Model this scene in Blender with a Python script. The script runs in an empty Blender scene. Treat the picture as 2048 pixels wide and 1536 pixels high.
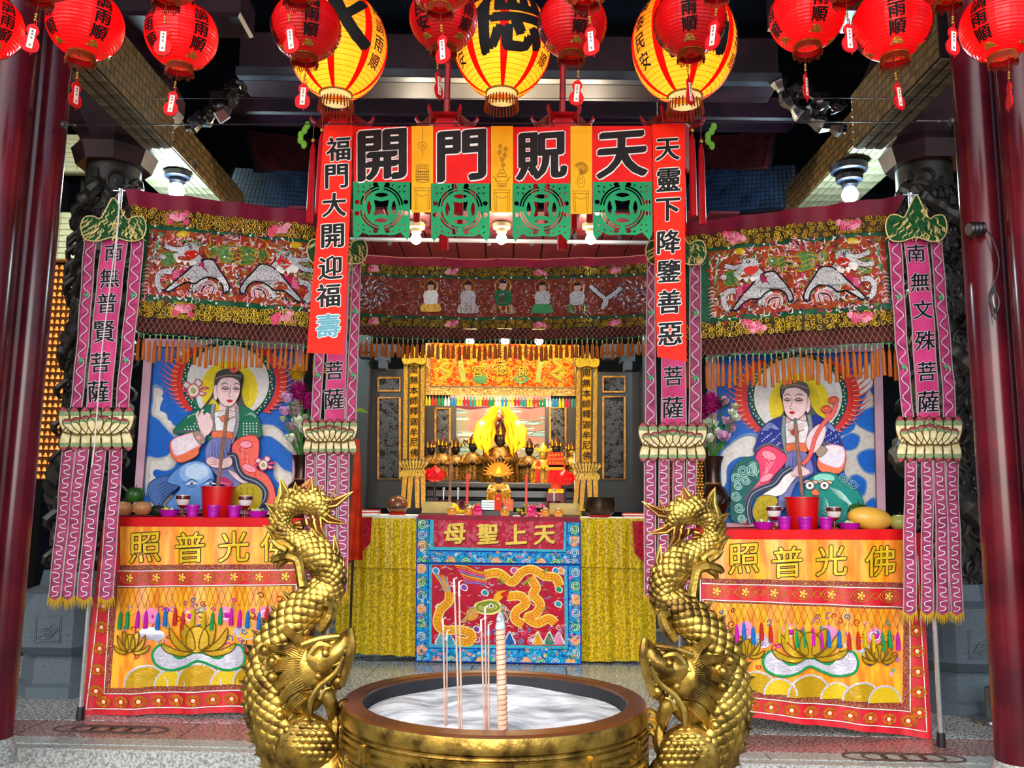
import bpy, bmesh, math, random
from mathutils import Vector, Matrix
from mathutils.geometry import tessellate_polygon, delaunay_2d_cdt
sin, cos, pi = math.sin, math.cos, math.pi
SC = bpy.context.scene
COL = SC.collection
rnd = random.Random(7)

# ------------------------------------------------------------------ camera
FPX, PITCH, ROLL, EYE = 1740.0, math.radians(8.2), math.radians(0.7), Vector((0, 0, 1.25))
_f = Vector((0, cos(PITCH), sin(PITCH))); _r = Vector((1, 0, 0)); _u = Vector((0, -sin(PITCH), cos(PITCH)))
CX = _r * cos(ROLL) + _u * sin(ROLL); CY = -_r * sin(ROLL) + _u * cos(ROLL)
cam = bpy.data.cameras.new('camera'); cam.sensor_width = 36; cam.lens = FPX / 2048 * 36; cam.clip_end = 200
camo = bpy.data.objects.new('camera', cam); COL.objects.link(camo)
camo.matrix_world = Matrix(((CX.x, CY.x, -_f.x, EYE.x), (CX.y, CY.y, -_f.y, EYE.y), (CX.z, CY.z, -_f.z, EYE.z), (0, 0, 0, 1)))
SC.camera = camo

# ------------------------------------------------------------------ world and exposure
vs = SC.view_settings
vs.view_transform = 'Standard'; vs.look = 'None'; vs.gamma = 1; vs.use_curve_mapping = False
vs.exposure = 0.38
SC.cycles.use_denoising = True
SC.cycles.max_bounces = 6; SC.cycles.diffuse_bounces = 3; SC.cycles.glossy_bounces = 3; SC.cycles.transmission_bounces = 4
SC.cycles.sample_clamp_indirect = 4
W = bpy.data.worlds.new('daylight'); SC.world = W; W.use_nodes = True
wn = W.node_tree.nodes; wl = W.node_tree.links
sky = wn.new('ShaderNodeTexSky'); sky.sky_type = 'NISHITA'; sky.sun_disc = False
sky.sun_elevation = math.radians(48); sky.sun_rotation = math.radians(200); sky.air_density = 1.0; sky.dust_density = 3.5; sky.ozone_density = 1.0
wl.new(sky.outputs[0], wn['Background'].inputs[0]); wn['Background'].inputs[1].default_value = 0.3
# daylight of the open temple forecourt, behind the visitor
ar = bpy.data.lights.new('forecourt_daylight', 'AREA'); ar.shape = 'RECTANGLE'; ar.size = 4.4; ar.size_y = 3.4; ar.energy = 340; ar.color = (1, .97, .93)
aro = bpy.data.objects.new('forecourt_daylight', ar); COL.objects.link(aro)
aro.location = (0, -3.4, 2.6); aro.rotation_euler = (math.radians(84), 0, 0)

# ------------------------------------------------------------------ geometry helpers
def at(px, py, D):
    """world point on the plane Y=D seen at photo pixel (px,py)"""
    u = (px - 1024) / FPX; v = (768 - py) / FPX
    d = CX * u + CY * v + _f
    return EYE + d * (D / d.y)
def ray(px, py):
    return CX * ((px - 1024) / FPX) + CY * ((768 - py) / FPX) + _f
def mpp(D): return D * .985 / FPX          # metres per pixel at depth D
def lerp(a, b, t): return a + (b - a) * t
def sm(pts, n=5, closed=True):
    """Catmull-Rom through the points"""
    out = []; m = len(pts)
    rng = range(m) if closed else range(m - 1)
    for i in rng:
        if closed: p0, p1, p2, p3 = pts[i - 1], pts[i], pts[(i + 1) % m], pts[(i + 2) % m]
        else: p0, p1, p2, p3 = pts[max(i - 1, 0)], pts[i], pts[i + 1], pts[min(i + 2, m - 1)]
        for k in range(n):
            t = k / n; t2 = t * t; t3 = t2 * t
            out.append(tuple(.5 * (2 * b + (c - a) * t + (2 * a - 5 * b + 4 * c - d) * t2 + (3 * b - a - 3 * c + d) * t3) for a, b, c, d in zip(p0, p1, p2, p3)))
    if not closed: out.append(tuple(pts[-1]))
    return out

# ------------------------------------------------------------------ materials
def lin(h):
    if not isinstance(h, str): return tuple(h)
    o = []
    for i in (0, 2, 4):
        c = int(h[i:i + 2], 16) / 255
        o.append(c / 12.92 if c <= .04045 else ((c + .055) / 1.055) ** 2.4)
    return tuple(o)
MATS = {}
def M(name, c, r=.6, m=0., c2=None, sc=6., lo=.35, hi=.65, bump=0., bsc=80., em=0., coat=0., tr=0., pat='noise', det=4., aniso=(1, 1, 1), sheen=0., spec=.5):
    if name in MATS: return MATS[name]
    mt = bpy.data.materials.new(name); mt.use_nodes = True; nt = mt.node_tree; N = nt.nodes; L = nt.links
    b = N['Principled BSDF']; c = lin(c)
    c2 = lin(c2) if c2 is not None else tuple(x * .72 for x in c)
    tc = N.new('ShaderNodeTexCoord'); mp = N.new('ShaderNodeMapping'); mp.inputs['Scale'].default_value = aniso
    L.new(tc.outputs['Object'], mp.inputs[0])
    if pat == 'noise' or pat == 'granite':
        t = N.new('ShaderNodeTexNoise'); t.inputs['Scale'].default_value = sc; t.inputs['Detail'].default_value = det; f = t.outputs[0]
    elif pat == 'cells' or pat == 'sequin':
        t = N.new('ShaderNodeTexVoronoi'); t.inputs['Scale'].default_value = sc
        f = t.outputs['Distance'] if pat == 'cells' else t.outputs['Color']
    elif pat == 'edges':
        t = N.new('ShaderNodeTexVoronoi'); t.feature = 'DISTANCE_TO_EDGE'; t.inputs['Scale'].default_value = sc; f = t.outputs['Distance']
    elif pat == 'wave':
        t = N.new('ShaderNodeTexWave'); t.inputs['Scale'].default_value = sc; t.inputs['Distortion'].default_value = 6; t.inputs['Detail'].default_value = 3; t.inputs['Detail Scale'].default_value = 1.6; f = t.outputs[0]
    elif pat == 'grid':
        t = N.new('ShaderNodeTexBrick'); t.inputs['Scale'].default_value = sc; t.inputs['Mortar Size'].default_value = .03; t.offset = 0; t.inputs['Brick Width'].default_value = .5; t.inputs['Row Height'].default_value = .5
        t.inputs['Color1'].default_value = (1, 1, 1, 1); t.inputs['Color2'].default_value = (.75, .75, .75, 1); t.inputs['Mortar'].default_value = (0, 0, 0, 1); f = t.outputs[0]
    L.new(mp.outputs[0], t.inputs['Vector'])
    rp = N.new('ShaderNodeValToRGB'); e = rp.color_ramp.elements
    e[0].position = lo; e[1].position = hi; e[0].color = (*c2, 1); e[1].color = (*c, 1)
    L.new(f, rp.inputs[0]); L.new(rp.outputs[0], b.inputs['Base Color'])
    b.inputs['Roughness'].default_value = r; b.inputs['Metallic'].default_value = m
    if spec == .5 and r >= .45 and not m: spec = .16        # cloth, paper, painted wood
    b.inputs['Specular IOR Level'].default_value = spec
    if coat: b.inputs['Coat Weight'].default_value = coat; b.inputs['Coat Roughness'].default_value = .12
    if sheen: b.inputs['Sheen Weight'].default_value = sheen * .12; b.inputs['Sheen Tint'].default_value = (*c, 1)
    if bump:
        bp = N.new('ShaderNodeBump'); bp.inputs['Strength'].default_value = bump; bp.inputs['Distance'].default_value = .004
        if pat == 'sequin': src = f
        else:
            n2 = N.new('ShaderNodeTexNoise'); n2.inputs['Scale'].default_value = bsc; n2.inputs['Detail'].default_value = 3
            L.new(mp.outputs[0], n2.inputs['Vector']); src = n2.outputs[0]
        L.new(src, bp.inputs['Height']); L.new(bp.outputs[0], b.inputs['Normal'])
    if em:
        L.new(rp.outputs[0], b.inputs['Emission Color']); b.inputs['Emission Strength'].default_value = em
    if tr:
        td = N.new('ShaderNodeBsdfTranslucent'); L.new(rp.outputs[0], td.inputs[0])
        mx = N.new('ShaderNodeMixShader'); mx.inputs[0].default_value = tr
        L.new(b.outputs[0], mx.inputs[1]); L.new(td.outputs[0], mx.inputs[2]); L.new(mx.outputs[0], N['Material Output'].inputs[0])
    MATS[name] = mt
    return mt
def P(c, r=.65, **k):
    """plain dyed or painted colour with a faint weave"""
    k.setdefault('c2', tuple(x * .82 for x in lin(c)))
    k.setdefault('sc', 40)
    return M('paint_' + str(c) + '_%g_%g' % (r, k.get('m', 0)), c, r, **k)

# ------------------------------------------------------------------ things and parts
OFF = {}
def tag(o, label=None, cat=None, group=None, kind=None):
    if label: o['label'] = label
    if cat: o['category'] = cat
    if group: o['group'] = group
    if kind: o['kind'] = kind
    return o
def thing(name, label, cat, loc=(0, 0, 0), group=None, kind=None):
    o = bpy.data.objects.new(name, None); COL.objects.link(o); o.location = loc; o.empty_display_size = .05
    OFF[o.name] = Vector(loc)
    return tag(o, label, cat, group, kind)
class B:
    """collects faces with materials; build() links them as one mesh object"""
    def __init__(s): s.v = []; s.f = []; s.m = []; s.mats = []; s.cur = 0
    def mat(s, m):
        if m not in s.mats: s.mats.append(m)
        s.cur = s.mats.index(m); return s
    def add(s, vs_, fs_, m=None):
        if m is not None: s.mat(m)
        o = len(s.v); s.v += [tuple(p) for p in vs_]
        for f in fs_: s.f.append(tuple(i + o for i in f)); s.m.append(s.cur)
        return s
    def box(s, c, d, m=None, rz=0, bev=0):
        c = Vector(c); x, y, z = d[0] / 2, d[1] / 2, d[2] / 2; R = Matrix.Rotation(rz, 3, 'Z')
        if not bev:
            vv = [c + R @ Vector((a, b, e)) for a in (-x, x) for b in (-y, y) for e in (-z, z)]
            return s.add(vv, [(0, 1, 3, 2), (4, 6, 7, 5), (0, 4, 5, 1), (2, 3, 7, 6), (0, 2, 6, 4), (1, 5, 7, 3)], m)
        k = bev; vv = []; ring = lambda X, Y, Z: [(-X, -Y, Z), (X, -Y, Z), (X, Y, Z), (-X, Y, Z)]
        for X, Y, Z in ((x - k, y - k, -z), (x, y, -z + k), (x, y, z - k), (x - k, y - k, z)):
            vv += [c + R @ Vector(p) for p in ring(X, Y, Z)]
        ff = [(3, 2, 1, 0), (12, 13, 14, 15)]
        for j in range(3):
            for i in range(4): a = j * 4 + i; b2 = j * 4 + (i + 1) % 4; ff.append((a, b2, b2 + 4, a + 4))
        return s.add(vv, ff, m)
    def hexa(s, a, b, m=None):
        """solid between two quads of 4 points"""
        return s.add(list(a) + list(b), [(3, 2, 1, 0), (4, 5, 6, 7)] + [(i, (i + 1) % 4, 4 + (i + 1) % 4, 4 + i) for i in range(4)], m)
    def lathe(s, c, prof, m=None, n=20, caps=True, ax=None, sx=1, sy=1, a0=0):
        c = Vector(c); R = Matrix.Identity(3)
        if ax is not None: R = Vector((0, 0, 1)).rotation_difference(Vector(ax)).to_matrix()
        vv = []; ff = []
        for r, z in prof:
            for i in range(n):
                a = a0 + 2 * pi * i / n; vv.append(c + R @ Vector((r * sx * cos(a), r * sy * sin(a), z)))
        for j in range(len(prof) - 1):
            for i in range(n):
                a = j * n + i; b2 = j * n + (i + 1) % n; ff.append((a, b2, b2 + n, a + n))
        if caps:
            ff.append(tuple(range(n - 1, -1, -1))); k = (len(prof) - 1) * n; ff.append(tuple(range(k, k + n)))
        return s.add(vv, ff, m)
    def tube(s, pts, rad, m=None, n=6, flat=1., caps=True, nrm=None):
        pts = [Vector(p) for p in pts]; N_ = len(pts); vv = []; ff = []
        if not hasattr(rad, '__len__'): rad = [rad] * N_
        prev = None
        for i, p in enumerate(pts):
            t = (pts[min(i + 1, N_ - 1)] - pts[max(i - 1, 0)])
            if t.length < 1e-9: t = Vector((0, 0, 1))
            t.normalize()
            ref = Vector(nrm) if nrm else (prev if prev is not None else (Vector((0, 1, 0)) if abs(t.y) < .9 else Vector((1, 0, 0))))
            a = ref - t * ref.dot(t)
            if a.length < 1e-6: a = t.orthogonal()
            a.normalize(); b2 = t.cross(a); prev = a
            for k in range(n):
                g = 2 * pi * k / n + pi / n; vv.append(p + (a * cos(g) * flat + b2 * sin(g)) * rad[i])
        for i in range(N_ - 1):
            for k in range(n):
                q = i * n + k; w = i * n + (k + 1) % n; ff.append((q, w, w + n, q + n))
        if caps: ff.append(tuple(range(n - 1, -1, -1))); ff.append(tuple(range((N_ - 1) * n, N_ * n)))
        return s.add(vv, ff, m)
    def ball(s, c, r, m=None, n=8, k=5, sc=(1, 1, 1), R=None):
        c = Vector(c); vv = []; ff = []
        R = R or Matrix.Identity(3)
        for j in range(1, k):
            a = pi * j / k
            for i in range(n):
                g = 2 * pi * i / n; vv.append(c + R @ Vector((r * sc[0] * sin(a) * cos(g), r * sc[1] * sin(a) * sin(g), r * sc[2] * cos(a))))
        t = len(vv); vv.append(c + R @ Vector((0, 0, r * sc[2]))); vv.append(c - R @ Vector((0, 0, r * sc[2])))
        for j in range(k - 2):
            for i in range(n): a = j * n + i; b2 = j * n + (i + 1) % n; ff.append((a, a + n, b2 + n, b2))
        for i in range(n): ff.append((t, i, (i + 1) % n)); ff.append((t + 1, (k - 2) * n + (i + 1) % n, (k - 2) * n + i))
        return s.add(vv, ff, m)
    def build(s, name, parent=None, smooth=35, loc=None, label=None, kind=None, mat=None, **kw):
        me = bpy.data.meshes.new(name)
        o0 = OFF.get(parent.name, Vector((0, 0, 0))) if parent else Vector(loc or (0, 0, 0))
        me.from_pydata([(p[0] - o0.x, p[1] - o0.y, p[2] - o0.z) for p in s.v], [], s.f)
        for m in (s.mats or ([mat] if mat else [])): me.materials.append(m)
        if s.mats: me.polygons.foreach_set('material_index', s.m)
        if smooth:
            me.polygons.foreach_set('use_smooth', [True] * len(me.polygons))
            me.set_sharp_from_angle(angle=math.radians(smooth))
        me.update()
        o = bpy.data.objects.new(name, me); COL.objects.link(o)
        if parent: o.parent = parent; OFF[o.name] = o0
        else: o.location = o0; OFF[o.name] = o0
        return tag(o, label, kw.get('cat'), kw.get('group'), kind)
def copy_tree(o, loc=None, rz=None, scale=None, label=None, group=None, parent=None):
    c = o.copy(); COL.objects.link(c); c.parent = parent
    if loc is not None: c.location = loc
    if rz is not None: c.rotation_euler[2] = rz
    if scale is not None: c.scale = (scale,) * 3
    if label: c['label'] = label
    if group: c['group'] = group
    for ch in list(o.children): copy_tree(ch, parent=c)
    return c

# ------------------------------------------------------------------ glyphs and flat work
GL = {}
def glyph(ch, off=0.):
    k = (ch, off)
    if k in GL: return GL[k]
    cu = bpy.data.curves.new('glyph', 'FONT'); cu.body = ch; cu.size = 1; cu.offset = off; cu.resolution_u = 3
    ob = bpy.data.objects.new('glyph', cu); COL.objects.link(ob)
    bpy.context.view_layer.update()
    me = bpy.data.meshes.new_from_object(ob)
    bm = bmesh.new(); bm.from_mesh(me); bmesh.ops.triangulate(bm, faces=bm.faces[:])
    v = [(p.co.x, p.co.y) for p in bm.verts]; f = [tuple(q.index for q in t.verts) for t in bm.faces]
    bm.free(); bpy.data.objects.remove(ob); bpy.data.meshes.remove(me); bpy.data.curves.remove(cu)
    base = GL.get((ch, 'c'))
    if base is None:
        xs = [p[0] for p in v] or [0]; ys = [p[1] for p in v] or [0]
        base = ((min(xs) + max(xs)) / 2, (min(ys) + max(ys)) / 2, max(max(xs) - min(xs), .3), max(max(ys) - min(ys), .3)); GL[(ch, 'c')] = base
    v = [((x - base[0]), (y - base[1])) for x, y in v]
    GL[k] = (v, f, base[2], base[3]); return GL[k]
class Surf:
    """a vertical sheet through two pixel/depth points, with optional folds; p() maps photo pixels onto it"""
    def __init__(s, a, b, fold=None, lean=0.):
        s.A = at(*a); s.B = at(*b); d = s.B - s.A; d.z = 0; s.d = d.normalized(); s.up = Vector((0, 0, 1))
        s.n = s.up.cross(s.d) * -1
        if s.n.y > 0: s.n = -s.n
        s.n = (s.n + Vector((0, 0, lean))).normalized(); s.fold = fold
    def p(s, x, y, h=0.):
        r_ = ray(x, y); t = (s.A - EYE).dot(s.n) / r_.dot(s.n); q = EYE + r_ * t
        if s.fold: h = h + s.fold((q - s.A).dot(s.d), q.z)
        return q + s.n * h
class Dr(B):
    """flat shapes drawn in photo pixels on a Surf"""
    def __init__(s, surf, mx=None): super().__init__(); s.s = surf; s.mx = mx
    def _put(s, pts2, tris, m, h):
        if s.mx:
            bm = bmesh.new(); vv = [bm.verts.new((a, b, 0)) for a, b in pts2]
            for t in tris:
                try: bm.faces.new([vv[i] for i in t])
                except ValueError: pass
            for _ in range(4):
                ee = [e for e in bm.edges if e.calc_length() > s.mx]
                if not ee: break
                bmesh.ops.subdivide_edges(bm, edges=ee, cuts=1); bmesh.ops.triangulate(bm, faces=[f for f in bm.faces if len(f.verts) > 3])
            bm.verts.index_update(); pts2 = [(q.co.x, q.co.y) for q in bm.verts]; tris = [tuple(q.index for q in f.verts) for f in bm.faces]; bm.free()
        s.add([s.s.p(a, b, h) for a, b in pts2], tris, m)
    def poly(s, pts, m, h=.002):
        pts = [(p[0], p[1]) for p in pts]
        s._put(pts, tessellate_polygon([[Vector((a, b, 0)) for a, b in pts]]), m, h)
        return s
    def quad(s, c, m, h=0., nx=1, ny=1):
        """c: four px corners tl,tr,br,bl"""
        tl, tr, br, bl = c; vv = []; ff = []
        for j in range(ny + 1):
            for i in range(nx + 1):
                u, v = i / nx, j / ny
                x = lerp(lerp(tl[0], tr[0], u), lerp(bl[0], br[0], u), v); y = lerp(lerp(tl[1], tr[1], u), lerp(bl[1], br[1], u), v)
                vv.append(s.s.p(x, y, h))
        for j in range(ny):
            for i in range(nx): a = j * (nx + 1) + i; ff.append((a, a + nx + 1, a + nx + 2, a + 1))
        return s.add(vv, ff, m)
    def line(s, pts, w, m, h=.003, closed=False, taper=False, rise=.002):
        """raised ribbon along px points, width w px"""
        n = len(pts); vv = []; ff = []
        if n < 2: return s
        if s.mx:
            q = []
            for i in range(n - (0 if closed else 1)):
                a, b = pts[i], pts[(i + 1) % n]; k = max(1, int(math.hypot(b[0] - a[0], b[1] - a[1]) / s.mx))
                q += [(lerp(a[0], b[0], j / k), lerp(a[1], b[1], j / k)) for j in range(k)]
            if not closed: q.append(pts[-1])
            pts = q; n = len(pts)
        for i in range(n):
            a = pts[(i - 1) % n] if closed or i else pts[0]; b = pts[(i + 1) % n] if closed or i < n - 1 else pts[-1]
            dx, dy = b[0] - a[0], b[1] - a[1]; l = math.hypot(dx, dy) or 1; nx, ny = -dy / l, dx / l
            ww = w / 2
            if taper: t = i / (n - 1); ww *= (max(.12, 1 - t) if taper == 1 else max(.12, math.sin(pi * t)))
            x, y = pts[i][0], pts[i][1]
            vv += [s.s.p(x + nx * ww, y + ny * ww, h), s.s.p(x, y, h + rise), s.s.p(x - nx * ww, y - ny * ww, h)]
        for i in range(n if closed else n - 1):
            a = i * 3; b = ((i + 1) % n) * 3; ff += [(a, a + 1, b + 1, b), (a + 1, a + 2, b + 2, b + 1)]
        return s.add(vv, ff, m)
    def dot(s, x, y, r, m, h=.002, n=8, rise=.004, ry=None, rot=0):
        ry = ry or r; c_, s_ = cos(rot), sin(rot); vv = []
        for k, hh in ((1, h), (.6, h + rise * .75)):
            for i in range(n):
                a = 2 * pi * i / n; u, v = r * k * cos(a), ry * k * sin(a); vv.append(s.s.p(x + u * c_ - v * s_, y + u * s_ + v * c_, hh))
        vv.append(s.s.p(x, y, h + rise))
        ff = [(i, n + i, n + (i + 1) % n, (i + 1) % n) for i in range(n)] + [(n + i, 2 * n, n + (i + 1) % n) for i in range(n)]
        return s.add(vv, ff, m)
    def spiral(s, x, y, r, w, m, h=.003, turns=1.5, a0=0, d=1, n=14):
        pts = []
        for i in range(n + 1):
            t = i / n; a = a0 + d * turns * 2 * pi * t; q = r * (1 - .82 * t); pts.append((x + q * cos(a), y + q * sin(a)))
        return s.line(pts, w, m, h, rise=.0015)
    def text(s, ch, x, y, size, m, h=.004, fat=.02, rot=0, shear=.06, sx=1., nib=.02, fit=True):
        """brush-like character: the glyph swept round a slanted oval nib"""
        v, f, gw, gh = glyph(ch, 0.); k = size / (max(gw, gh) if fit else 1)
        c_, s_ = cos(rot), sin(rot); n = 8
        for j in range(n):
            g = 2 * pi * j / n; u, w = (fat + nib) * cos(g), fat * sin(g); du, dw = u * .88 - w * .47, u * .47 + w * .88
            pts = []
            for a, b in v:
                b2 = b + a * shear + dw; a2, b2 = (a + du) * k * sx, b2 * k
                pts.append((x + a2 * c_ + b2 * s_, y - (-a2 * s_ + b2 * c_)))
            s._put(pts, f, m, h + j * .00008)
        return s
# ================================================================== the hall
def fl(px, py, z=0.):
    r_ = ray(px, py); t = (z - EYE.z) / r_.z; return EYE + r_ * t
GRANITE = M('grey_granite', 'b2b4b2', .2, c2='4c4e50', sc=62, lo=.42, hi=.58, det=3, bump=.06)
GRANITE_RED = M('red_granite', 'a4807a', .22, c2='5a4442', sc=62, lo=.42, hi=.58, det=3)
GRANITE_PALE = M('pale_granite', 'a6aaa6', .4, c2='6d726f', sc=90, lo=.38, hi=.6, det=2)
JOINT = M('joint', '2c2b2a', .9)
EDGE = fl(300, 1498).y
b = B(); b.box((0, (EDGE + 13) / 2, -.09), (12, 13 - EDGE, .16), JOINT)
floor = b.build('floor', smooth=0, kind='structure', label='speckled grey granite floor with red granite bands')
sl = {}
def slab(cx, cy, w, d, m, z=-.005):
    k = (round(w, 3), round(d, 3), m.name)
    if k not in sl:
        bb = B(); bb.box((0, 0, 0), (w - .006, d - .006, .03), m, bev=.003); o = bb.build('floor_slab', floor, smooth=0); sl[k] = o
    else: o = sl[k].copy(); COL.objects.link(o); o.parent = floor
    o.location = (cx, cy, z - .015 + .005)
yy = EDGE; rows = [(.14, GRANITE_PALE), (.36, GRANITE_RED)] + [(.7, GRANITE)] * 4 + [(.3, GRANITE_RED)] + [(.8, GRANITE)] * 3
for j, (d, m) in enumerate(rows):
    w = .9 if j < 2 else .75
    n = 9
    for i in range(-n // 2, n // 2 + 1): slab(i * w + (w / 2 if j % 2 else 0), yy + d / 2, w, d, m)
    yy += d
# interlaced ring inlay on the red band
b = B(); INL = M('dark_inlay', '574642', .5)
for cx0, cy0 in ((205, 1466), (1795, 1508)):
    for k in range(5):
        c = fl(cx0 + (k - 2) * 38, cy0 + (k - 2) * .6); pts = [(c.x + .11 * cos(t * pi / 12), c.y + .075 * sin(t * pi / 12), .003) for t in range(25)]
        b.tube(pts, .009, INL, n=4, flat=.3, caps=False, nrm=(0, 0, 1))
b.build('ring_inlay', floor)
b = B(); b.box((0, EDGE - .03, -.165), (12, .1, .32), GRANITE_PALE, bev=.012); b.build('step_edge', floor, smooth=0)
_p, _q = fl(10, 1495), fl(560, 1507); YAW = math.atan2(_q.y - _p.y, _q.x - _p.x)
floor.location = Vector((0, EDGE, 0)) - Matrix.Rotation(YAW, 3, 'Z') @ Vector((0, EDGE, 0)); floor.rotation_euler[2] = YAW      # the hall stands a little askew to the camera
LOW = -.34
b = B(); b.box((0, -2, LOW - .06), (30, 2 * EDGE + 4, .12), M('forecourt_paving', '7d7a76', .7, c2='5c5a58', sc=3)); b.build('floor_lower', smooth=0, kind='structure', label='grey paved forecourt floor one step below the hall')
DARKWOOD = M('dark_wood', '221319', .45, c2='12090e', sc=5, spec=.3)
NAVY = M('dark_navy_ceiling', '0d1220', .7, c2='070910', sc=3)
CH = 6.2
b = B(); b.box((0, 6.6, CH + .06), (14, 13.4, .12), NAVY); b.build('ceiling', smooth=0, kind='structure', label='dark navy temple ceiling high above the hall')
b = B(); b.box((0, 13.1, 3), (14, .2, 6.6), NAVY); b.build('wall_back', smooth=0, kind='structure', label='dark back wall of the hall')
for s, nm in ((-1, 'wall_left'), (1, 'wall_right')):
    b = B(); b.box((s * 7.05, 7.6, 3), (.2, 11, 6.6), M('dim_wall', '3b3433', .8)); b.build(nm, smooth=0, kind='structure', label='dim side wall of the hall on the %s' % nm[5:])

# ---- round red columns
RED_COL = M('red_lacquer_column', '5c1420', .2, c2='400e18', sc=3, lo=.4, hi=.6, bump=.08, bsc=10, spec=.34)
def column(px, py, D, r, label):
    p = at(px, py, D); t = thing('round_column', label, 'column', (p.x, D, 0))
    b = B(); b.lathe((p.x, D, .1), [(r, 0), (r, 2.2), (r, 4.4), (r, CH - .25)], RED_COL, 40); b.build('shaft', t)
    b = B(); b.lathe((p.x, D, 0), [(r * 1.25, 0), (r * 1.3, .04), (r * 1.15, .08), (r * 1.02, .12)], GRANITE_PALE, 40); b.build('base', t)
    b = B(); b.lathe((p.x, D, CH - .28), [(r, 0), (r * 1.3, .1), (r * 1.35, .28)], DARKWOOD, 24); b.build('capital', t)
    return t
column(75, 500, 4.45, .09, 'inner slim red lacquered column at the left edge')
column(-8, 500, 4.15, .1, 'outer red lacquered column cut by the left edge')
column(1984, 700, 4.25, .104, 'inner slim red lacquered column at the right edge with a cable')
column(2076, 700, 4.0, .1, 'outer red lacquered column cut by the right edge')
# black socket and cable on the right column
p = at(1952, 458, 4.12); t = thing('cable_socket', 'black ribbed lamp socket with loose cable on the right column', 'socket', tuple(p))
b = B(); BLK = P('15151a', .4)
b.lathe(p, [(.03, -.04), (.036, -.03), (.03, -.02), (.036, -.01), (.03, 0), (.036, .01), (.03, .02), (.034, .035)], BLK, 14, ax=(1, .1, .1)); b.build('socket', t)
b = B(); b.tube([at(x, y, 4.1) for x, y in sm([(1968, 455), (1985, 478), (1998, 520), (1992, 560), (1978, 590), (1984, 612), (1990, 640)], 5, False)], .004, BLK, 5); b.build('cable', t)
b = B(); b.tube([at(x, y, 4.1) for x, y in sm([(1990, 570), (1982, 600), (1994, 625), (1998, 600), (1990, 580)], 4)], .006, BLK, 5)
b.tube([at(1984, 590, 4.1), at(1990, 622, 4.1)], .004, P('c9c9cc', .3)); b.build('cable_coil', t)

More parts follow.
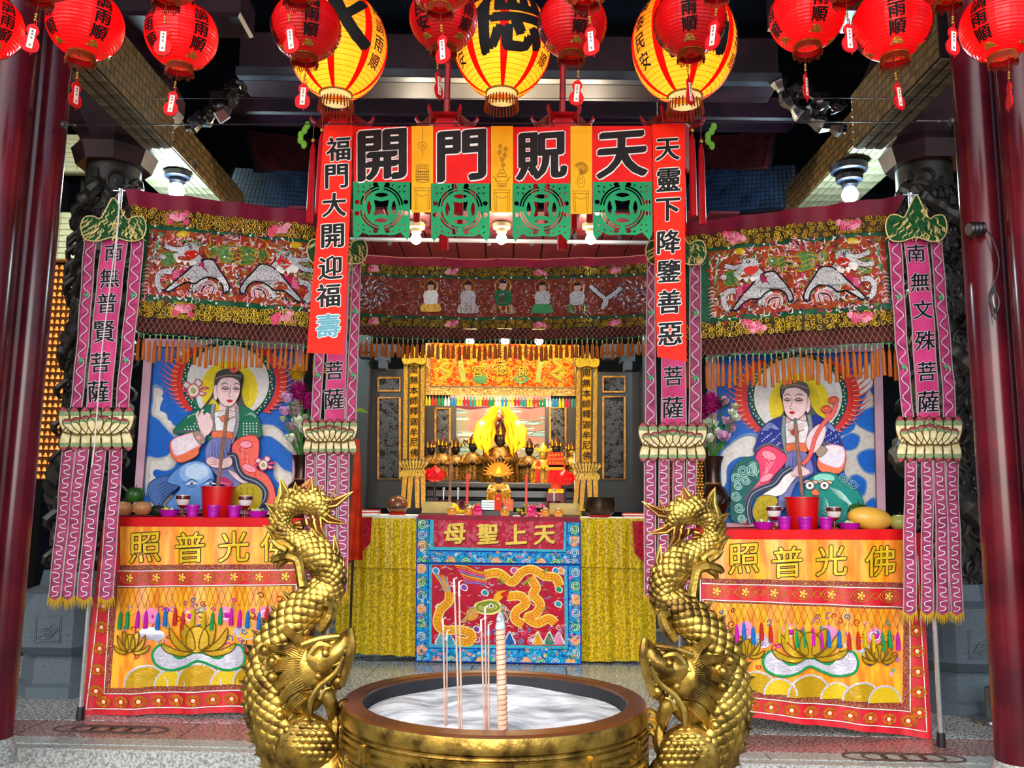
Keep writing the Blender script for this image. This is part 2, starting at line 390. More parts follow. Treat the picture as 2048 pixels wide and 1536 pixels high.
# ---- carved stone dragon columns
STONE = M('dark_carved_stone', '2e2c29', .45, c2='100f0e', sc=9, lo=.35, hi=.6, bump=.5, bsc=40, spec=.4)
STONE2 = M('blue_grey_stone', '55626a', .5, c2='454f57', sc=150, lo=.35, hi=.6, bump=.25, bsc=60)
def swirl(b, cx, cy, r, a, z, R, m, d=1):
    pts = []
    for i in range(17):
        t = i / 16; g = d * 1.6 * 2 * pi * t; q = R * (1 - .8 * t); aa = a + q * cos(g) / r; pts.append((cx + (r + .012) * cos(aa), cy + (r + .012) * sin(aa), z + q * sin(g)))
    b.tube(pts, [.016 * (1 - .4 * i / 16) for i in range(17)], m, 5)
def dragon_column(px, py, D, label, hand):
    p = at(px, py, D); X, Y = p.x, D; t = thing('carved_dragon_column', label, 'column', (X, Y, 0)); q = random.Random(3 + hand)
    r = .19; zt = 3.72
    b = B(); b.lathe((X, Y, .78), [(r, 0), (r, 1), (r, 2), (r, zt - .78)], STONE, 28); b.build('shaft', t)
    b = B()
    pts = []; rad = []
    for i in range(150):
        f = i / 149; a = hand * (f * 2.6 * 2 * pi) + 1; rr = r + .03 + .03 * sin(f * 31); z = .95 + f * 2.6; pts.append((X + rr * cos(a), Y + rr * sin(a), z)); rad.append(.085 * (1.15 - .55 * f) + .012 * sin(i * 1.6))
    b.tube(pts, rad, STONE, 9)
    for i in range(0, 149, 3):      # spine fins
        P0 = Vector(pts[i]); b.tube([P0 + Vector((0, 0, .07)), P0 + Vector((0, 0, .15))], [.03, .004], STONE, 4)
    b.build('coiled_dragon', t)
    b = B()
    for i in range(230): swirl(b, X, Y, r, q.uniform(pi - .4, 2 * pi + .4), q.uniform(.8, 3.6), q.uniform(.05, .11), STONE, q.choice((-1, 1)))
    for i in range(90):
        a = q.uniform(pi - .4, 2 * pi + .4); z = q.uniform(.8, 3.5); w = [(X + (r + .03 + .04 * sin(k)) * cos(a + k * .07), Y + (r + .03 + .04 * sin(k)) * sin(a + k * .07), z + k * .035) for k in range(6)]; b.tube(w, [.012, .02, .022, .02, .014, .004], STONE, 5)
    b.build('cloud_relief', t, kind='stuff')
    b = B(); R = .42; k = Vector((X, Y, 0))
    b.lathe(k, [(R * .86, 0), (R * .86, .07), (R * .76, .09), (R * .74, .26), (R * .82, .28)], STONE2, 8, a0=pi / 8)
    b.build('pedestal_foot', t, smooth=20)
    b = B(); b.lathe(k, [(R * .84, .27), (R, .33), (R * 1.02, .57), (R * .86, .66), (R * .6, .7), (R * .56, .8)], STONE2, 8, a0=pi / 8); o = b.build('pedestal', t, smooth=20)
    for i in range(8):
        a = i * pi / 4; n = Vector((cos(a), sin(a), 0)); s_ = Vector((-sin(a), cos(a), 0)); c = k + n * (R * .935) + Vector((0, 0, .45)); b = B()
        for q1, q2 in ((.085, .085), (.075, .075)): b.tube([c + s_ * (q1 * u) + Vector((0, 0, q2 * v)) for u, v in ((-1, -1), (1, -1), (1, 1), (-1, 1), (-1, -1))], .006, STONE2, 4)
        for j in range(5): b.tube([c + n * .004 + s_ * (-.06 + .024 * u + .01 * j) + Vector((0, 0, -.05 + .016 * j + .012 * sin(u * 1.9 + j))) for u in range(5)], .007, STONE2, 4)
        b.build('pedestal_panel', o)
    b = B(); CAPM = M('maroon_capital', '3a2028', .4, c2='1d1014', sc=6, spec=.4)
    b.lathe((X, Y, zt), [(.26, 0), (.3, .12), (.24, .2), (.42, .42), (.46, .5), (.46, .62), (.36, .8), (.3, .95)], CAPM, 8, a0=pi / 8); b.build('capital', t, smooth=20)
    b = B(); b.lathe((X, Y, zt + .95), [(.2, 0), (.2, CH - zt - .95)], DARKWOOD, 12); b.build('upper_post', t)
dragon_column(183, 900, 6.2, 'dark stone column carved with a coiling dragon behind the left pink streamers', 1)
dragon_column(1880, 900, 6.0, 'dark stone column carved with a coiling dragon behind the right pink streamers', -1)

# ---- beams
MOSAIC = M('brown_mosaic_tile', '7b6238', .5, c2='2b2113', sc=9, lo=.2, hi=.7, pat='grid')
MOSAIC_LIT = M('brown_mosaic_tile_lamplit', 'c9c7b4', .4, c2='5a5a50', sc=9, lo=.2, hi=.7, pat='grid')  # paler copy of the brown tile, lamp light put into its colour
def beam(name, a, Da, Db, h, w, label):
    """box running in depth; a = px of its near inner lower edge"""
    p = at(a[0], a[1], Da); s = -1 if p.x < 0 else 1
    t = thing(name, label, 'beam', (p.x, Da, p.z)); y0, y1 = Da, Db; x0, x1 = sorted((p.x, p.x + s * w))
    b = B(); b.box(((x0 + x1) / 2, (y0 + y1) / 2, p.z + h / 2 + .012), (x1 - x0, y1 - y0, h), DARKWOOD); b.build('core', t, smooth=0)
    n = int(h / .054); b = B()
    k = int((y1 - y0) / .054)
    for i in range(k):
        for j in range(n): b.box((p.x - s * .004, y0 + (i + .5) * (y1 - y0) / k, p.z + .012 + (j + .5) * h / n), (.008, .049, .049), MOS[(i * 7 + j * 3 + i * j) % 3])
    b.build('side_tile', t, smooth=0, kind='stuff')
    b = B(); n = int(w / .054)
    for i in range(k):
        for j in range(n): b.box((p.x + s * (j + .5) * w / n, y0 + (i + .5) * (y1 - y0) / k, p.z + .008), (.049, .049, .008), MOS_LIT[(i * 5 + j * 3) % 3])
    b.build('soffit_tile', t, smooth=0, kind='stuff')
MOS = [M('mosaic_brown_%d' % i, c, .4, sc=20) for i, c in enumerate(('5c4624', '4e3c1f', '68502c'))]
MOS_LIT = [M('mosaic_lamplit_%d' % i, c, .3, sc=20) for i, c in enumerate(('77705a', '6a644f', '847c66'))]  # brown soffit tile coloured paler, the lamps' light painted in
beam('mosaic_beam', (336, 290), 6.45, 10.5, .30, .5, 'tiled roof beam behind the left white lamp')
beam('mosaic_beam', (1731, 272), 6.3, 10.5, .30, .5, 'tiled roof beam behind the right white lamp')
beam('mosaic_beam', (172, 118), 4.6, 5.85, .38, .2, 'brown mosaic tiled beam end above the left dragon column')
beam('mosaic_beam', (1880, 120), 4.45, 5.65, .38, .2, 'brown mosaic tiled beam end above the right dragon column')
def crossbeam(D, x0, x1, y0, y1, label, strip=False, depth=.3):
    a, c = at(x0, y0, D), at(x1, y1, D); t = thing('cross_beam', label, 'beam', ((a.x + c.x) / 2, D, min(a.z, c.z)))
    zz = (a.z + c.z) / 2; hh = abs(a.z - c.z)
    b = B(); b.box(((a.x + c.x) / 2, D + depth / 2, zz), (c.x - a.x, depth, hh), M('plum_beam', '2a1220', .4, c2='150a14', sc=4, spec=.3), bev=.02); b.build('timber', t, smooth=0)
    if strip:
        b = B(); b.box(((a.x + c.x) / 2, D - .02, zz - hh / 2 + .04), (c.x - a.x, .1, .075), M('pale_moulding', '42454f', .3, c2='24262e', sc=3, spec=.6), bev=.01); b.build('moulding', t, smooth=0)
crossbeam(6.2, 482, 1558, 60, 172, 'dark plum cross beam with a pale lower moulding behind the big lanterns', True)
crossbeam(7.6, 420, 1600, 178, 240, 'dark plum cross beam behind the palace lantern roofs')
crossbeam(5.2, 120, 480, -40, 30, 'dark plum cross beam above the two left lanterns')
crossbeam(5.0, 1560, 1900, -60, 20, 'dark plum cross beam above the two right lanterns')

# carved braces where the beams meet the columns
BRACE = M('black_gilded_brace', '241c20', .25, c2='0c090c', sc=10, spec=.8, bump=.3)
BRACE_R = M('red_brown_brace', '6d3b2c', .4, sc=8)
def brace(pts, D, r, label, extra):
    t = thing('carved_brace', label, 'bracket', tuple(at(*pts[0], D)))
    b = B(); q = random.Random(len(label)); c = [at(x, y, D) for x, y in sm(pts, 6, False)]
    b.tube(c, [r * (1 + .35 * sin(i * 1.3)) for i in range(len(c))], BRACE, 7); b.build('curved_arm', t)
    b = B()
    for x, y, s in extra:
        for k in range(7):
            a = q.uniform(0, 6.3); x1, y1 = x + s * cos(a), y + s * .7 * sin(a); b.tube([at(x, y, D + .05), at((x + x1) / 2 + 6, (y + y1) / 2 - 6, D - .06), at(x1, y1, D)], [r * .7, r * .8, .006], BRACE, 6)
        b.ball(at(x, y, D - .03), s * mpp(D) * .55, BRACE, 8, 6)
    b.build('carved_leafage', t)
    return t
BR1 = brace([(480, 165), (462, 195), (430, 225), (400, 246), (372, 252)], 6.15, .05, 'black carved sparrow brace under the left end of the plum beam', [(440, 215, 34), (404, 236, 22), (470, 178, 24)])
brace([(1556, 160), (1575, 200), (1610, 235), (1660, 254), (1690, 258)], 6.15, .05, 'black carved sparrow brace under the right end of the plum beam', [(1600, 180, 30), (1640, 205, 34), (1672, 215, 22), (1620, 225, 20)])
t = BR1; b = B(); b.hexa([at(x, y, 5.9) for x, y in ((428, 226), (446, 218), (461, 234), (441, 248))], [at(x, y, 5.98) for x, y in ((428, 226), (446, 218), (461, 234), (441, 248))], BRACE_R); b.build('red_brown_block', t, smooth=0)
b = B(); b.tube([at(x, y, 5.89) for x, y in ((428, 226), (441, 248), (461, 234))], .006, P('d9dde6', .2)); b.build('metal_edge', t)

# ---- coved ceiling panels behind the valances
COVE = M('navy_cove_tile', '26324f', .35, c2='0a0e18', sc=5.5, lo=.15, hi=.7, pat='grid', spec=.6)
COVE_R = M('red_cove_tile', '5a1a1c', .4, c2='180608', sc=4, lo=.15, hi=.7, pat='grid')
def cove(pts, m, label):
    c = [at(*q) for q in pts]; t = thing('ceiling_cove', label, 'ceiling panel', tuple(c[3])); n = (c[1] - c[0]).cross(c[3] - c[0]).normalized() * .04
    nx, ny = 26, 10; b = B(); b.hexa([q + n for q in c], [q + n * 2 for q in c], DARKWOOD); b.build('backing', t, smooth=0); b = B(); b.mat(m)
    for i in range(nx):
        for j in range(ny):
            f = lambda u, v: lerp(lerp(c[0], c[1], u), lerp(c[3], c[2], u), v); u0, u1, v0, v1 = (i + .06) / nx, (i + .94) / nx, (j + .06) / ny, (j + .94) / ny
            a4 = [f(u0, v0), f(u1, v0), f(u1, v1), f(u0, v1)]; b.hexa([q - n * .2 for q in a4], [q + n for q in a4])
    b.build('cove_tile', t, smooth=0, kind='stuff')
NV = M('navy_cove', '1d2942', .3, c2='0e1526', sc=8, spec=.6); RV = M('red_cove', '4c1618', .35, c2='2b0c0e', sc=8)
cove([(470, 335, 8.2), (650, 345, 9.0), (650, 430, 9.0), (440, 415, 8.2)], NV, 'dark navy tiled ceiling cove above the left valance')
cove([(500, 262, 8.3), (645, 280, 9.1), (645, 345, 9.1), (520, 338, 8.3)], RV, 'dark red tiled ceiling cove left of the paper banners')
cove([(1385, 340, 9.0), (1590, 330, 8.1), (1600, 412, 8.1), (1360, 432, 9.0)], NV, 'dark navy tiled ceiling cove above the right valance')
cove([(1400, 275, 9.1), (1545, 262, 8.2), (1530, 335, 8.2), (1390, 345, 9.1)], RV, 'dark red tiled ceiling cove right of the paper banners')
# maroon soffit with a rail over the altar front
MAROON_W = M('maroon_board', '481018', .45, c2='300a10', sc=4, aniso=(1, 8, 1))
t = thing('soffit', 'maroon boarded soffit above the three warm lamps', 'soffit', (0, 8.6, 3.98))
for i in range(14):
    b = B(); b.box((-1.95 + i * .3, 8.75, 4.0), (.285, 2.0, .03), MAROON_W, bev=.006); b.build('board', t, smooth=0)
a, c = at(700, 488, 8.35), at(1320, 488, 8.35); t = thing('lamp_rail', 'long grey rail on black drop rods under the maroon soffit', 'rail', tuple(a))
b = B(); b.box(((a.x + c.x) / 2, 8.35, a.z + .05), (c.x - a.x, .05, .025), P('8a8f98', .3, m=.6)); b.build('rail', t, smooth=0)
for x in (778, 890, 978, 1064, 1150, 1240):
    q = at(x, 488, 8.35); b = B(); b.box((q.x, 8.4, (q.z + 3.985) / 2), (.035, .035, 3.985 - q.z), BLK); b.build('drop_rod', t, smooth=0)
for x0, x1, D in ((640, 1375, 9.85),):
    a, c = at(x0, 520, D), at(x1, 640, D); t = thing('lintel', 'dark red lintel over the altar niche', 'beam', (0, D, c.z)); b = B(); b.box(((a.x + c.x) / 2, D, (a.z + c.z) / 2 + .05), (c.x - a.x, .2, a.z - c.z), M('lintel_red', '2c0c0e', .5)); b.build('timber', t, smooth=0)

# ---- lamps with their light
def lamp(px, py, D, kind, label, power, col, sz=1.):
    p = at(px, py, D); t = thing('ceiling_lamp', label, 'lamp', tuple(p)); r = .052 * sz
    body = M('cream_fixture', 'd8b483', .4) if kind == 'warm' else M('dark_fixture', '1c2030', .35)
    b = B(); b.lathe(p + Vector((0, 0, r * .9)), [(r * .7, 0), (r * 1.0, .02), (r * .9, .05), (r * 1.6, .06), (r * 1.65, .1), (r * 1.3, .12), (r * 2.2, .14), (r * 2.3, .19), (r * 1.2, .24)], body, 20); b.build('fixture', t)
    b = B(); b.ball(p, r, M('bulb_' + kind, (1, .93, .8) if kind == 'warm' else (.8, .95, 1), .4, em=28 if kind == 'warm' else 40, c2=(1, .93, .8) if kind == 'warm' else (.8, .95, 1)), 16, 10); b.build('bulb', t)
    if kind != 'warm':
        b = B(); b.box(p + Vector((-.01, .03, .36)), (.05, .05, .3), body); b.build('hanger', t, smooth=0)
    L = bpy.data.lights.new('lamp_light', 'POINT'); L.energy = power; L.color = col; L.shadow_soft_size = r * 1.1
    o = bpy.data.objects.new('lamp_light', L); COL.objects.link(o); o.parent = t; o.location = (0, -r * .2, -r * 1.35)
    return t
for x, w in ((832, 'leftmost'), (1003, 'middle'), (1182, 'rightmost')): lamp(x, 478, 8.1, 'warm', '%s of three warm lamps below the green paper cut-outs' % w, 60, (1, .82, .6))
for x, w in ((940, 'leftmost'), (1010, 'middle'), (1078, 'rightmost')): lamp(x, 682, 9.0, 'warm', '%s of three warm lamps above the gold altar cloth' % w, 70, (1, .8, .5), .85)
lamp(353, 382, 7.0, 'cool', 'bright white ceiling lamp above the left valance', 190, (.62, .93, 1), 1.25)
lamp(1700, 390, 6.8, 'cool', 'bright white ceiling lamp above the right valance', 190, (.62, .93, 1), 1.25)

# ---- gold niche walls glimpsed at the sides
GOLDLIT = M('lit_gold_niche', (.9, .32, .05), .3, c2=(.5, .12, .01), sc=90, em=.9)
GOLD_D = M('dark_gold_frame', '5d3710', .4, m=.6)
def niche_wall(x0, x1, y0, y1, D, label, nx):
    a, c = at(x0, y0, D), at(x1, y1, D); t = thing('niche_wall', label, 'niche wall', ((a.x + c.x) / 2, D, c.z))
    b = B(); b.box(((a.x + c.x) / 2, D + .1, (a.z + c.z) / 2), (c.x - a.x, .12, a.z - c.z), GOLD_D); b.build('backing', t, smooth=0)
    ny = int((a.z - c.z) / ((c.x - a.x) / nx) * .8); b = B()
    for i in range(nx):
        for j in range(ny):
            q = Vector((lerp(a.x, c.x, (i + .5) / nx), D + .02, lerp(a.z, c.z, (j + .5) / ny))); w = (c.x - a.x) / nx
            b.lathe(q - Vector((0, 0, w * .4)), [(w * .34, 0), (w * .36, w * .2), (w * .2, w * .45), (w * .22, w * .6), (w * .05, w * .75)], GOLDLIT, 5)
    b.build('niche_figure', t, kind='stuff')
niche_wall(20, 135, 525, 960, 8.5, 'wall of tiny glowing gold niches beyond the left columns', 14)
niche_wall(1880, 2075, 520, 1000, 8.5, 'wall of tiny glowing gold niches beyond the right columns', 22)
def brick_patch(x0, x1, y0, y1, D, label):
    a, c = at(x0, y0, D), at(x1, y1, D); t = thing('cream_brick_wall', label, 'wall', ((a.x + c.x) / 2, D, c.z)); b = B(); b.box(((a.x + c.x) / 2, D + .06, (a.z + c.z) / 2), (c.x - a.x, .06, a.z - c.z), P('8d7a52', .8)); b.build('mortar', t, smooth=0)
    nx, ny = 3, 8; bw, bh = (c.x - a.x) / nx, (a.z - c.z) / ny
    for i in range(nx):
        for j in range(ny):
            b = B(); b.box((a.x + (i + .5) * bw, D, c.z + (j + .5) * bh), (bw * .95, .06, bh * .92), P('efdfae', .7), bev=.005); b.build('brick', t, smooth=0)
brick_patch(60, 150, 425, 520, 8.4, 'cream brick wall patch behind the left dragon column')
brick_patch(95, 190, 270, 345, 8.6, 'cream brick wall patch above the left dragon column')
# steel stanchion base by the right column
p = fl(1992, 1446); t = thing('steel_stanchion', 'round steel stanchion base beside the right column foot', 'stanchion', tuple(p)); b = B(); SS = P('9a9c9c', .2, m=.85)
b.lathe(p, [(.13, 0), (.135, .012), (.13, .026), (.03, .034)], SS, 28); b.build('base_plate', t); b = B(); b.lathe(p, [(.055, .03), (.055, .2), (.05, .21), (.02, .215)], SS, 20); b.build('drum', t)
# ================================================================== embroidered valances, streamers and poles
V_MAROON = M('maroon_satin', '7c1832', .45, c2='5c1024', sc=3, sheen=.3)
V_GREEN = M('green_satin', '0f5a3a', .5, c2='0a3f28', sc=20)
V_ORANGE = M('orange_brocade', 'a4491f', .6, c2='7a2c14', sc=30, bump=.2)
V_OLIVE = M('dark_olive_lace', '4a3a10', .6, c2='241a08', sc=60)
GOLDT = M('gold_thread', 'd9a92c', .35, c2='a87a18', sc=90, m=.35)
GOLDY = M('bright_gold_thread', 'e8c832', .4, c2='b48c18', sc=90, m=.2)
SILV = M('silver_sequin', 'd2d6da', .35, c2='3c3e48', sc=105, pat='edges', lo=.02, hi=.14, bump=.2)
WHT = P('eeeae4', .5); PINK = M('pink_thread', 'e0567c', .5, c2='b8345a', sc=120); PINKL = P('f2a0b4', .5)
MAGE = P('b81a5c', .5); BLACK = P('0c0b10', .5); NAVYT = P('1e2450', .5); REDT = P('c8281c', .5); GREENT = P('3f9a5e', .5); LGREEN = P('7fae62', .5)
ORT = M('orange_tassel', 'b8641a', .5, c2='8a4210', sc=30, aniso=(8, 8, .5), sheen=.4); BEAD = P('3fae6a', .25); BEADG = P('e8cf8a', .25, m=.4); CORD = P('d0aa98', .6)
class Strip:
    """bilinear patch in px; uv(u,v) -> px"""
    def __init__(s, tl, tr, br, bl, sag=0): s.c = (tl, tr, br, bl); s.sag = sag
    def uv(s, u, v):
        tl, tr, br, bl = s.c
        return (lerp(lerp(tl[0], tr[0], u), lerp(bl[0], br[0], u), v), lerp(lerp(tl[1], tr[1], u), lerp(bl[1], br[1], u), v) + s.sag * 4 * u * (1 - u))
def cloth(surf, st, m, name, parent, nx=40, ny=2, h=0, **k):
    d = Dr(surf); vv = [d.s.p(*st.uv(i / nx, j / ny), h) for j in range(ny + 1) for i in range(nx + 1)]
    d.add(vv, [(j * (nx + 1) + i, (j + 1) * (nx + 1) + i, (j + 1) * (nx + 1) + i + 1, j * (nx + 1) + i + 1) for j in range(ny) for i in range(nx)], m)
    return d.build(name, parent, smooth=60, **k)
def scrolls(surf, st, name, parent, n, rows, m1, m2, seed, r=.5, w=1.7, h=.004):
    q = random.Random(seed); d = Dr(surf); L = math.hypot(st.c[1][0] - st.c[0][0], st.c[1][1] - st.c[0][1]); H = abs(st.c[3][1] - st.c[0][1]); R = H / rows * r * 1.15
    for i in range(n):
        for j in range(rows):
            x, y = st.uv((i + .5 + q.uniform(-.35, .35)) / n, (j + .5 + q.uniform(-.18, .18)) / rows)
            d.spiral(x, y, R * q.uniform(.75, 1.1), w, q.choice((m1, m1, m2)), h, q.uniform(1.1, 1.7), q.uniform(0, 6.3), q.choice((-1, 1)), 11)
    return d.build(name, parent)
def peony(surf, x, y, w, hh, name, parent, seed):
    q = random.Random(seed); d = Dr(surf)
    for i in range(9): d.dot(x + q.uniform(-.45, .45) * w, y + q.uniform(-.35, .35) * hh, w * .16, PINK if i % 3 else PINKL, .005, 8, .008, ry=hh * .3, rot=q.uniform(0, 3))
    for i in range(7): d.spiral(x + q.uniform(-.4, .4) * w, y + q.uniform(-.3, .3) * hh, hh * .3, 1.4, PINKL, .013, 1, q.uniform(0, 6), 1, 8)
    d.line([(x - w * .5, y + hh * .4), (x - w * .1, y + hh * .55), (x + w * .3, y + hh * .5), (x + w * .5, y + hh * .3)], 1.8, GOLDT, .008)
    return d.build(name, parent)
def fringe(surf, net, n, tl, parent, beadr=2.0, w=4.2):
    """knotted net and one tassel per strand; net: Strip from trim to bead line"""
    cloth(surf, Strip(net.uv(0, -.02), net.uv(1, -.02), net.uv(1, .8), net.uv(0, .8), net.sag), M('net_backing', '54201c', .7, c2='38120f', sc=8), 'net_backing', parent, 40, 1, -.03)
    d = B(); rows = 4
    for i in range(n + 1):
        for s in (-1, 1):
            pts = []
            for j in range(rows + 1):
                u = (i + (s * .5 if j % 2 else 0)) / n
                pts.append(surf.p(*net.uv(min(max(u, 0), 1), j / rows), .002))
            d.tube(pts, .0011, CORD, 3, caps=False)
    d.build('knotted_net', parent)
    w *= 1.45; proto = None; mp = (surf.p(*net.uv(.5, 1)) - surf.p(net.uv(.5, 1)[0] + 1, net.uv(.5, 1)[1])).length
    for i in range(n):
        c = surf.p(*net.uv((i + .5 + rnd.uniform(-.12, .12)) / n, 1 + rnd.uniform(-.06, .08)), .004)
        if proto is None:
            b = B(); o = OFF[parent.name]; z = Vector((o.x, o.y, o.z))
            b.ball(z, beadr * 1.35 * mp, BEAD, 8, 6)
            for k in range(3): b.ball(z - Vector((0, 0, (beadr * 1.6 + k * 2.4) * mp)), 1.35 * mp, BEADG, 6, 4)
            z2 = z - Vector((0, 0, (beadr * 1.6 + 7) * mp)); r = w * .5 * mp
            b.lathe(z2 - Vector((0, 0, tl * mp)), [(r * 1.15, 0), (r * 1.1, tl * .5 * mp), (r, tl * .85 * mp), (r * .5, tl * mp)], ORT, 9)
            proto = b.build('tassel', parent); proto.location = c - z; ob = proto
        else:
            ob = proto.copy(); COL.objects.link(ob); ob.parent = parent; ob.location = c - OFF[parent.name]
        ob.scale = (1, 1, rnd.uniform(.94, 1.06)); ob.rotation_euler = (rnd.uniform(-.03, .03), rnd.uniform(-.04, .04), rnd.uniform(0, 3))
# ---- qilin, traced in a local frame (crop units), mapped to u,v of the panel
def qilin(surf, pan, flip, name, parent, seed):
    q = random.Random(seed); d = Dr(surf)
    def mp(pts):
        o = []
        for x, y in pts:
            u = (x - 150) / 1600; v = (y - 285 - (x - 200) * .083) / 625
            o.append(pan.uv(1 - u if flip else u, v))
        return o
    S = (pan.c[1][0] - pan.c[0][0]) / 1600
    po = lambda p, m, h=.004: d.poly(mp(sm(p, 3)), m, h)
    li = lambda p, w, m, h=.006, t=False: d.line(mp(sm(p, 4, False)), w * S, m, h, taper=t)
    ou = lambda p, w, m, h=.008: d.line(mp(sm(p, 3)), w * S, m, h, closed=True)
    # swirling ground
    for i in range(430):
        x, y = q.uniform(170, 965), q.uniform(300, 960); a = q.uniform(0, 6.3); L = q.uniform(30, 75)
        p = [(x, y), (x + L * .5 * cos(a), y + L * .5 * sin(a) + 14), (x + L * cos(a + .6), y + L * sin(a + .6))]
        li(p, 12, q.choice((WHT, PINKL, MAGE, REDT, LGREEN, WHT, PINKL, SILV, NAVYT)), .003, 2)
    # mane and tail flames
    for p in ([(770, 450), (860, 430), (950, 460), (905, 540), (945, 620), (850, 600), (790, 560)], [(290, 500), (400, 520), (420, 600), (330, 640), (280, 600)], [(680, 470), (720, 420), (770, 470), (740, 540)]):
        po(p, M('green_flame', '5f8d48', .5, c2='31582c', sc=60)); ou(p, 7, GOLDT)
    for k in range(4): li([(760 + k * 10, 470 + k * 42), (840, 455 + k * 45), (900, 480 + k * 45), (950, 470 + k * 44)], 8, GOLDY)
    for k in range(4): li([(430, 500 + k * 45), (370, 520 + k * 42), (320, 505 + k * 42), (285, 525 + k * 40)], 7, LGREEN)
    li([(700, 560), (660, 480), (700, 420), (690, 360), (770, 330)], 10, GOLDT)
    body = [(590, 610), (650, 572), (740, 575), (800, 660), (850, 730), (890, 800), (905, 872), (862, 890), (840, 812), (780, 752), (705, 742), (640, 770), (600, 806), (520, 800), (440, 845), (385, 880), (352, 858), (440, 765), (515, 690), (555, 640)]
    for p, w in (([(385, 690), (310, 690), (268, 740), (285, 830), (330, 868)], 48), ([(705, 752), (640, 790), (598, 842), (612, 880)], 40)):
        li(p, w + 10, BLACK, .0035); li(p, w, SILV, .005)
    po(body, SILV, .006); ou(body, 14, BLACK); nk_ = [(525, 540), (600, 515), (650, 590), (600, 640), (545, 640)]; po(nk_, SILV, .0065); ou(nk_, 9, BLACK, .0062)
    for p in ([(862, 868), (842, 905)], [(880, 872), (880, 912)], [(900, 866), (912, 900)], [(340, 862), (300, 880)], [(370, 876), (400, 905)], [(392, 872), (450, 880)], [(320, 858), (345, 895)], [(612, 872), (640, 900)]): li(p, 18, NAVYT, .008, 1)
    sash = [(612, 590), (640, 588), (665, 650), (700, 690), (735, 735), (690, 730), (645, 690), (620, 640)]; po(sash, MAGE, .009); ou(sash, 6, BLACK, .0095)
    chest = [(395, 690), (500, 660), (535, 665), (480, 700), (440, 770), (400, 765)]; po(chest, MAGE, .008)
    for k in range(5): li([(398, 690 + k * 16), (452, 684 + k * 16)], 7, PINKL, .011)
    # head
    for p, w in (([(295, 440), (380, 478), (470, 478), (520, 450)], 40), ([(262, 545), (350, 556), (430, 525), (500, 478)], 42)): li(p, w + 12, BLACK, .007, 0); li(p, w, SILV, .009)
    po([(470, 430), (560, 420), (600, 470), (590, 540), (520, 560), (470, 500)], SILV, .01); po([(480, 510), (570, 490), (600, 530), (540, 580), (490, 560)], REDT, .012)
    po([(400, 560), (470, 535), (560, 560), (600, 600), (540, 640), (515, 600), (490, 640), (465, 600), (430, 615)], WHT, .011)
    for p in ([(500, 430), (470, 400), (450, 410)], [(540, 420), (580, 380), (560, 350)], [(580, 440), (620, 420), (640, 380)]): li(p, 18, GREENT, .012, 1)
    x, y = mp([(515, 452)])[0]; d.dot(x, y, 16 * S, BLACK, .014); d.dot(x, y, 7 * S, WHT, .018)
    x, y = mp([(440, 340)])[0]; d.dot(x, y, 58 * S, M('yellow_sequin', 'e6c21a', .3, c2='a8800c', sc=200), .006, 12, .006, ry=30 * S)
    for k in range(7): li([(620 + k * 14, 900 - k * 4), (650 + k * 12, 800 + k * 10), (740, 775 + k * 14), (800 - k * 8, 830), (790 - k * 10, 900)], 7, (WHT, PINKL, WHT, NAVYT)[k % 4], .0045)
    for i in range(16):
        x, y = mp([(q.uniform(200, 940), q.uniform(330, 930))])[0]; d.dot(x, y, 11 * S, WHT, .01, 8, .006)
    # foliage at the edge
    for k in range(7): li([(170 + k * 8, 640 - k * 40), (200 + k * 8, 600 - k * 45), (215, 560 - k * 40), (250, 540 - k * 38)], 12, (GREENT, P('3cae8c', .5), WHT)[k % 3], .006, 2)
    for k in range(9): li([(130, 640 + k * 34), (170, 625 + k * 34), (200, 650 + k * 32)], 10, (SILV, WHT)[k % 2], .006, 2)
    return d.build(name, parent)
def studs(surf, st, n, parent, r=2.6):
    d = Dr(surf)
    for i in range(n): d.dot(*st.uv((i + .5) / n, .5), r, WHT, .004, 8, .006)
    d.build('stud_row', parent, kind='stuff')
def side_valance(label, a, bb, mar, trim1, gr1, pan, gr2, trim2, net, pinks, seed, cx):
    surf = Surf(a, bb, lambda s, z: .012 * sin(s * 19 + 1) + .006 * sin(s * 41))
    t = thing('embroidered_valance', label, 'valance', tuple(surf.p(*cx)))
    cloth(surf, Strip(*mar), V_MAROON, 'header_band', t)
    for st, nm in ((trim1, 'upper'), (trim2, 'lower')):
        o = cloth(surf, Strip(*st), V_OLIVE, 'lace_trim', t); scrolls(surf, Strip(*st), 'gold_scrollwork', o, 34, 3, GOLDT if nm == 'upper' else GOLDY, GOLDY, seed + len(nm), .62)
        for k, u in enumerate(pinks[nm]): x, y = Strip(*st).uv(u, .5); peony(surf, x, y, 44, 24, 'pink_peony', o, seed + k)
    full = Strip(gr1[0], gr1[1], gr2[2], gr2[3]); o = cloth(surf, full, V_GREEN, 'green_border', t, ny=6, h=-.002)
    studs(surf, Strip(*gr1), 6, o); studs(surf, Strip(*gr2), 6, o)
    p = Strip(*pan); o = cloth(surf, p, V_ORANGE, 'picture_panel', t, ny=6, h=.001)
    qilin(surf, p, False, 'qilin_motif', o, seed + 3); qilin(surf, p, True, 'qilin_motif', o, seed + 4)
    fringe(surf, Strip(*net[:4]), net[4], net[5], t)
    return surf
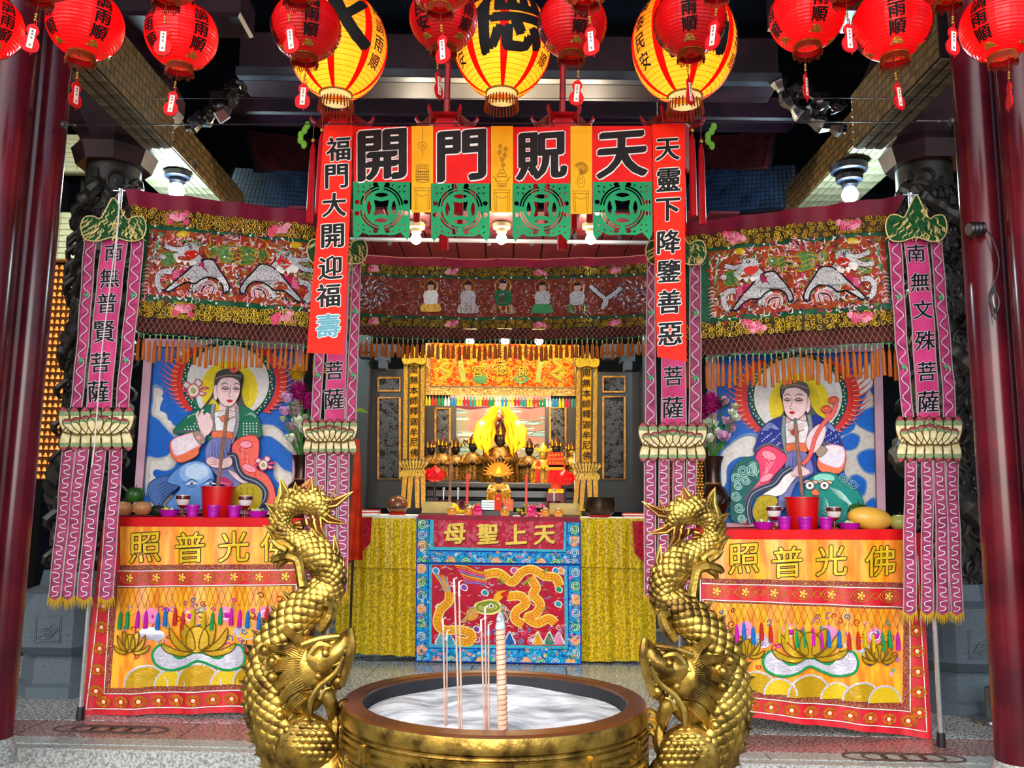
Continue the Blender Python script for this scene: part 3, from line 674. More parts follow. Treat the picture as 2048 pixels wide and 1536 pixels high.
SL = side_valance('embroidered valance with two silver qilin over the elephant painting', (250, 500, 5.25), (640, 500, 5.8),
    ((250, 378), (665, 428), (665, 457), (258, 413)), ((258, 412), (665, 456), (660, 485), (262, 444)), ((278, 440), (660, 485), (658, 492), (280, 456)),
    ((302, 457), (655, 490), (648, 618), (284, 588)), ((279, 588), (650, 619), (650, 628), (278, 600)), ((277, 600), (650, 627), (648, 656), (276, 632)),
    ((276, 630), (648, 655), (646, 697), (272, 667), 33, 44), {'upper': (.23, .75), 'lower': (.23, .78)}, 10, (450, 700))
SR = side_valance('embroidered valance with two silver qilin over the lion painting', (1380, 500, 5.6), (1815, 500, 4.95),
    ((1345, 449), (1810, 390), (1792, 427), (1350, 476)), ((1350, 475), (1792, 426), (1776, 461), (1352, 502)), ((1350, 500), (1776, 460), (1774, 470), (1352, 510)),
    ((1416, 503), (1770, 470), (1777, 605), (1422, 635)), ((1350, 640), (1779, 605), (1781, 617), (1352, 652)), ((1350, 650), (1785, 617), (1788, 648), (1354, 680)),
    ((1354, 679), (1788, 647), (1796, 686), (1358, 720), 37, 50), {'upper': (.27, .8), 'lower': (.36, .85)}, 30, (1600, 720))

# ---- middle valance with the seated figures
surf = Surf((700, 600, 7.0), (1300, 600, 6.95), lambda s, z: .014 * sin(s * 11) + .006 * sin(s * 27))
CVS = surf
t = thing('embroidered_valance', 'long embroidered valance with seated figures across the altar front', 'valance', tuple(surf.p(1005, 690)))
def cs(y0, y1): return Strip((690, y0), (1320, y0 + 1), (1320, y1 + 1), (690, y1), 9)
cloth(surf, cs(509, 526), M('crimson_satin', 'a01436', .45, c2='7c0e28', sc=3, sheen=.3), 'header_band', t, 60)
d = Dr(surf); d.line([cs(509, 526).uv(i / 30, 0) for i in range(31)], 2, P('e8907c', .5), .002); d.build('header_piping', t)
for y0, y1, sd in ((526, 544, 61), (631, 648, 62)):
    o = cloth(surf, cs(y0, y1), V_OLIVE, 'lace_trim', t, 60); scrolls(surf, cs(y0, y1), 'gold_scrollwork', o, 70, 2, M('dim_gold_thread', 'a88c28', .45, c2='7c641a', sc=90), GOLDT, sd, .55, 1.4)
    for k, u in enumerate((.09, .34, .62, .86)): x, y = cs(y0, y1).uv(u, .5); peony(surf, x, y, 26, 13, 'pink_peony', o, k)
o = cloth(surf, cs(543, 632), V_GREEN, 'green_border', t, 60, h=-.002)
studs(surf, cs(544, 549), 18, o, 2); studs(surf, cs(625, 631), 18, o, 2)
pc = cs(549, 625); o = cloth(surf, pc, M('brown_brocade', '8a3c26', .6, c2='5e2418', sc=30), 'picture_panel', t, 60, 4, h=.001)
q = random.Random(5); d = Dr(surf)
for i in range(800):
    u, v = q.random(), q.uniform(.06, .94); x, y = pc.uv(u, v); a = q.uniform(0, 6.3); L = q.uniform(5, 13)
    d.line([(x, y), (x + L * .5 * cos(a), y + L * .5 * sin(a) + 3), (x + L * cos(a + .7), y + L * sin(a + .7))], 1.4, q.choice((WHT, SILV, PINKL, P('b86a8c', .5), P('a86a4c', .5), REDT)), .003, taper=2)
for i in range(160): d.dot(*pc.uv(q.random(), q.uniform(.05, .95)), 1.2, WHT, .004, 5, .003)
d.build('swirl_embroidery', o)
def figure(x, y, s, robe, skirt, name):
    d = Dr(surf); k = lambda p: [(x + a * s, y + b * s) for a, b in p]
    d.poly(k(sm([(-17, 34), (17, 34), (20, 26), (13, 16), (-13, 16), (-20, 26)], 3)), skirt, .005)
    d.poly(k(sm([(-9, -8), (9, -8), (14, 6), (11, 18), (-11, 18), (-14, 6)], 3)), robe, .007)
    for e in (-1, 1): d.line(k(sm([(e * 9, -6), (e * 13, 4), (e * 4, 9)], 4, False)), 5 * s, robe, .009)
    d.dot(x, y - 15 * s, 6.5 * s, P('caa08a', .5), .008, 10, .006, ry=8 * s); d.dot(x, y - 21 * s, 6 * s, BLACK, .009, 8, .004, ry=4 * s)
    d.line(k(sm([(0, -32), (13, -20), (11, -2)], 4, False)), 1.6 * s, GOLDT, .006); d.line(k(sm([(0, -32), (-13, -20), (-11, -2)], 4, False)), 1.6 * s, GOLDT, .006)
    for j in range(4): d.line(k([(-15 + j * 10, 20), (-12 + j * 9, 32)]), 1.5 * s, GOLDT, .008)
    d.build(name, o)
figure(862, 590, 1.0, WHT, GOLDT, 'seated_figure'); figure(936, 590, 1.05, SILV, SILV, 'seated_figure'); figure(1006, 590, 1.12, P('0f6a44', .5), P('a88a78', .5), 'seated_figure')
figure(1085, 590, 1.05, SILV, GREENT, 'seated_figure'); figure(1154, 592, 1.0, SILV, P('3c7a5c', .5), 'seated_figure')
for sx, x0 in ((1, 745), (-1, 1262)):
    d = Dr(surf)
    for k in range(26):
        a = k * .5; r = 6 + k * .9; d.line([(x0 + sx * r * cos(a), 592 + r * sin(a)), (x0 + sx * (r + 7) * cos(a + .25), 592 + (r + 7) * sin(a + .25))], 4, (SILV, P('9fc4e0', .4), WHT, P('5a8fc4', .5))[k % 4], .006, taper=1)
    d.build('dragon_head_motif', o)
d = Dr(surf)
for p in ([(1180, 572), (1195, 585), (1212, 600), (1210, 612)], [(1242, 575), (1228, 588), (1212, 600), (1205, 618)]): d.line(sm(p, 4, False), 11, BLACK, .005); d.line(sm(p, 4, False), 8, SILV, .007)
d.build('crane_motif', o)
fringe(surf, Strip((690, 648), (1320, 649), (1322, 673), (688, 672), 9), 62, 28, t, 1.5, 4.5)

for x in (692, 1318):
    b = B(); p = CVS.p(x, 511, -.01); b.tube([p, (p.x, p.y, CH)], .004, CORD, 5); b.build('hanging_cord', t)
# ---- pink streamers on their poles
STRM = M('pink_satin_streamer', 'b83a72', .5, c2='8e2454', sc=9, aniso=(1, 1, 3), sheen=.3, bump=.15, bsc=30)
STRM2 = M('pink_satin_centre', 'd0407e', .5, c2='b02c66', sc=6, sheen=.3, bump=.15, bsc=20)
STRM3 = M('dusky_pink_satin', 'a8436c', .5, c2='7c2a4c', sc=9, aniso=(1, 1, 3), sheen=.3, bump=.15, bsc=30)
TRIMG = P('a89a94', .5); CREAM = M('cream_satin', 'e6dcb0', .5, c2='c8ba84', sc=30); ROSE = M('rose_tip', 'b04a5c', .5, c2='8a2c3c', sc=60); GRN_CAP = M('green_velvet_cap', '1c5a2c', .7, c2='103a1c', sc=40, sheen=.5)
GOLDC = M('gold_cord', 'ecdc9a', .4, c2='c0a458', sc=90, m=.2); FRG = M('gold_fringe', 'c8a428', .5, c2='94741a', sc=60, aniso=(6, 6, .5))
def capshape(cx, cy, w, h):
    base = [(-1, .35), (-.88, -.1), (-.62, -.15), (-.4, -.05), (-.22, -.5), (0, -1), (.2, -.55), (.42, 0), (.62, -.12), (.9, -.1), (1, .4), (.86, .88), (.5, 1), (0, .82), (-.5, 1), (-.86, .9)]
    return [(cx + a * w / 2, cy + b_ * h / 2) for a, b_ in base]
def streamer(label, D, cap, upper, lotus, lower, chars, ybot, tone, vein, seed, hang):
    q = random.Random(seed); cx = sum(l[0][0] + l[1][0] for l in upper) / (2 * len(upper))
    surf = Surf((cap[0] - 100, cap[1], D), (cap[0] + 100, cap[1], D - .01 if cap[0] > 1024 else D + .01))
    t = thing('temple_streamer', label, 'streamer', tuple(surf.p(lower[1][2][0], ybot)))
    for i, (a, b_, c, e) in enumerate(upper):      # tl,tr,br,bl px
        st = Strip(a, b_, c, e); mid = i == 1
        s2 = Surf((cap[0] - 100, cap[1], D), (cap[0] + 100, cap[1], D), lambda s, z, i=i: .008 * sin(z * 5 + i * 2) + (.004 * sin(z * 19 + i)))
        o = cloth(s2, st, STRM2 if mid else tone, 'upper_ribbon', t, 4, 26, h=.004 * (i == 1))
        d = Dr(s2)
        for u in (0.02, .98): d.line([st.uv(u, v / 26) for v in range(27)], 2.2, TRIMG, .006, rise=.001)
        if not mid:
            n = 90; d.line([st.uv(.5 + .3 * sin(v / n * 62), v / n) for v in range(n + 1)], 1.8, M('silver_cord', 'e6e2ea', .4, sc=60), .007)
            for v in (.33, .72): x, y = st.uv(.5, v); [d.line([(x, y), (x + 9 * cos(k * .9), y + 9 * sin(k * .9))], 3, GREENT if k % 2 else SILV, .008, taper=1) for k in range(7)]; d.dot(x, y, 4, P('1fae62', .2), .008, 8, .006)
        d.build('ribbon_trim', o)
        if mid:
            for ch, x, y, sz in chars:
                d = Dr(s2, 14); d.text(ch, x, y, sz, P('e8dce6', .6), .0075, .03, nib=.012); d.text(ch, x, y, sz, BLACK, .009, .006, nib=.016); d.build('character', o)
    d = Dr(surf, 16); cs_ = sm(capshape(*cap), 5); d.poly(cs_, GRN_CAP, .03); d.poly(cs_, GRN_CAP, .02)
    n = len(cs_); d.add([surf.p(x, y, hh) for x, y in cs_ for hh in (.02, .03)], [(2 * i, 2 * i + 1, (2 * i + 3) % (2 * n), (2 * i + 2) % (2 * n)) for i in range(n)], GRN_CAP)
    d.line(cs_, 2.6, GOLDC, .031, closed=True); o = d.build('canopy_cap', t)
    d = Dr(surf); w, h = cap[2], cap[3]
    for k in range(int(vein * 1.5)):
        u = q.uniform(-.8, .8); v = q.uniform(-.1, .75) if abs(u) > .3 else q.uniform(-.6, .7); x, y = cap[0] + u * w / 2, cap[1] + v * h / 2
        d.line(sm([(x, y), (x + u * 6 + 3, y + 6), (x + u * 12 - 2, y + 11), (x + u * 20, y + 17)], 4, False), 2.6, GOLDC, .032, taper=2)
    d.build('gold_veins', o)
    b = B(); b.tube([surf.p(cap[0], cap[1] - h * .46, .025), at(*hang) + Vector((0, -.012, -.02)), at(*hang) + Vector((0, 0, -.014))], .004, TRIMG, 5); b.build('hanging_loop', t)
    # lotus
    x0, x1, y0, y1 = lotus; lx, ly, lw, lh = (x0 + x1) / 2, (y0 + y1) / 2, (x1 - x0), (y1 - y0); d = Dr(surf)
    P_ = lambda pts: [(lx + a * lw / 2, ly + b_ * lh / 2) for a, b_ in pts]
    def petal(a, y_a, y_b, w, lean, tip, h):
        pts = sm([(a, y_a), (a + w * .75 + lean * .3, lerp(y_a, y_b, .35)), (a + w * .8 + lean * .7, lerp(y_a, y_b, .75)), (a + lean, y_b), (a - w * .8 + lean * .7, lerp(y_a, y_b, .75)), (a - w * .75 + lean * .3, lerp(y_a, y_b, .35))], 4)
        d.poly(P_(pts), CREAM, h); tp = [p for p in pts if (p[1] - lerp(y_a, y_b, .8)) * (y_b - y_a) > 0]
        if len(tp) > 2: d.poly(P_(tp), tip, h + .002)
        gm = [p for p in pts if (p[1] - lerp(y_a, y_b, .64)) * (y_b - y_a) > 0]
        if len(gm) > 2: d.poly(P_(gm), M('leaf_green_satin', '4c7a52', .5, c2='9aa878', sc=120), h + .0012)
        d.line(P_(pts), 1.7, P('5a3c22', .5), h + .003, closed=True)
    for k in range(7): a = -.9 + .3 * k; petal(a, .2, -1, .2, a * .08, ROSE, .01)
    for k in range(7): a = -.9 + .3 * k; petal(a * .95, -.1, .98, .19, a * .12, ROSE, .012)
    for k in (0, 6, 1, 5, 2, 4, 3): a = -.66 + .22 * k; petal(a * .8, .24, -.66 + .07 * abs(k - 3), .27, a * .5, ROSE, .016 + .002 * (3 - abs(k - 3)))
    d.line(P_(sm([(-.95, .12), (-.5, .28), (0, .22), (.5, .28), (.95, .12)], 4, False)), 2.5, P('6a5424', .5), .03)
    d.build('lotus_applique', t)
    for i, (a, b_, c, e) in enumerate(lower):
        st = Strip(a, b_, c, e); s2 = Surf((cap[0] - 100, cap[1], D), (cap[0] + 100, cap[1], D), lambda s, z, i=i: .01 * sin(z * 4 + i * 1.7) + .004 * sin(z * 15 + i) + .004 * (i % 2))
        o = cloth(s2, st, STRM3, 'lower_ribbon', t, 3, 26); d = Dr(s2)
        for u in (0.03, .97): d.line([st.uv(u, v / 26) for v in range(27)], 2, TRIMG, .004, rise=.001)
        for j in range(11):
            v = (j + .5) / 11; x, y = st.uv(.5, v); e_ = 1 if j % 2 else -1
            d.line(sm([(x - 8 * e_, y - 10), (x + 5 * e_, y - 7), (x + 4 * e_, y + 1), (x - 5 * e_, y + 3), (x - 3 * e_, y + 9), (x + 7 * e_, y + 11)], 3, False), 1.9, M('silver_cord', 'e6e2ea', .4, sc=60), .005)
        d.build('ribbon_trim', o)
        d = Dr(s2); xa, ya = st.uv(0, 1); xb, yb = st.uv(1, 1); d.poly([(xa, ya), (xb, yb), ((xa + xb) / 2, (ya + yb) / 2 + 9)], STRM3, 0)
        for k in range(13):
            u = k / 12; x = lerp(xa, xb, u); y = ya + 9 * (1 - abs(u - .5) * 2) - 3; d.line([(x, y), (x + (u - .5) * 4 + q.uniform(-1.5, 1.5), y + 20 + q.uniform(-3, 3))], 3, FRG, .003, taper=1)
        d.build('fringe_tip', o)
    return t
T4 = lambda xs0, y0, xs1, y1: [((a, y0), (b_, y0), (d_, y1), (c, y1)) for (a, b_), (c, d_) in zip(xs0, xs1)]
ST1 = streamer('outer left pink streamer lettered with five black characters and a green cap', 5.2, (231, 442, 130, 86), T4([(171, 195), (203, 256), (263, 288)], 480, [(142, 165), (171, 222), (233, 259)], 815), (126, 262, 814, 903),
    T4([(124, 151), (154, 181), (186, 213), (219, 245)], 898, [(97, 122), (121, 147), (154, 183), (200, 230)], 1195), [(c, x, y, s) for c, x, y, s in (('南', 228, 505, 36), ('無', 221, 557, 38), ('普', 216, 607, 40), ('賢', 211, 664, 42), ('菩', 202, 725, 40), ('薩', 197, 783, 42))], 1200, STRM, 46, 1, (241, 378, 5.32))
streamer('inner left pink streamer half hidden behind the hanging red paper strip', 5.7, (676, 488, 120, 84), T4([(640, 658), (664, 700), (706, 722)], 515, [(622, 641), (648, 690), (692, 713)], 842), (611, 710, 838, 912),
    T4([(611, 631), (634, 653), (656, 676), (678, 699)], 906, [(605, 628), (630, 652), (652, 674), (674, 696)], 1185), [('菩', 669, 741, 36), ('薩', 668, 798, 40)], 1190, STRM, 30, 2, (684, 430, 5.83))
streamer('outer right pink streamer lettered with black characters and a green cap', 4.93, (1828, 440, 122, 92), T4([(1774, 1800), (1807, 1854), (1862, 1884)], 476, [(1804, 1826), (1835, 1881), (1886, 1911)], 835), (1796, 1916, 832, 926),
    T4([(1810, 1834), (1840, 1863), (1866, 1890), (1892, 1917)], 920, [(1806, 1833), (1843, 1868), (1872, 1898), (1898, 1923)], 1225), [(c, x, y, s) for c, x, y, s in (('南', 1831, 507, 36), ('無', 1838, 565, 38), ('文', 1843, 620, 38), ('殊', 1848, 682, 40), ('菩', 1852, 743, 38), ('薩', 1857, 803, 42))], 1230, STRM, 30, 3, (1821, 386, 5.03))
streamer('inner right pink streamer half hidden behind the hanging red paper strip', 5.5, (1350, 490, 120, 84), T4([(1294, 1308), (1322, 1366), (1380, 1402)], 515, [(1290, 1313), (1322, 1374), (1377, 1402)], 850), (1283, 1406, 845, 925),
    T4([(1288, 1312), (1317, 1338), (1346, 1370), (1373, 1394)], 918, [(1288, 1312), (1314, 1336), (1340, 1364), (1366, 1388)], 1190), [('菩', 1346, 752, 38), ('薩', 1346, 815, 42)], 1195, STRM3, 30, 4, (1352, 436, 5.62))
STEEL = P('c4c8cc', .25, m=.8)
def pole(label, a, Da, c, Dc, foot=True):
    p0, p1 = at(*a, Da), at(*c, Dc)
    if foot: p1 = fl(*c)
    t = thing('banner_pole', label, 'pole', tuple(p1)); b = B(); b.tube([p0, p1 + (p0 - p1) * .02], .014, STEEL, 10); b.build('tube', t)
    b = B(); b.tube([p0 + Vector((-.045, 0, -.012)), p0 + Vector((.045, 0, -.012))], .005, STEEL, 6); b.build('cross_pin', t)
    b = B(); b.lathe(p1, [(.022, 0), (.024, .02), (.02, .075)], BLK, 12); b.build('rubber_foot', t)
pole('steel banner pole standing behind the outer left streamer', (241, 378), 5.32, (160, 1440), 5.3)
pole('steel banner pole standing behind the outer right streamer', (1821, 386), 5.03, (1883, 1494), 5.0)
pole('steel banner pole behind the inner left streamer', (684, 430), 5.83, (650, 1400), 5.8)
pole('steel banner pole behind the inner right streamer', (1352, 436), 5.62, (1362, 1412), 5.6)
t = ST1; b = B()
b.tube([at(x, y, 5.14) for x, y in sm([(240, 385), (234, 460), (224, 540), (214, 620), (204, 700), (196, 800), (188, 900), (183, 935)], 4, False)], .0035, P('e8e4dc', .6), 5); b.tube([at(x, y, 5.14) for x, y in ((240, 385), (238, 430), (230, 530), (228, 560))], .003, P('e8e4dc', .6), 5); b.build('pull_cord', t)
# ================================================================== lanterns, wires and paper banners
LRED = M('red_lantern_paper', 'fc0a12', .38, c2='e40810', sc=4, tr=.3, spec=.5, coat=.06)
LRED_D = M('dark_red_collar', 'a00c14', .5, sc=30, tr=.2)
LFR = M('red_gold_fringe', '8a2a14', .5, c2='5c3a10', sc=90, aniso=(6, 6, .4))
INK = M('black_ink', '0a0809', .7, c2='040404', sc=20, spec=.25); EMB = M('gold_emblem', 'c0962c', .4, c2='7a5c14', sc=120, m=.3)
def sph(c, R, a, e, h=0., sz=1.):
    """point on the lantern: azimuth a from the front (-y), elevation e"""
    return Vector((c[0] + (R + h) * cos(e) * sin(a), c[1] - (R + h) * cos(e) * cos(a), c[2] + (R + h) * sin(e) * sz))
def sph_text(b, c, R, ch, a, e, s, m, h=.003, fat=.01, nib=.025, sz=1.):
    v, f, gw, gh = glyph(ch, 0.); k = s / max(gw, gh)
    bm = bmesh.new(); vv = [bm.verts.new((x * k, (y + x * .06) * k, 0)) for x, y in v]
    for t_ in f:
        try: bm.faces.new([vv[i] for i in t_])
        except ValueError: pass
    for _ in range(3):
        ee = [e_ for e_ in bm.edges if e_.calc_length() > .14]
        if not ee: break
        bmesh.ops.subdivide_edges(bm, edges=ee, cuts=1); bmesh.ops.triangulate(bm, faces=[q for q in bm.faces if len(q.verts) > 3])
    bm.verts.index_update(); P2 = [(q.co.x, q.co.y) for q in bm.verts]; F = [tuple(q.index for q in t_.verts) for t_ in bm.faces]; bm.free(); n = 8 if fat > .03 else 5
    for j in range(n):
        g = 2 * pi * j / n; u, w = (fat + nib) * cos(g) * k, fat * sin(g) * k; du, dw = u * .88 - w * .47, u * .47 + w * .88
        b.add([sph(c, R, a + (x + du) / max(.35, cos(e)), e + y + dw, h + j * .00015, sz) for x, y in P2], F, m)
def ribbed(b, c, R, m, n=36, ribs=24, sz=1., e0=1.2, seam=None):
    prof = []
    for i in range(ribs * 2 + 1):
        e = e0 - 2 * e0 * i / (ribs * 2); r = R * (1 + (.006 if i % 2 else -.006)); prof.append((r * cos(e), r * sin(e) * sz))
    prof.reverse(); b.lathe(c, prof, m, n, caps=False)
def make_lantern(R):
    t = thing('red_lantern', 'x', 'lantern', (0, 0, 0), 'small round red lanterns'); c = (0, 0, 0); sz = .96; zb = -R * sin(1.2) * sz; rb = R * cos(1.2)
    b = B(); ribbed(b, c, R, LRED, sz=sz); b.build('paper_globe', t, smooth=0)
    for z, s in ((zb, -1), (-zb, 1)):
        b = B(); b.lathe((0, 0, z + s * R * .02), [(rb * .9, 0), (rb * .92, s * R * .16)], LRED_D, 24, caps=False); b.tube([(rb * .95 * cos(k * pi / 12), rb * .95 * sin(k * pi / 12), z) for k in range(25)], R * .018, EMB, 5, caps=False); o = b.build('collar', t)
    b = B()
    for k in range(46):
        a = k * 2 * pi / 46; b.tube([(rb * .97 * cos(a), rb * .97 * sin(a), zb - R * .02), (rb * 1.04 * cos(a), rb * 1.04 * sin(a), zb - R * .16), (rb * 1.08 * cos(a + .03), rb * 1.08 * sin(a + .03), zb - R * (.27 + .04 * sin(k * 5)))], R * .016, LFR, 3)
    b.build('fringe', t, kind='stuff')
    for a0, w in ((.12, '風調雨順'), (pi + .12, '國泰民安'), (-1.45, '風調雨順'), (1.62, '國泰民安')):
        for k, ch in enumerate(w): b = B(); sph_text(b, c, R, ch, a0, .78 - .44 * k, .4, INK, .004 * R / .15, sz=sz); b.build('character', t)
    for a in (.1, pi, -1.45, 1.6):
        b = B()
        for k in range(7): b.tube([sph(c, R, a + (u - 2) * (.05 + .015 * k), -.82 - .028 * k + .02 * sin(u + k), .004, sz) for u in range(5)], R * .014, EMB, 4)
        b.build('gold_emblem', t)
    b = B(); b.tube([(0, 0, -zb), (0, 0, R * 2.3)], .0025, BLK, 4); b.build('hanging_wire', t)
    return t
def make_tag():
    """gourd charm on a beaded cord"""
    t = thing('gourd_charm', 'x', 'charm', (0, 0, 0), 'red gourd charms under the lanterns')
    b = B(); b.tube([(0, 0, .2), (0, 0, .05)], .0015, P('8a1a1a', .6), 4); b.tube([(.006, 0, .07), (.01, 0, 0), (.008, 0, -.07)], .0022, P('a81420', .6), 4)
    for z in (.09, .08, .068): b.ball((0, 0, z), .005, EMB, 6, 5)
    b.build('beaded_cord', t)
    out = []
    for z0, r in ((.022, .022), (-.025, .03)): out.append((z0, r))
    pts = sm([(0, .05), (.016, .04), (.021, .022), (.014, .004), (.026, -.012), (.031, -.032), (.022, -.054), (0, -.062), (-.022, -.054), (-.031, -.032), (-.026, -.012), (-.014, .004), (-.021, .022), (-.016, .04)], 4)
    b = B(); n = len(pts); b.add([(x, -.003, z) for x, z in pts] + [(x, .003, z) for x, z in pts], [tuple(range(n)), tuple(range(2 * n - 1, n - 1, -1))] + [(i, n + i, n + (i + 1) % n, (i + 1) % n) for i in range(n)], M('red_felt', 'd8141c', .6, sc=40, tr=.1)); b.build('gourd_plate', t, smooth=30)
    b = B(); b.box((0, -.0045, -.008), (.02, .0015, .076), P('f2d8cc', .7)); o = b.build('name_slip', t, smooth=0)
    b = B()
    for i, z in enumerate((.02, .008, -.006, -.034)): 
        for k in range(3): b.box((0, -.0058, z + .003 - k * .003), (.009 - .002 * (k % 2), .0006, .0012), INK)
        b.box((.001, -.0058, z), (.0012, .0006, .008), INK)
    b.build('ink_marks', o, smooth=0)
    return t
LS = [(-25, 50, 73, 3.45, 'cut by the left edge of the picture'), (171, 48, 80, 3.4, 'in front of the left column top'), (363, 70, 77, 3.5, 'alone between the left column and the big lantern'), (612, 56, 75, 3.4, 'overlapping the left big yellow lantern'),
      (887, 36, 75, 3.45, 'left of the middle big yellow lantern'), (1145, 50, 75, 3.4, 'right of the middle big yellow lantern'), (1380, 44, 78, 3.4, 'overlapping the right big yellow lantern'), (1613, 32, 80, 3.35, 'right of the right big yellow lantern'),
      (1783, 48, 82, 3.3, 'in front of the right mosaic beam'), (1998, 50, 80, 3.35, 'in front of the right column top')]
UP = [(86, -66, 76, 2.95, 'showing only its collar above the left column'), (340, -60, 76, 2.95, 'showing only its underside over the lone left lantern'), (598, -64, 76, 2.95, 'showing only its collar over the left big lantern'), (882, -46, 78, 2.95, 'cut by the top edge above the lantern left of the middle'),
      (1172, -62, 78, 2.95, 'cut by the top edge above the lantern right of the middle'), (1430, -72, 76, 2.95, 'cut by the top edge over the right big lantern'), (1690, -68, 78, 2.95, 'cut by the top edge over the right mosaic beam'), (1898, -60, 76, 2.95, 'cut by the top edge above the right column')]
proto = make_lantern(.15); ptag = make_tag(); first = True
for i, (x, y, r, D, w) in enumerate(LS + UP):
    p = at(x, y, D); R = r * mpp(D) * .99; s = R / .15; q = random.Random(i)
    lab = 'round red paper lantern ' + w
    az = math.atan2(p.x, p.y) * -1
    rz = {1: .55, 2: .6, 3: .15, 4: 2.3, 5: .1, 6: -.25, 7: .1, 8: -.2, 9: .7}.get(i, q.uniform(-1, 1)) + az * .5
    o = proto if first else copy_tree(proto)
    o.location = p; o.scale = (s,) * 3; o.rotation_euler = (q.uniform(-.06, .06), q.uniform(-.05, .05), rz); o['label'] = lab
    tp = p + Vector((q.uniform(-.02, .02), -.01, -R * 1.24 - .125)); o = ptag if first else copy_tree(ptag)
    o.location = tp; o.rotation_euler = (0, q.uniform(-.15, .15), [1.3, 1.2, .1, .1, 1.1, .05, .9, .9, .5, 1.4][i] if i < 10 else q.uniform(-.8, .8)); o['label'] = 'gourd charm of lantern ' + w
    first = False
    if i in (0, 1, 2, 7, 8, 9):
        L = bpy.data.lights.new('lantern_glow', 'POINT'); L.energy = .65; L.color = (1, .7, .5); L.shadow_soft_size = .04; l_ = bpy.data.objects.new('lantern_glow', L); COL.objects.link(l_); l_.location = p
# ---- three big lit lanterns
BIGY = M('lit_yellow_lantern_paper', 'ff9c2e', .6, c2='fa8a1e', sc=3, tr=.75)
BIGR = M('red_lantern_stripe', 'e81408', .6, c2='c80c04', sc=10, tr=.6)
RIBK = M('lantern_wire_rib', '8a4a0c', .6, tr=.3)
def big_lantern(x, y, rpx, D, ch, label):
    c = at(x, y, D); R = rpx * mpp(D); sz = 1.12; t = thing('big_lantern', label, 'lantern', tuple(c), 'big lit yellow lanterns'); e0 = 1.24
    n = 48; ribs = 26; prof = []
    for i in range(ribs * 2 + 1): e = -e0 + 2 * e0 * i / (ribs * 2); r = R * (1 + (.004 if i % 2 else -.004)); prof.append((r * cos(e), r * sin(e) * sz))
    b = B(); b.lathe(c, prof, BIGY, n, caps=False); b.build('paper_globe', t, smooth=0)
    for k in range(8):
        a = k * pi / 4 + .05; b = B(); vv = []; ff = []
        for i in range(25):
            e = -e0 + 2 * e0 * i / 24; vv += [sph(c, R, a - .085, e, .004, sz), sph(c, R, a + .085, e, .004, sz)]
        for i in range(24): ff.append((2 * i, 2 * i + 1, 2 * i + 3, 2 * i + 2))
        b.add(vv, ff, BIGR); b.build('red_stripe', t)
    b = B()
    for i in range(1, ribs): e = -e0 + 2 * e0 * i / ribs; b.tube([sph(c, R, k * pi / 24, e, .0015, sz) for k in range(49)], .0012, RIBK, 3, caps=False)
    b.build('wire_ribs', t)
    b = B(); sph_text(b, c, R, ch, .1, .2, 1.5, INK, .008, .02, .022, sz); b.build('big_character', t)
    for a0, w in ((1.15, '風調雨順'), (-1.15, '國泰民安')):
        for k, q in enumerate(w): b = B(); sph_text(b, c, R, q, a0, .5 - .33 * k, .27, INK, .007, .01, .02, sz); b.build('side_character', t)
    zb = c.z - R * sin(e0) * sz; rb = R * cos(e0)
    b = B(); b.tube([(c.x + rb * cos(k * pi / 12), c.y + rb * sin(k * pi / 12), zb) for k in range(25)], .006, EMB, 6, caps=False); b.lathe((c.x, c.y, zb - .04), [(rb * .9, 0), (rb * .96, .04)], M('pale_lantern_glass', 'f0e8b0', .4, tr=.6), 24, caps=False); b.build('bottom_ring', t)
    b = B()
    for k in range(30): a = k * 2 * pi / 30; b.tube([(c.x + rb * cos(a), c.y + rb * sin(a), zb - .035), (c.x + rb * 1.1 * cos(a), c.y + rb * 1.1 * sin(a), zb - .09)], .004, LFR, 3)
    b.build('fringe', t, kind='stuff')
    b = B(); b.ball((c.x, c.y, c.z - R * .55), .035, M('lantern_bulb', (1, .8, .45), .5, em=25, c2=(1, .8, .45)), 12, 8); b.build('bulb', t)
    b = B(); b.tube([(c.x, c.y, c.z + R * sz * .9), (c.x, c.y, c.z + R * 2.6)], .004, BLK, 5); b.build('hanging_wire', t)
    L = bpy.data.lights.new('lantern_light', 'POINT'); L.energy = 3.6; L.color = (1, .76, .42); L.shadow_soft_size = .06
    o = bpy.data.objects.new('lantern_light', L); COL.objects.link(o); o.parent = t; o.location = (0, -.05, -R * .35)
big_lantern(676, 92, 105, 4.05, '永', 'big lit yellow lantern half covered by a red lantern, left of the three')
big_lantern(1005, 90, 104, 4.05, '德', 'big lit yellow lantern with one huge black character, middle of the three')
big_lantern(1368, 90, 112, 4.0, '宮', 'big lit yellow lantern mostly hidden by a red lantern, right of the three')

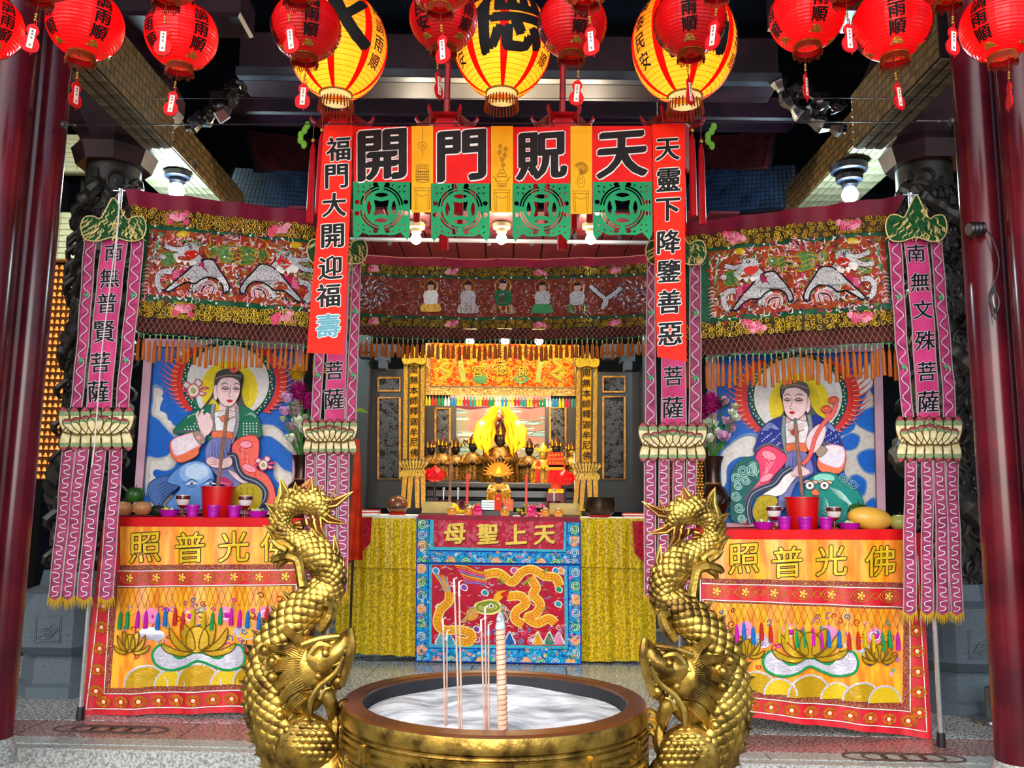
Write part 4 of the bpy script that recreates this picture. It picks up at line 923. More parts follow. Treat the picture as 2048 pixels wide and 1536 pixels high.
# ---- wires
def wire(a, Da, c, Dc, r, label, hook=True):
    p, q = at(*a, Da), at(*c, Dc); t = thing('tension_wire', label, 'wire', tuple(p)); b = B(); b.tube([p, q], r, P('2a2628', .5), 5); b.build('wire', t)
    if hook:
        for e, d in ((p, 1), (q, -1)):
            b = B(); b.lathe(e + Vector((d * .012, 0, 0)), [(.02, -.012), (.024, 0), (.02, .012)], P('4a4448', .4, m=.6), 12, ax=(1, 0, 0)); b.tube([e + Vector((d * .02, 0, 0)), e + Vector((d * .19, 0, 0))], .005, P('5a5458', .3, m=.7), 6); b.ball(e + Vector((d * .07, 0, 0)), .01, P('5a5458', .3, m=.7), 8, 6, sc=(2, .7, .9)); b.build('turnbuckle', t)
wire((122, 250), 4.36, (1908, 243), 4.16, .003, 'taut dark wire between the columns carrying the paper banners')
wire((290, 197), 4.0, (1880, 196), 3.9, .0016, 'thin upper wire crossing below the lanterns', False)

# ---- red paper banners
PAPER_R = M('red_paper', 'f4280c', .55, c2='e01c08', sc=5, tr=.12); PAPER_R2 = M('deep_red_paper', 'e41414', .55, c2='cc0c0c', sc=5, tr=.12)
PAPER_Y = M('yellow_paper', 'f2b416', .55, c2='e0a00c', sc=5, tr=.12); PAPER_G = M('green_paper', '12965e', .5, c2='0c8250', sc=6, tr=.08); INK2 = M('brush_ink', '0a0a0c', .7, c2='141416', sc=4, spec=.25); PRINT = P('8a6410', .6)
def sheet(t, surf, c, m, name='paper'):
    d = Dr(surf); d.quad(c, m, 0, 6, 12); d.quad(c, m, -.0012, 6, 12); return d.build(name, t)
def paper_strip(label, c, chars, D, fold):
    s = Surf((c[0][0], c[0][1], D), (c[1][0], c[1][1], D), fold); t = thing('paper_strip', label, 'banner', tuple(s.p(*c[2])))
    sheet(t, s, c, PAPER_R)
    for ch, x, y, sz in chars:
        d = Dr(s, 20); teal = ch == '壽'
        d.text(ch, x, y, sz, WHT, .002, .05, nib=.012); d.text(ch, x, y, sz, P('2a8a9c', .4) if teal else INK2, .0032, .012, nib=.022); d.build('character', t)
paper_strip('long red paper strip of seven characters ending in a teal one, at the left', ((648, 252), (706, 252), (688, 710), (614, 706)), [(c, x, y, 46) for c, x, y in (('福', 677, 298), ('門', 673, 352), ('大', 668, 409), ('開', 665, 471), ('迎', 661, 535), ('福', 657, 591), ('壽', 657, 652))], 4.33, lambda s, z: .008 * sin(z * 4))
paper_strip('long red paper strip of seven black characters, at the right', ((1304, 250), (1369, 250), (1373, 724), (1314, 714)), [(c, x, y, 46) for c, x, y in (('天', 1335, 300), ('靈', 1337, 360), ('下', 1336, 419), ('降', 1338, 483), ('鑒', 1338, 541), ('善', 1339, 603), ('惡', 1340, 668))], 4.25, lambda s, z: .008 * sin(z * 4 + 1))
PS = Surf((700, 300, 4.36), (1310, 300, 4.27))
for ch, x0, x1, y0, y1, w in (('開', 707, 822, 253, 365, 'leftmost'), ('門', 866, 981, 254, 367, 'second'), ('貺', 1026, 1140, 254, 367, 'third'), ('天', 1184, 1304, 252, 365, 'rightmost')):
    c = ((x0, y0), (x1, y0), (x1, y1), (x0, y1)); s = PS; t = thing('paper_square', '%s red paper square with one big black character' % w if w in ('leftmost', 'rightmost') else '%s red paper square from the left with one big black character' % w, 'banner', tuple(s.p(x0, y1)))
    sheet(t, s, c, PAPER_R2); d = Dr(s); d.text(ch, (x0 + x1) / 2, (y0 + y1) / 2 + 1, 96, WHT, .002, .048, nib=.014, shear=.07); d.text(ch, (x0 + x1) / 2, (y0 + y1) / 2 + 1, 96, INK2, .0035, .02, nib=.024, shear=.07); d.build('character', t)
def lineart(d, x, y, s, kind):
    L = lambda p, w=1.0: d.line([(x + a * s, y + b_ * s) for a, b_ in p], w, PRINT, .0012, rise=.0004)
    circ = lambda cx, cy, rx, ry, n=14, w=1.0: d.line([(x + (cx + rx * cos(k * 2 * pi / n)) * s, y + (cy + ry * sin(k * 2 * pi / n)) * s) for k in range(n)], w, PRINT, .0012, closed=True, rise=.0004)
    if kind == 'table':
        for k in (0, 5): L([(-16 + k * .3, 0 + k), (16 - k * .3, 0 + k)])
        L([(-15, 0), (-13, 40)]); L([(15, 0), (13, 40)]); L([(-11, 6), (-10, 38)]); L([(11, 6), (10, 38)]); L([(-13, 40), (-9, 40)]); L([(13, 40), (9, 40)]); L([(-11, 12), (0, 16), (11, 12)])
    if kind == 'drum':
        circ(0, 4, 13, 3); circ(0, 26, 13, 3)
        for k in range(7): L([(-13 + k * 4.3, 4), (-13 + k * 4.3, 26)])
        for k in range(4): L([(-13, 8 + 5 * k), (13, 8 + 5 * k)], 2)
        for k in range(6): circ(-10 + 4 * k, -2 - (k % 2) * 3, 3, 2.5)
    if kind == 'lamp':
        L([(0, -40), (0, 0)]); L([(-7, 0), (7, 0), (9, 6), (5, 16), (-5, 16), (-9, 6), (-7, 0)]); L([(0, 16), (0, 30)]); L([(-4, 3), (4, 13)]); L([(4, 3), (-4, 13)])
    if kind == 'burner':
        circ(0, 16, 14, 5); circ(0, 8, 10, 4); circ(0, 1, 6, 4); L([(0, -6), (0, -12)]); L([(-14, 16), (-9, 25), (9, 25), (14, 16)]); L([(-18, 10), (-13, 16)]); L([(18, 10), (13, 16)])
        for k in range(8): L([(0, 30), (12 * cos(k * .8), 30 + 6 * sin(k * .8))])
    if kind == 'flowers':
        for a, b_ in ((-6, 0), (6, 6), (0, 16), (8, -8), (-4, -14), (3, 28)):
            circ(a, b_, 4, 4); circ(a, b_, 2, 2); L([(a, b_ + 4), (a * .5, b_ + 14)])
    if kind == 'vase':
        L([(-3, -8), (-3, -3), (-8, 4), (-6, 16), (-3, 20), (3, 20), (6, 16), (8, 4), (3, -3), (3, -8), (-3, -8)]); circ(0, 7, 4, 5)
        for k in range(13): a = -2.6 + k * .35; L([(0, -8), (15 * cos(a) * .8, -18 + 14 * sin(a))]); circ(12 * cos(a), -18 + 10 * sin(a), 3, 2.2, 7)
for x0, x1, y1, kinds, w in ((823, 866, 425, (('lamp', 845, 285, .9), ('drum', 845, 336, 1), ('table', 845, 376, 1.05)), 'printed with a drum, leftmost of three'), (982, 1026, 425, (('flowers', 1004, 305, .9), ('burner', 1004, 342, 1), ('table', 1004, 380, 1.05)), 'printed with a burner, middle of three'), (1141, 1184, 428, (('vase', 1162, 355, 1), ('table', 1162, 382, 1.05)), 'printed with a flower vase, rightmost of three')):
    t = thing('yellow_paper_sheet', 'narrow yellow paper sheet ' + w, 'banner', tuple(PS.p(x0, y1))); sheet(t, PS, ((x0, 252), (x1, 252), (x1, y1), (x0, y1)), PAPER_Y)
    d = Dr(PS); [lineart(d, x, y, s, k) for k, x, y, s in kinds]; d.build('printed_drawing', t)
def cutout(x0, x1, y0, y1, label):
    W_, H_ = x1 - x0, y1 - y0; f = lambda p: [(x0 + a * W_, y0 + b_ * H_) for a, b_ in p]; cx, cy = .5, .44
    outer = [(0, 0), (1, 0), (1, .9), (.95, 1), (.9, .93), (.86, .9), (.84, .86), (.72, .91), (.5, .9), (.28, .91), (.16, .86), (.14, .9), (.1, .93), (.05, 1), (0, .9)]
    holes = []
    def arc(r0, r1, a0, a1, n=9): return [(cx + r1 * cos(lerp(a0, a1, k / n)), cy + r1 * sin(lerp(a0, a1, k / n))) for k in range(n + 1)] + [(cx + r0 * cos(lerp(a1, a0, k / n)), cy + r0 * sin(lerp(a1, a0, k / n))) for k in range(n + 1)]
    for k in range(4):
        a = k * pi / 2; holes.append(arc(.355, .385, a + .12, a + pi / 2 - .12)); holes.append(arc(.31, .335, a + .12, a + pi / 2 - .12))
        # circle segments round the coin square
        g = a; pts = [(cx + .255 * cos(g + u * .13), cy + .255 * sin(g + u * .13)) for u in range(-4, 5)]; k2 = [(cx + .2 * cos(g) + .13 * sin(g) * -u / 3, cy + .2 * sin(g) + .13 * cos(g) * u / 3) for u in (3, 0, -3)]
        holes.append(pts + [(cx + .215 * cos(g + .42), cy + .215 * sin(g + .42)), (cx + .175 * cos(g), cy + .175 * sin(g)), (cx + .215 * cos(g - .42), cy + .215 * sin(g - .42))])
    sq = []
    for k in range(4):
        a = pi / 4 + k * pi / 2; sq += [(cx + .19 * cos(a), cy + .19 * sin(a)), (cx + .105 * cos(a + pi / 4), cy + .105 * sin(a + pi / 4))]
    holes.append(sq)
    for k in range(8): a = (k + .5) * pi / 4 + (-.17 if k % 2 else .17) ; a = (k // 2) * pi / 2 + (.24 if k % 2 else -.24); holes.append([(cx + .45 * cos(a) * .98 + .045 * cos(u), cy + .44 * sin(a) * .93 + .04 * sin(u)) for u in [j * pi / 5 for j in range(10)]])
    q = random.Random(2)
    for sx in (0, 1):
        for sy, yb in ((0, .05), (1, .8)):
            for (a, b_) in ((.06, 0), (.16, .02), (.27, -.01), (.07, .1), (.15, .1)):
                X = a if not sx else 1 - a; Y = yb + b_ if not sy else yb - b_ + .02; e = -1 if sx else 1
                holes.append([(X, Y), (X + .05 * e, Y + .012), (X + .035 * e, Y + .045), (X + .02 * e, Y + .02)])
    loops = [f(outer)] + [f(h) for h in holes]; flat = [p for l in loops for p in l]
    ed = []; k0 = 0
    for l in loops: ed += [(k0 + i, k0 + (i + 1) % len(l)) for i in range(len(l))]; k0 += len(l)
    r_ = delaunay_2d_cdt([Vector(p) for p in flat], ed, [], 0, 1e-4); flat = [(p.x, p.y) for p in r_[0]]
    def pin(p, l): return sum(((l[i][1] > p[1]) != (l[i - 1][1] > p[1])) and p[0] < (l[i - 1][0] - l[i][0]) * (p[1] - l[i][1]) / (l[i - 1][1] - l[i][1]) + l[i][0] for i in range(len(l))) % 2
    cen = lambda t_: (sum(flat[i][0] for i in t_) / 3, sum(flat[i][1] for i in t_) / 3)
    tris = [t_ for t_ in r_[2] if pin(cen(t_), loops[0]) and not any(pin(cen(t_), l) for l in loops[1:])]
    t = thing('green_paper_cutout', label, 'paper cut-out', tuple(PS.p(x0, y1))); d = Dr(PS); d._put(flat, tris, PAPER_G, .002); d._put(flat, tris, PAPER_G, .0008); d.build('coin_lattice', t, smooth=0)
for x0, x1, y0, w in ((706, 820, 364, 'leftmost green paper cut-out with a coin pattern'), (862, 979, 367, 'second green paper cut-out from the left with a coin pattern'), (1025, 1141, 367, 'third green paper cut-out from the left with a coin pattern'), (1186, 1304, 364, 'rightmost green paper cut-out with a coin pattern')): cutout(x0, x1, y0, y0 + 117, w)

# ---- red palace lanterns behind the papers
PR = M('red_palace_lacquer', 'b0101c', .35, c2='7c0812', sc=6); PRS = M('red_silk', 'd01822', .5, tr=.15)
def palace(x, D, label, side):
    c = at(x, 250, D); t = thing('palace_lantern', label, 'lantern', tuple(c), 'red hexagonal palace lanterns'); h = .3
    b = B(); b.lathe(c, [(.17, 0), (.14, .03), (.07, .06), (.02, .08), (.012, 1.2)], PR, 6); b.build('roof', t, smooth=10)
    for k in range(6):
        a = k * pi / 3; u = Vector((cos(a), sin(a), 0)); b = B(); b.tube([c + u * .13, c + u * .17 + Vector((0, 0, .01)), c + u * .19 + Vector((0, 0, .04)), c + u * .188 + Vector((0, 0, .06))], [.014, .014, .01, .003], PR, 6); b.build('roof_horn', t)
        b = B(); p = c + u * .17; b.tube([p, p - Vector((0, 0, .12))], .002, PR, 4); b.lathe(p - Vector((0, 0, .62)), [(.022, 0), (.02, .3), (.016, .46), (.006, .5)], PRS, 8); b.ball(p - Vector((0, 0, .1)), .012, GOLDT, 6, 5); b.build('corner_tassel', t)
    b = B(); b.lathe(c - Vector((0, 0, h)), [(.09, 0), (.1, .01), (.1, h - .02), (.11, h)], PRS, 6); b.build('body', t, smooth=10)
    b = B(); b.tube([c - Vector((0, 0, h)), c - Vector((0, 0, h + .1))], .003, PR, 4); b.lathe(c - Vector((0, 0, h + .5)), [(.03, 0), (.026, .2), (.02, .37), (.006, .4)], PRS, 10); b.build('tassel', t)
    if side:
        b = B()
        for k in range(5): a = k * 1.25; b.ball(c + Vector((side * .2 + .02 * cos(a), -.12, -.06 - .03 * k)), .018, P('6cae3a', .5), 6, 5, sc=(1, .4, 1.5))
        b.build('leaf_ornament', t)
palace(684, 5.0, 'red palace lantern behind the left end of the papers', -1); palace(893, 5.1, 'red palace lantern behind the second red paper square', 0)
palace(1125, 5.1, 'red palace lantern behind the third red paper square', 0); palace(1345, 4.95, 'red palace lantern behind the right end of the papers', 1)
# ================================================================== the two painted panels
class Pic:
    def __init__(s, surf, ox, oy, k): s.s = surf; s.ox = ox; s.oy = oy; s.k = k; s.h = .001; s.d = Dr(surf)
    def m(s, p): return [(s.ox + a / s.k, s.oy + b_ / s.k) for a, b_ in p]
    def up(s): s.h += .00035; return s.h
    def po(s, p, c, n=3, out=None, ow=5):
        q = s.m(sm(p, n) if n > 1 else p); s.d.poly(q, c, s.up())
        if out: s.d.line(q, ow / s.k, out, s.up(), closed=True, rise=.0002)
    def li(s, p, w, c, t=False, n=4): s.d.line(s.m(sm(p, n, False)), w / s.k, c, s.up(), taper=t, rise=.0002)
    def el(s, x, y, rx, ry, c, out=None, ow=4, rot=0):
        p = [(x + rx * cos(a) * cos(rot) - ry * sin(a) * sin(rot), y + rx * cos(a) * sin(rot) + ry * sin(a) * cos(rot)) for a in [k * pi / 14 for k in range(28)]]; s.po(p, c, 1, out, ow)
    def dots(s, pts, r, c):
        h = s.up()
        for x, y in pts: s.d.dot(s.ox + x / s.k, s.oy + y / s.k, r / s.k, c, h, 6, .0002)
    def part(s, name, parent): o = s.d.build(name, parent, smooth=0); s.d = Dr(s.s); return o
pB = P('0f62c4', .45); pBd = P('0c3f86', .45); pCl = P('c9c4bd', .5); pClw = P('dcd9d4', .5); pLine = P('6f8fb8', .5); pRed = P('d8322a', .45); pRedd = P('a81c20', .45); pOr = P('ee7a4e', .45); pGr = P('0f7050', .45); pGrd = P('0a4f3c', .45)
pWh = P('f2f0f0', .45); pYe = P('e6d024', .45); pSk = P('f2d2d4', .45); pSkd = P('d898a0', .45); pHa = P('14131a', .4); pGy = P('5c6068', .5); pVi = P('7880bc', .5); pVid = P('4c5490', .5); pEl = P('8ab4e6', .45); pEld = P('4a6fae', .45); pOl = P('b4a01c', .5); pCo = P('f0685c', .45); pPk = P('ee3f6e', .45); pPkl = P('f49ab0', .45); pDb = P('16288c', .45); pTe = P('138a80', .45); pTed = P('0c5c5c', .45); pBr = P('a8927c', .5); pMag = P('c8386a', .45)
def halo(pc, cx, cy, r, rng, seed):
    q = random.Random(seed)
    for a0, a1 in rng:
        pts = [(cx + (r + 6) * cos(lerp(a0, a1, k / 24)), cy + (r + 6) * .9 * sin(lerp(a0, a1, k / 24))) for k in range(25)]
        out = []
        for k in range(25): w = 25 + 75 * sin(pi * (k + 1) / 26); a = lerp(a1, a0, k / 24); out.append((cx + (r + w) * cos(a), cy + (r + w) * .9 * sin(a)))
        pc.po(pts + out, pRed, 1)
        for k in range(17):
            a = lerp(a0, a1, (k + .5) / 17); w = 30 + 120 * sin(pi * (k + 1) / 18); x, y = cx + (r + 40) * cos(a), cy + (r + 40) * .9 * sin(a); u = -.55
            pc.li([(x, y), (x + w * .5 * cos(a) + 4, y + w * .4 * sin(a) - 8), (x + w * cos(a) * 1.0, y + w * .8 * sin(a) - w * .45)], 22, pRed, 1); pc.li([(x + 10 * cos(a), y), (x + w * .4 * cos(a), y + w * .35 * sin(a) - 4), (x + w * .8 * cos(a), y + w * .66 * sin(a) - w * .33)], 7, P('f4b89c', .5), 1)
    pc.el(cx, cy, r, r * .9, pGrd); pc.dots([(cx + (r - 18 + 9 * (k % 3 - 1)) * cos(k * .0785), cy + (r - 18 + 9 * (k % 3 - 1)) * .9 * sin(k * .0785)) for k in range(80)], 6, pWh)
    pc.el(cx, cy, r - 40, (r - 40) * .9, P('dcdada', .5)); pc.el(cx + 10, cy + 60, r * .62, r * .62, pYe)
    pc.el(cx + 60, cy + 80, r * .3, r * .5, P('d4c01c', .5))
def lotus_line(pc, x, y, s):
    for k, (a, b_, w) in enumerate(((-60, -60, 60), (20, -80, 70), (70, -20, 60), (-70, 10, 50), (50, 40, 60), (-20, 60, 60))):
        pc.po([(x, y), (x + (a - 20) * s, y + b_ * s * .4), (x + a * s, y + b_ * s), (x + (a + 40) * s, y + b_ * s * .6)], pClw, 3, pMag, 9)
    pc.el(x - 4, y + 4, 42 * s, 48 * s, P('e8e0c0', .5), pMag, 8); pc.el(x - 4, y + 6, 16 * s, 18 * s, P('a8b06c', .5), pHa, 3)
def face(pc, f, ear, brows, eyes, nose, mouth, d):
    pc.el(ear[0], ear[1], 20, 62, pSk, pHa, 4); pc.po(f, pSk, 3, P('8a6068', .5), 4)
    for b_ in brows: pc.li(b_, 8, pHa, 2)
    for x, y, w in eyes:
        pc.li([(x - w, y + 2), (x, y - 12), (x + w, y + 4)], 8, pHa, 2); pc.li([(x - w, y + 3), (x, y + 4), (x + w, y + 5)], 9, P('3a2a30', .5), 2); pc.li([(x - w * .8, y + 8), (x, y + 12), (x + w * .8, y + 8)], 4, P('8a6a70', .5), 2)
        pc.li([(x - w * .9, y + 22), (x, y + 27), (x + w * .8, y + 20)], 3, pSkd)
    pc.li(nose, 4, P('8a6068', .5)); pc.po(mouth, P('c01c30', .5), 2)
def framed(label, surf, inner, fw, ox, oy, k):
    tl, tr, br, bl = inner; t = thing('painted_panel', label, 'painting', tuple(surf.p((bl[0] + br[0]) / 2, bl[1])))
    d = Dr(surf); d.quad(inner, pB, 0, 1, 1); d.quad(inner, P('6a5a48', .7), -.025, 1, 1); d.build('canvas', t, smooth=0)
    FR = M('pale_pink_frame', 'c8a0b0', .45, c2='b48c9e', sc=4)
    o = [(tl[0] - fw, tl[1] - fw), (tr[0] + fw, tr[1] - fw), (br[0] + fw, br[1] + fw * .5), (bl[0] - fw, bl[1] + fw * .5)]
    for i in range(4):
        a, b_, c, e = inner[i], inner[(i + 1) % 4], o[(i + 1) % 4], o[i]; B_ = B(); B_.hexa([surf.p(*q, .022) for q in (a, b_, c, e)], [surf.p(*q, -.025) for q in (a, b_, c, e)], FR); B_.build('frame_rail', t, smooth=0)
    d = Dr(surf); d.line([inner[0], inner[1], inner[2], inner[3]], 3, pHa, .006, closed=True); d.build('inner_bead', t)
    return t, Pic(surf, ox, oy, k)
# ---- left: robed figure on a white elephant
surf = Surf((300, 900, 6.05), (590, 900, 6.1))
t, pc = framed('framed painting of a green robed figure riding a blue white elephant', surf, ((308, 694), (591, 700), (584, 1022), (284, 1016)), 16, 270, 680, 4.043)
PAINT_L = t
for p in ([(150, 360), (230, 395), (200, 470), (190, 560), (260, 600), (275, 670), (350, 720), (335, 800), (250, 720), (190, 650), (128, 600), (140, 480)], [(85, 955), (180, 950), (260, 930), (310, 890), (360, 950), (320, 1030), (250, 1060), (150, 1050), (105, 1110), (150, 1190), (75, 1250)], [(1010, 690), (1100, 680), (1180, 725), (1225, 790), (1290, 830), (1290, 930), (1180, 840), (1090, 780), (1020, 770)], [(1130, 980), (1200, 1040), (1290, 1090), (1290, 1220), (1180, 1180), (1120, 1090)], [(140, 1230), (230, 1200), (330, 1280), (240, 1360), (130, 1360)], [(350, 60), (440, 20), (420, 120), (340, 160)]):
    pc.po(p, pLine, 4); c = (sum(a for a, _ in p) / len(p), sum(b_ for _, b_ in p) / len(p)); pc.po([(lerp(c[0], a, .88), lerp(c[1], b_, .88)) for a, b_ in p], pCl, 4); pc.po([(lerp(c[0], a, .6), lerp(c[1], b_, .6)) for a, b_ in p], pClw, 4); pc.part('cloud', t)
halo(pc, 762, 345, 372, ((2.45, 4.1), (-.95, .75)), 3); pc.part('flame_halo', t)
pc.li([(490, 470), (520, 560), (585, 600), (600, 700), (610, 800), (680, 900), (760, 980)], 30, pGr)
lotus_line(pc, 490, 410, 1.1)
pc.po([(655, 340), (675, 270), (740, 240), (820, 240), (885, 285), (888, 360), (875, 430), (895, 520), (940, 575), (860, 590), (700, 540), (650, 470), (600, 530), (545, 570), (620, 470), (650, 400)], pHa, 3)
pc.po([(700, 500), (700, 580), (640, 610), (860, 610), (835, 580), (830, 500)], pSk, 2)
pc.po([(655, 590), (845, 590), (835, 750), (635, 750)], pWh, 2, pGy)
pc.po([(560, 560), (640, 530), (650, 700), (560, 745), (325, 760), (390, 660), (480, 590)], pGr, 3, pGrd); pc.po([(845, 540), (960, 575), (1020, 660), (1030, 790), (900, 800), (850, 850), (830, 700)], pGr, 3, pGrd)
pc.dots([(360 + (k % 8) * 26 + 8 * (k // 8 % 2), 660 + (k // 8) * 22) for k in range(30) if (k % 8) * 26 > 150 - (k // 8) * 40], 6, pWh); pc.dots([(890 + (k % 5) * 26, 680 + (k // 5) * 22) for k in range(22)], 6, pWh)
for k in range(4): pc.li([(905, 620 - k * 3), (950, 590 + k * 6), (990, 620 + k * 5)], 4, P('8cc0b0', .5)); pc.li([(440, 640 - k * 6), (500, 600 + k * 3), (560, 610 + k * 2)], 4, P('8cc0b0', .5))
pc.li([(330, 752), (450, 740), (560, 742)], 14, pGy); pc.li([(1030, 780), (950, 770), (860, 800)], 12, pGy)
for p in ([(650, 520), (640, 620), (650, 730), (640, 800)], [(840, 540), (845, 650), (830, 740), (790, 840)]): pc.li(p, 34, pGy); pc.li(p, 22, P('9a9ea8', .5)); pc.dots([(p[j][0] + q, lerp(p[j][1], p[j + 1][1], u)) for j in range(3) for u in (.2, .5, .8) for q in (-6, 6)], 3, pHa)
for k in range(3): pc.li([(690, 575 + k * 20), (760, 600 + k * 20), (840, 570 + k * 20)], 3, pSkd)
pc.li([(680, 620), (740, 650), (820, 625)], 9, pBr); pc.el(740, 642, 34, 26, pOr, pGy, 5)
pc.po([(648, 742), (802, 752), (800, 815), (730, 800), (650, 805)], pOr, 2, pRedd)
pc.po([(640, 805), (790, 805), (780, 900), (800, 1000), (870, 1190), (780, 1190), (690, 1110), (600, 1000), (590, 890)], pVi, 3, pVid)
for k in range(6): pc.li([(650 + k * 22, 820), (640 + k * 24, 920), (690 + k * 26, 1080)], 8, pVid, 2)
pc.po([(300, 860), (340, 800), (500, 750), (590, 770), (560, 850), (540, 880), (520, 940), (400, 995), (330, 960)], pOr, 3, pRedd); pc.po([(330, 810), (500, 752), (585, 765), (560, 840), (460, 900), (355, 940), (322, 880)], P('f0e2ea', .5), 3, pPkl, 8)
pc.po([(488, 765), (530, 740), (590, 815), (545, 850)], pBr, 2, pGy); pc.el(532, 795, 18, 14, pPkl)
pc.po([(545, 730), (528, 650), (540, 610), (562, 590), (585, 620), (612, 600), (642, 650), (645, 720), (595, 780)], pSk, 3, pSkd)
pc.li([(528, 650), (520, 610), (535, 585)], 16, pSk); pc.li([(560, 640), (560, 590), (575, 570)], 16, pSk); pc.li([(585, 640), (600, 600), (630, 620)], 14, pSk)
pc.po([(800, 870), (880, 790), (1000, 785), (1020, 900), (1000, 1040), (1080, 1090), (1140, 1200), (1150, 1320), (1075, 1340), (1080, 1210), (980, 1150), (900, 1110), (840, 1000)], pCo, 3, pRedd)
for k in range(7): pc.li([(840 + k * 20, 830 + k * 30), (880 + k * 16, 860 + k * 34), (860 + k * 22, 900 + k * 34), (930 + k * 14, 930 + k * 36)], 8, pPkl if k % 2 else pRed, 2)
pc.el(915, 850, 50, 30, pPkl, pRed, 6); pc.el(940, 1040, 60, 30, pPkl, pRed, 6, .4)
pc.po([(770, 1050), (860, 1090), (930, 1140), (900, 1170), (810, 1110)], P('e8c8d0', .5), 3, pGy)
for w, c in ((52, pHa), (38, P('26304c', .5)), (10, P('8c98b0', .5))): pc.li([(765, 945), (825, 945), (850, 1040), (900, 1110), (1000, 1150), (1068, 1220), (1058, 1300), (1005, 1350)], w, c)
lotus_line(pc, 1060, 1010, .85)
pc.po([(600, 985), (640, 950), (720, 975), (790, 950), (805, 1010), (740, 1040), (640, 1025)], pSk, 3, pSkd)
for k in range(4): pc.li([(600 + k * 5, 960 + k * 17), (660, 970 + k * 14), (720, 990 + k * 6)], 8, pSkd, 2)
pc.li([(690, 1150), (740, 1140), (800, 1180)], 60, pMag); pc.li([(700, 1150), (780, 1170)], 8, pPkl)
face(pc, [(688, 380), (720, 325), (800, 315), (862, 345), (870, 420), (852, 480), (812, 535), (770, 548), (720, 520), (690, 460)], (677, 435), ([(715, 385), (750, 358), (782, 378)], [(820, 380), (845, 362), (868, 378)]), ((755, 402, 36), (842, 404, 28)), [(795, 380), (792, 430), (782, 462), (800, 470)], [(762, 500), (790, 492), (818, 500), (792, 518)], 1)
pc.po([(670, 330), (720, 280), (800, 270), (880, 310), (870, 345), (800, 312), (720, 325), (690, 370)], pHa, 3); pc.li([(665, 330), (760, 300), (880, 305)], 12, P('8a7a6c', .5)); pc.el(825, 258, 34, 20, pCo); pc.el(825, 248, 12, 16, pRed)
pc.part('robed_figure', t)
pc.po([(780, 1350), (800, 1280), (860, 1175), (980, 1165), (1050, 1225), (1040, 1330), (990, 1370)], pOl, 3, pGy); pc.dots([(880 + (k * 47 % 140), 1200 + (k * 31 % 120)) for k in range(22)], 5, P('6a6a14', .5)); pc.part('saddle_cloth', t)
pc.po([(150, 1160), (260, 1105), (420, 1110), (380, 1190), (300, 1260), (230, 1350), (190, 1330), (140, 1250)], pEld, 3, P('24406e', .5), 7)
for k in range(6): pc.li([(380, 1120 + k * 12), (280, 1150 + k * 26), (200 + k * 10, 1190 + k * 30)], 7, P('24406e', .5), 2)
pc.po([(290, 1150), (370, 1045), (470, 990), (570, 985), (640, 1040), (668, 1120), (650, 1180), (660, 1360), (300, 1360), (340, 1270), (400, 1190)], P('5f8fd0', .5), 3, P('24406e', .5), 7)
pc.el(520, 1080, 130, 86, pEl); pc.el(530, 1070, 95, 62, P('bcd6f4', .5))
for x in (490, 640): pc.li([(x - 60, 1165), (x, 1130), (x + 55, 1160)], 9, P('24406e', .5), 2); pc.li([(x - 50, 1170), (x, 1160), (x + 50, 1168)], 14, pWh, 2); pc.el(x, 1164, 12, 9, pHa); pc.li([(x - 60, 1180), (x, 1190), (x + 50, 1178)], 5, P('24406e', .5), 2)
pc.part('elephant', t)
# ---- right: robed figure on a green lion
surf = Surf((1430, 900, 5.85), (1760, 900, 5.72))
t, pc = framed('framed painting of a blue robed figure riding a teal green lion', surf, ((1432, 712), (1745, 704), (1753, 1040), (1436, 1046)), 17, 1400, 680, 3.839)
PAINT_R = t
pc.po([(1060, 760), (1180, 690), (1230, 520), (1330, 430), (1345, 1360), (1180, 1360), (1230, 1200), (1120, 1040), (1090, 900)], pCl, 3); pc.part('cloud_bank', t)
for p in ([(1190, 600), (1250, 550), (1345, 530), (1345, 700), (1260, 680), (1200, 640)], [(1070, 780), (1150, 720), (1220, 750), (1190, 830), (1100, 840)], [(1210, 900), (1270, 850), (1345, 860), (1345, 1010), (1260, 1000)], [(1130, 1080), (1200, 1040), (1270, 1090), (1250, 1190), (1160, 1170)], [(1240, 1330), (1290, 1240), (1345, 1230), (1345, 1380), (1250, 1390)]): pc.po([(lerp(sum(a for a, _ in p) / len(p), a, 1.16), lerp(sum(b_ for _, b_ in p) / len(p), b_, 1.16)) for a, b_ in p], pLine, 3); pc.po(p, pB, 3); pc.part('sky_opening', t)
for p in ([(150, 880), (230, 790), (340, 720), (450, 730), (430, 880), (300, 900), (200, 980), (190, 1120), (150, 1150)], [(1120, 430), (1250, 200), (1345, 180), (1345, 320), (1260, 420)]): pc.po(p, pLine, 3); c = (sum(a for a, _ in p) / len(p), sum(b_ for _, b_ in p) / len(p)); pc.po([(lerp(c[0], a, .86), lerp(c[1], b_, .86)) for a, b_ in p], pClw, 3); pc.part('cloud', t)
halo(pc, 745, 440, 378, ((2.35, 4.0), (-.85, .8)), 4); pc.part('flame_halo', t)
pc.po([(608, 430), (618, 350), (680, 318), (780, 322), (828, 370), (834, 480), (890, 570), (930, 610), (840, 620), (700, 640), (600, 610), (640, 540)], pHa, 3)
pc.po([(660, 590), (650, 660), (640, 700), (820, 690), (800, 640), (800, 580)], pSk, 2); pc.po([(650, 640), (812, 630), (832, 810), (648, 810)], pWh, 2, pGy)
